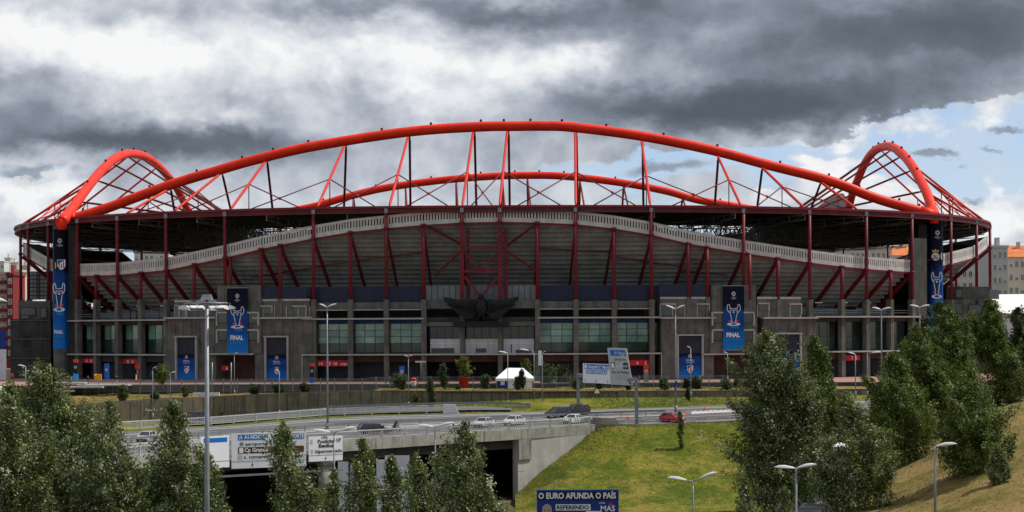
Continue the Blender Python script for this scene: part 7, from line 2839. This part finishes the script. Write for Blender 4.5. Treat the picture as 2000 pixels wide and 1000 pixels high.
def cards(cent, nrm_, size, name, m, rs, aspect=1.5):
    """one small diamond-shaped leaf face per centre"""
    n = len(cent)
    nrm_ = nrm_ / np.linalg.norm(nrm_, axis=1)[:, None]
    a = rs.normal(size=(n, 3))
    u = np.cross(nrm_, a); u /= np.linalg.norm(u, axis=1)[:, None] + 1e-9
    v = np.cross(nrm_, u)
    s = (size * rs.uniform(0.65, 1.35, n))[:, None]
    q = np.stack([cent - u * s * aspect * 0.5, cent - v * s * 0.42 + u * s * 0.1, cent + u * s * aspect * 0.5, cent + v * s * 0.42 + u * s * 0.1], 1).reshape(-1, 3)
    me = bpy.data.meshes.new(name)
    me.vertices.add(4 * n); me.vertices.foreach_set('co', q.ravel())
    me.loops.add(4 * n); me.loops.foreach_set('vertex_index', np.arange(4 * n, dtype=np.int32))
    me.polygons.add(n)
    me.polygons.foreach_set('loop_start', np.arange(0, 4 * n, 4, dtype=np.int32))
    me.polygons.foreach_set('loop_total', np.full(n, 4, dtype=np.int32))
    me.materials.append(m)
    me.update(calc_edges=True)
    return me


def tree(name, label, base, H, W, seed, m='leaf_poplar', lean=-0.10, wind=-0.55, nb=200, leaves=15, t0=0.10, size=0.26, prof='poplar', group='poplars', trunk_r=None, asym=0.0):
    rs = np.random.RandomState(seed)
    t = thing(name, label, 'tree', base, group=group)
    L = np.array([lean * H, 0.0])

    def axis(f):
        return np.array([L[0] * f ** 1.6 + 0.16 * W * math.sin(f * 9 + seed * 1.7) * min(1.0, 3 * (1 - f)), 0.02 * H * math.sin(f * 3 + seed), H * f])
    if prof == 'poplar':
        pf = lambda f: np.interp(f, [0.0, t0, 0.28, 0.45, 0.65, 0.82, 0.93, 1.0], [0.35, 0.8, 1.0, 0.98, 0.82, 0.56, 0.32, 0.06])
    elif prof == 'column':
        pf = lambda f: np.interp(f, [0.0, t0, 0.3, 0.6, 0.85, 1.0], [0.3, 0.7, 1.0, 0.95, 0.65, 0.15])
    else:
        pf = lambda f: np.interp(f, [0.0, t0, 0.35, 0.6, 0.85, 1.0], [0.3, 0.6, 1.0, 1.0, 0.65, 0.15])
    cs, ns = [], []
    limbs = MB()
    r0 = trunk_r or max(0.06, H * 0.016)
    limbs.tube([axis(f) for f in np.linspace(0, 0.93, 8)], [r0 * (1 - 0.9 * f) for f in np.linspace(0, 1, 8)], 8)
    lob = rs.uniform(0, 6.28, 6)
    subs = []
    if prof == 'poplar':
        for q in range(rs.randint(5, 8)):
            ft = rs.uniform(0.52, 0.93)
            subs.append((ft, rs.uniform(0, 2 * PI), float(pf(max(0.1, ft - 0.16))) * rs.uniform(0.55, 0.85), rs.uniform(0.22, 0.36)))
    kt = max(3.0, min(7.0, H / 3.6))
    for i in range(nb):
        f = t0 + (1 - t0) * rs.beta(1.0, 1.0)
        az = rs.uniform(0, 2 * PI)
        # a few dominant lobes and gaps instead of an even shell
        lobe = 0.74 + 0.26 * math.sin(2 * az + lob[0] + f * 5) * math.sin(f * 9 + lob[1]) + 0.10 * math.sin(f * 23 + lob[2] + az)
        # upswept tiers: each ends in a pointed tongue that the wind lays over
        fr = (f * kt + 1.4 * math.sin(az + lob[3]) + 0.8 * math.sin(2 * az + lob[4])) % 1.0
        lobe *= 1.18 - 0.52 * fr
        Rr = W * pf(f) * lobe * rs.uniform(0.45, 0.96)
        fb = max(t0 * 0.6, f - 0.55 * Rr / H - 0.02)
        p0 = axis(fb)
        centre = axis(f)
        if subs and rs.uniform() < 0.52:
            # a side leader with its own pointed top
            ft, sa, so, sr = subs[rs.randint(len(subs))]
            loc = rs.uniform() ** 1.2
            f = ft - 0.30 * (1 - loc)
            Rr = W * sr * (1.08 - loc) * rs.uniform(0.45, 1.0) + 0.12 * W * 0.5
            centre = axis(f) + np.array([math.cos(sa) * so * W * (0.7 + 0.3 * loc) + wind * 0.30 * W * loc, math.sin(sa) * so * W, 0.0])
            p0 = axis(max(t0 * 0.6, f - 0.22)) * 0.35 + centre * 0.65 - np.array([0, 0, 0.35 * Rr])
        side = 1.0 + asym * math.cos(az)
        tip = centre + np.array([math.cos(az) * Rr * side + wind * Rr * 0.36, math.sin(az) * Rr, rs.uniform(0.25, 1.0) * Rr * 0.8])
        mid = p0 * 0.45 + tip * 0.55 + np.array([-wind * 0.2 * Rr, 0, 0.15 * Rr])
        if i < 26 and Rr > 0.7:
            limbs.tube([p0, mid, tip], [r0 * 0.32 * (1 - f * 0.5), r0 * 0.2, 0.015], 5, caps=False)
        d = tip - mid
        nd = np.linalg.norm(d) + 1e-6
        d = d / nd + np.array([wind * 0.5, 0.0, 0.55])
        d = d / np.linalg.norm(d)
        k = max(6, int(leaves * (0.5 + Rr / W)))
        face = np.array([0.45 * math.cos(az), 0.45 * math.sin(az), 0.7]) + rs.normal(size=3) * 0.45
        turned = rs.uniform() < 0.12 + 0.22 * max(0.0, -math.cos(az))      # sprays the wind has turned over
        # leaf sprays trail along the outer part of the branch, pulled to the lee side
        for part, wgt in ((0.35, 0.22), (0.62, 0.30), (0.84, 0.28), (1.04, 0.20)):
            kk = max(2, int(k * wgt * 1.6))
            c = p0 * (1 - part) + tip * part if part < 0.5 else mid + (tip - mid) * ((part - 0.5) / 0.5)
            sg = max(0.12, 0.13 * Rr ** 0.5 * (1.25 - 0.5 * part) + 0.10)
            pts = c + rs.normal(size=(kk, 3)) * sg + d * rs.normal(size=(kk, 1)) * sg * 1.7 + np.array([wind * sg * 0.9, 0, 0.25 * sg]) * np.abs(rs.normal(size=(kk, 1)))
            sel = np.linalg.norm(pts - c, axis=1) < 2.3 * sg
            pts = pts[sel]
            kk = len(pts)
            if kk == 0: continue
            cs.append(pts)
            nn = rs.normal(size=(kk, 3)) * 0.42 + face
            if turned and part > 0.5:
                fl = rs.uniform(size=kk) < 0.75
                nn[fl] *= -1
            ns.append(nn)
    limbs.build('trunk', M['trunk'], t, local=True)
    cs, ns = np.concatenate(cs), np.concatenate(ns)
    # leaves deeper in the crown close it against the light
    ki = int(len(cs) * 0.22)
    fi = t0 + (1 - t0) * rs.uniform(size=ki) ** 1.1 * 0.93
    ri = W * np.array([pf(f) for f in fi]) * 0.62 * np.sqrt(rs.uniform(size=ki))
    ai = rs.uniform(0, 2 * PI, ki)
    ax = np.array([axis(f) for f in fi])
    inner = ax + np.stack([np.cos(ai) * ri + wind * ri * 0.3, np.sin(ai) * ri, rs.normal(size=ki) * 0.3], 1)
    cs = np.concatenate([cs, inner]); ns = np.concatenate([ns, rs.normal(size=(ki, 3)) + np.array([0, 0, 0.5])])
    flip = rs.uniform(size=len(ns)) < 0.08
    ns[flip] *= -1
    cs[:, 2] = np.maximum(cs[:, 2], 0.15)
    link_mesh('crown', cards(cs, ns, size, 'crown', M[m], rs), t)
    return t


GZ = LOWZ - 0.5


def ptree(label, px, top, half_px, d, base_py=None, base_z=None, seed=1, tip_px=None, **kw):
    """tree placed by the column of its foot, the row of its tip and its half width in the photograph"""
    kw['size'] = kw.get('size', 0.26) * 0.60
    half_px *= 1.04 if px > 1000 else 1.80
    b = P(px, base_py if base_py else 1000, d)
    if base_py is None:
        b.z = GZ if base_z is None else base_z
    tp = P(tip_px or px, top, d)
    H = tp.z - b.z
    kw.setdefault('lean', (tp.x - b.x) / H)
    W = half_px * d / FPX
    kw['nb'] = int(60 + 3.9 * W * H)
    kw['leaves'] = int(84 * max(1.0, W / 3.2) ** 0.7)
    return tree(kw.pop('name', 'poplar_tree'), label, b, H, half_px * d / FPX, seed, **kw)


# left foreground row
ptree('broad white poplar filling the lower left corner', 42, 760, 74, 150, seed=11, tip_px=16, nb=300, leaves=16)
ptree('tall slim poplar with a narrow top in front of the blue billboard', 122, 704, 78, 165, seed=12, tip_px=88, nb=330, leaves=15)
ptree('second tall poplar crown just right of the slim one', 165, 838, 64, 156, seed=23, tip_px=148, nb=210, leaves=14)
ptree('pointed poplar left of the silver hatchback', 240, 788, 66, 150, seed=13, tip_px=217, nb=290, leaves=15)
ptree('pointed poplar behind the floodlight mast on its left', 352, 786, 66, 152, seed=14, tip_px=338, nb=290, leaves=15)
ptree('lower poplar directly right of the floodlight mast', 420, 868, 50, 148, seed=15, tip_px=398, nb=200, leaves=15)
ptree('poplar standing in front of the widest road sign', 596, 826, 56, 152, seed=16, tip_px=552, nb=300, leaves=15)
ptree('small poplar below the Pontinha road sign', 664, 918, 32, 160, seed=17, tip_px=652, nb=120, leaves=13)
ptree('slim poplar below the dark estate car', 728, 860, 42, 158, seed=18, tip_px=706, nb=190, leaves=14)
ptree('low poplar left of the lamp below the bridge', 782, 893, 38, 160, seed=19, tip_px=765, nb=150, leaves=14)
ptree('low poplar right of the lamp below the bridge', 842, 884, 42, 156, seed=20, tip_px=814, nb=180, leaves=14)
ptree('leaning poplar in front of the bridge abutment', 956, 829, 66, 150, seed=21, tip_px=905, nb=310, leaves=15, wind=-0.7)
# right group
ptree('largest grey-green poplar left of the right-hand group', 1552, 648, 122, 222, base_z=GZ, seed=31, tip_px=1500, nb=560, leaves=17, size=0.30)
ptree('grey-green poplar crown behind the largest one', 1590, 742, 62, 235, base_z=GZ, seed=32, tip_px=1575, nb=220, leaves=15, size=0.30)
ptree('green poplar rising behind the largest poplar', 1618, 655, 62, 262, base_z=-8.0, seed=33, tip_px=1588, nb=240, leaves=15, m='leaf_green', size=0.32)
ptree('wide grey-green poplar in front of the white van', 1700, 772, 98, 186, base_z=GZ + 2, seed=34, tip_px=1655, nb=360, leaves=16, size=0.28)
ptree('green poplar standing on a bare trunk on the dry bank', 1792, 690, 82, 216, base_py=946, seed=35, tip_px=1748, nb=380, leaves=15, m='leaf_green', t0=0.10, size=0.30)
ptree('green poplar below the right corner banner, left of the tallest', 1838, 632, 80, 232, base_py=880, seed=36, tip_px=1790, nb=380, leaves=15, m='leaf_green', size=0.30)
ptree('tallest green poplar in front of the right corner banner', 1896, 594, 92, 246, base_py=880, seed=37, tip_px=1836, nb=430, leaves=15, m='leaf_green', size=0.30)
ptree('front dark green poplar at the far right on the bank', 1938, 745, 104, 186, base_py=985, seed=38, tip_px=1882, nb=460, leaves=16, m='leaf_green', t0=0.03, size=0.28)
ptree('young poplar before the dark green one on the bank', 1958, 870, 30, 176, base_py=990, seed=39, tip_px=1948, nb=110, leaves=13, size=0.24)
ptree('green poplar behind, in front of the white marquee', 1965, 588, 72, 262, base_py=830, seed=40, tip_px=1926, nb=350, leaves=15, m='leaf_green', size=0.32)
ptree('dark tree cut by the right edge of the picture', 2014, 600, 60, 272, base_py=800, seed=41, tip_px=1986, nb=300, leaves=15, m='leaf_dark', size=0.34)
ptree('small grey-green poplar low in front of the lamp', 1470, 938, 34, 172, seed=42, tip_px=1456, nb=140, leaves=14)
ptree('small poplar at the bottom edge between the two lamps', 1556, 952, 44, 168, seed=43, tip_px=1532, nb=160, leaves=14)
ptree('dark low tree below the large poplars', 1628, 830, 48, 246, base_z=GZ, seed=44, nb=200, leaves=14, m='leaf_dark', size=0.32)
ptree('green tree filling the gap at the right of the stadium', 1716, 745, 40, 256, base_z=-9.0, seed=45, tip_px=1706, nb=190, leaves=14, m='leaf_green', size=0.32)
# clipped tree in the pot
tree('potted_tree', 'yellow-green clipped tree growing in the red pot', P(906.5, 743, 346), 3.9, 1.75, 51, m='leaf_yellow', lean=0.0, wind=0.0, nb=150, leaves=14, t0=0.02, size=0.22, prof='round', group='trees on the plaza')
# small trees, saplings and shrubs of the terrace
for i, (px, top, base, hw, d, m, nm, lab) in enumerate((
        (317, 714, 760, 20, 330, 'leaf_green', 'tree', 'small round tree before the gate left of the left tower'),
        (242, 755, 784, 16, 322, 'leaf_bush', 'shrub', 'shrub on the terrace below the orange container'),
        (362, 757, 776, 9, 328, 'leaf_bush', 'shrub', 'little shrub left of the floodlight mast'),
        (303, 769, 780, 12, 323, 'leaf_bush', 'shrub', 'low shrub at the foot of the thin lamp'),
        (498, 755, 772, 16, 331, 'leaf_dark', 'shrub', 'dark shrub below the left tower'),
        (545, 755, 770, 14, 332, 'leaf_dark', 'shrub', 'dark shrub at the gate right of the left tower'),
        (595, 752, 768, 12, 332, 'leaf_dark', 'shrub', 'dark shrub near the left end of the shops'),
        (782, 733, 762, 26, 337, 'leaf_bush', 'shrub', 'wide leafy shrub left of the thin two-headed lamp'),
        (812, 768, 795, 8, 333, 'leaf_green', 'sapling', 'sapling before the wall right of the two-headed lamp'),
        (843, 738, 800, 12, 331, 'leaf_bush', 'sapling', 'tall sapling in front of the wall left of the pot tree'),
        (867, 712, 760, 12, 343, 'leaf_bush', 'sapling', 'thin young tree between sapling and pot tree'),
        (949, 735, 760, 14, 344, 'leaf_bush', 'shrub', 'shrub between the pot tree and the tent'),
        (895, 756, 762, 5, 342, 'leaf_dark', 'shrub', 'tiny shrub at the red pot'),
        (1021, 722, 762, 10, 343, 'leaf_dark', 'sapling', 'dark slim sapling in front of the tent wall'),
        (1030, 702, 745, 12, 356, 'leaf_green', 'tree', 'green tree top rising behind the tent'),
        (1012, 738, 763, 9, 343, 'leaf_bush', 'shrub', 'pale shrub before the tent'),
        (1070, 712, 762, 26, 350, 'leaf_bush', 'shrub', 'big shrub right of the tent'),
        (1098, 716, 762, 28, 352, 'leaf_dark', 'shrub', 'dark big shrub behind the gantry post'),
        (1128, 740, 766, 14, 345, 'leaf_bush', 'shrub', 'shrub at the left gantry post'),
        (1170, 745, 768, 10, 344, 'leaf_dark', 'shrub', 'shrub below the Hospital sign'),
        (1228, 745, 775, 8, 341, 'leaf_dark', 'sapling', 'dark sapling right below the leaning sign'),
        (1298, 742, 766, 14, 343, 'leaf_bush', 'shrub', 'shrub left of the lamp with the blue flag'),
        (1362, 738, 764, 18, 344, 'leaf_bush', 'shrub', 'wide shrub in front of the gate left of the right tower'),
        (1342, 740, 764, 9, 344, 'leaf_dark', 'shrub', 'dark shrub right of the blue flag'),
        (1418, 744, 764, 16, 344, 'leaf_bush', 'shrub', 'pale shrub below the right tower banner'),
        (1440, 738, 764, 8, 346, 'leaf_dark', 'shrub', 'dark shrub at the left of the largest poplar'),
        (1331, 805, 880, 9, 291, 'leaf_green', 'sapling', 'slim young tree on the grass hill before the red car'),
        (434, 810, 822, 4, 325, 'leaf_dark', 'shrub', 'small dark shrub on the verge below the wall'),
        (1345, 760, 790, 4, 335, 'leaf_dark', 'sapling', 'thin sapling on the verge behind the road'),
        (102, 758, 800, 30, 318, 'leaf_dark', 'shrub', 'dark shrub behind the tall slim poplar'),
        (30, 768, 800, 26, 314, 'leaf_dark', 'shrub', 'dark shrub behind the blue billboard'),
        (1985, 700, 760, 22, 300, 'leaf_dark', 'shrub', 'dark bush at the right edge above the bank'))):
    b = P(px, base, d)
    tp = P(px, top, d)
    tree(nm if nm != 'tree' else 'small_tree', lab, b, tp.z - b.z, hw * d / FPX, 60 + i, m=m, lean=-0.04, wind=-0.2, nb=60 if hw < 12 else 130, leaves=22, t0=0.12 if nm != 'tree' else 0.3, size=0.20,
         prof='round' if nm != 'sapling' else 'column', group='shrubs and saplings on the terrace', trunk_r=0.06)

# grass tufts on the hill and the bank
def tufts(grids, n, seed, name, m, label_size=0.34):
    rs = np.random.RandomState(seed)
    cs = []
    for G, k in grids:
        A = np.array([[list(p) for p in r] for r in G])
        i = rs.randint(0, A.shape[0] - 1, k); j = rs.randint(0, A.shape[1] - 1, k)
        u, v = rs.uniform(size=(k, 1)), rs.uniform(size=(k, 1))
        p = (A[i, j] * (1 - u) + A[i + 1, j] * u) * (1 - v) + (A[i, j + 1] * (1 - u) + A[i + 1, j + 1] * u) * v
        cs.append(p)
    c = np.concatenate(cs)
    c[:, 2] += 0.08
    nn = rs.normal(size=(len(c), 3)) * np.array([0.5, 0.5, 0.2]) + np.array([0, -0.25, 0.9])
    me = cards(c, nn, label_size, name, m, rs, 1.0)
    o = link_mesh(name, me)
    return tag(o, kind='stuff')


M['tuft'] = leaf_mat('grass_blades', (0.14, 0.165, 0.022), (0.17, 0.18, 0.04), (0.085, 0.12, 0.016), 0.3)
M['tuft_dry'] = leaf_mat('dry_grass_blades', (0.26, 0.20, 0.065), (0.28, 0.22, 0.085), (0.16, 0.135, 0.04), 0.3)
tufts([(HILL, 22000)], 0, 5, 'grass', M['tuft'], 0.15)
tufts([(HILL, 7000), (BANK, 20000)], 0, 6, 'dry_grass', M['tuft_dry'], 0.14)
vg = [[Ff(x).lerp(WBf(x), f) for f in (0.05, 0.5, 1.0)] for x in range(880, 1460, 20)]
vt = [[WTf(x).lerp(edge_pt(x, -0.75 if x > 730 else -1.6), f) for f in (0.1, 0.5, 0.9)] for x in range(120, 1480, 20)]
tufts([(vg, 5000)], 0, 7, 'verge_grass', M['tuft'], 0.26)
tufts([(vt, 7000)], 0, 8, 'terrace_grass', M['tuft_dry'], 0.26)

# ------------------------------------------------------------------ buildings in the background
M['house_cream'] = mat('cream_render', (0.56, 0.50, 0.42), 0.85, 0.06, 0.1, streak=0.12)
M['house_grey'] = mat('pale_grey_render', (0.50, 0.49, 0.47), 0.85, 0.06, 0.1, streak=0.15)
M['house_white'] = mat('white_render', (0.60, 0.59, 0.57), 0.85, 0.06, 0.1, streak=0.12)
M['house_red'] = mat('red_render', (0.22, 0.03, 0.032), 0.8, 0.08, 0.1)
M['house_beige'] = mat('beige_band', (0.52, 0.44, 0.38), 0.85, 0.06, 0.1)
M['tile_orange'] = mat('orange_roof_tiles', (0.56, 0.17, 0.06), 0.8, 0.2, 0.5, bump=0.3, bscale=3)
M['roof_slate'] = mat('dark_slate_roof', (0.05, 0.055, 0.06), 0.7, 0.15, 0.3)
WIN_CACHE = {}


def building(label, px0, px1, r_top, d, depth, m, floors, cols, roof=None, z0=-0.5, wfrac=0.5, bands=None, fl_h=None):
    a, b = P(px0, r_top, d), P(px1, r_top, d)
    zt = a.z
    t = thing('apartment_building', label, 'building', ((a.x + b.x) / 2, d, z0), group='apartment buildings behind the stadium')
    MB().box((a.x, d, z0), (b.x, d + depth, zt)).build('wall', M[m], t)
    fh = fl_h or (zt - z0) / floors
    cw = (b.x - a.x) / cols
    w, h = cw * wfrac, fh * 0.45
    for i in range(floors):
        zc = zt - fh * (i + 0.55)
        if zc - h < z0: break
        if bands:
            MB().box((a.x - 0.1, d - 0.9, zc - fh * 0.45), (b.x + 0.1, d - 0.02, zc - fh * 0.12)).build('balcony', M[bands], t)
        for j in range(cols):
            xc = a.x + cw * (j + 0.5)
            key = (round(w, 2), round(h, 2))
            if key not in WIN_CACHE:
                f = MB()
                e = 0.14
                for lo, hi in (((-w / 2 - e, -0.10, -h / 2 - e), (-w / 2, 0.0, h / 2 + e)), ((w / 2, -0.10, -h / 2 - e), (w / 2 + e, 0.0, h / 2 + e)), ((-w / 2, -0.10, h / 2), (w / 2, 0.0, h / 2 + e)), ((-w / 2, -0.16, -h / 2 - e), (w / 2, 0.0, -h / 2)), ((-0.05, -0.07, -h / 2), (0.05, 0.0, h / 2))):
                    f.box(lo, hi)
                WIN_CACHE[key] = (f.mesh('window', M['house_white']), MB().box((-w / 2, -0.05, -h / 2), (w / 2, -0.01, h / 2)).mesh('pane', M['glass_home']), MB().box((-w / 2, -0.08, 0.0), (w / 2, -0.055, h / 2)).mesh('blind', M['house_grey']))
            fm_, pm_, bm_ = WIN_CACHE[key]
            wn = link_mesh('window', fm_, t, (xc - (a.x + b.x) / 2, 0.0, zc - z0))
            link_mesh('pane', pm_, wn)
            if (i * 5 + j * 3) % 4 == 0:
                link_mesh('blind', bm_, wn)
    if roof:
        o = 0.5
        ym = d + depth / 2
        rz_ = zt + 0.02
        rh = min(3.6, depth * 0.28)
        mb = MB()
        mb.add([(a.x - o, d - o, rz_), (b.x + o, d - o, rz_), (b.x + o, d + depth + o, rz_), (a.x - o, d + depth + o, rz_), (a.x + 1.5, ym, rz_ + rh), (b.x - 1.5, ym, rz_ + rh)], [(0, 1, 5, 4), (1, 2, 5), (2, 3, 4, 5), (3, 0, 4), (3, 2, 1, 0)])
        rf = mb.build('roof', M[roof], t)
        for f in (0.25, 0.7):
            x = a.x + (b.x - a.x) * f
            MB().box((x - 0.5, ym - 2.2, rz_ + rh * 0.3), (x + 0.5, ym - 1.4, rz_ + rh + 1.0)).build('chimney', M['house_cream'], rf)
            MB().box((x + 2.2, d + 0.6, rz_ + 0.15), (x + 4.6, d + 3.6, rz_ + 1.9)).build('dormer', M['roof_slate'], rf)
    else:
        MB().box((a.x - 0.3, d - 0.3, zt + 0.01), (b.x + 0.3, d + depth, zt + 0.7)).build('parapet', M[m], t)
        MB().box((a.x + (b.x - a.x) * 0.4, d + 2, zt + 0.72), (a.x + (b.x - a.x) * 0.6, d + 5, zt + 3.0)).build('lift_housing', M[m], t)
    return t


building('red and beige banded apartment block at the left edge', -70, 13, 536, 560, 14, 'house_beige', 10, 6, bands='house_red')
b = building('narrow deep red stair tower of the banded block at the left', 13.5, 25, 538, 558, 14, 'house_red', 9, 1)
building('slim cream apartment tower beside the red stair tower', 26, 37.5, 531, 566, 14, 'house_cream', 10, 2)
for i, (x0, x1, r, d, m) in enumerate(((-30, 8, 512, 1300, 'house_white'), (9, 20, 505, 1320, 'house_cream'), (21, 33, 514, 1290, 'house_white'), (34, 60, 520, 1310, 'house_grey'))):
    building(('far white block on the left skyline', 'far cream tower on the left skyline, tallest there', 'far white block right of the cream skyline tower', 'far grey block partly behind the left posts')[i], x0, x1, r, d, 14, m, 12, 5)
building('grey apartment tower close beside the right end of the stadium', 1938, 1968, 484, 560, 16, 'house_grey', 9, 3)
building('cream apartment house with orange tiled roof at the right edge', 1969, 2090, 502, 575, 16, 'house_cream', 8, 11, roof='tile_orange')
building('cream apartment house seen through the right stand posts', 1842, 1937, 500, 600, 16, 'house_white', 9, 8, roof='tile_orange')
building('cream block in the gap under the roof, left of the orange roof', 1650, 1741, 487, 680, 16, 'house_cream', 9, 9)
building('orange-roofed house in the gap under the roof beside the corner banner', 1743, 1836, 499, 690, 16, 'house_cream', 8, 8, roof='tile_orange')
building('pale block in the gap under the roof at the left', 262, 330, 492, 720, 16, 'house_white', 9, 7)
# dark pyramid roof beyond the far right of the stadium roof
a, b = P(1606, 404, 640), P(1662, 404, 640)
zt = P(1640, 376, 640).z
t = thing('tower_block', 'dark tower with a stepped pyramid roof rising behind the right arch', 'building', ((a.x + b.x) / 2, 640, -0.5))
MB().box((a.x, 640, -0.5), (b.x, 652, a.z)).build('wall', M['house_grey'], t)
xc = (a.x + b.x) / 2
MB().add([(a.x - 0.5, 639.5, a.z + 0.01), (b.x + 0.5, 639.5, a.z + 0.01), (b.x + 0.5, 652.5, a.z + 0.01), (a.x - 0.5, 652.5, a.z + 0.01), (xc + 0.2, 644, zt), (xc + 2.8, 644, zt), (xc + 2.8, 648, zt), (xc + 0.2, 648, zt)],
         [(0, 1, 5, 4), (1, 2, 6, 5), (2, 3, 7, 6), (3, 0, 4, 7), (4, 5, 6, 7), (3, 2, 1, 0)]).build('roof', M['roof_slate'], t)
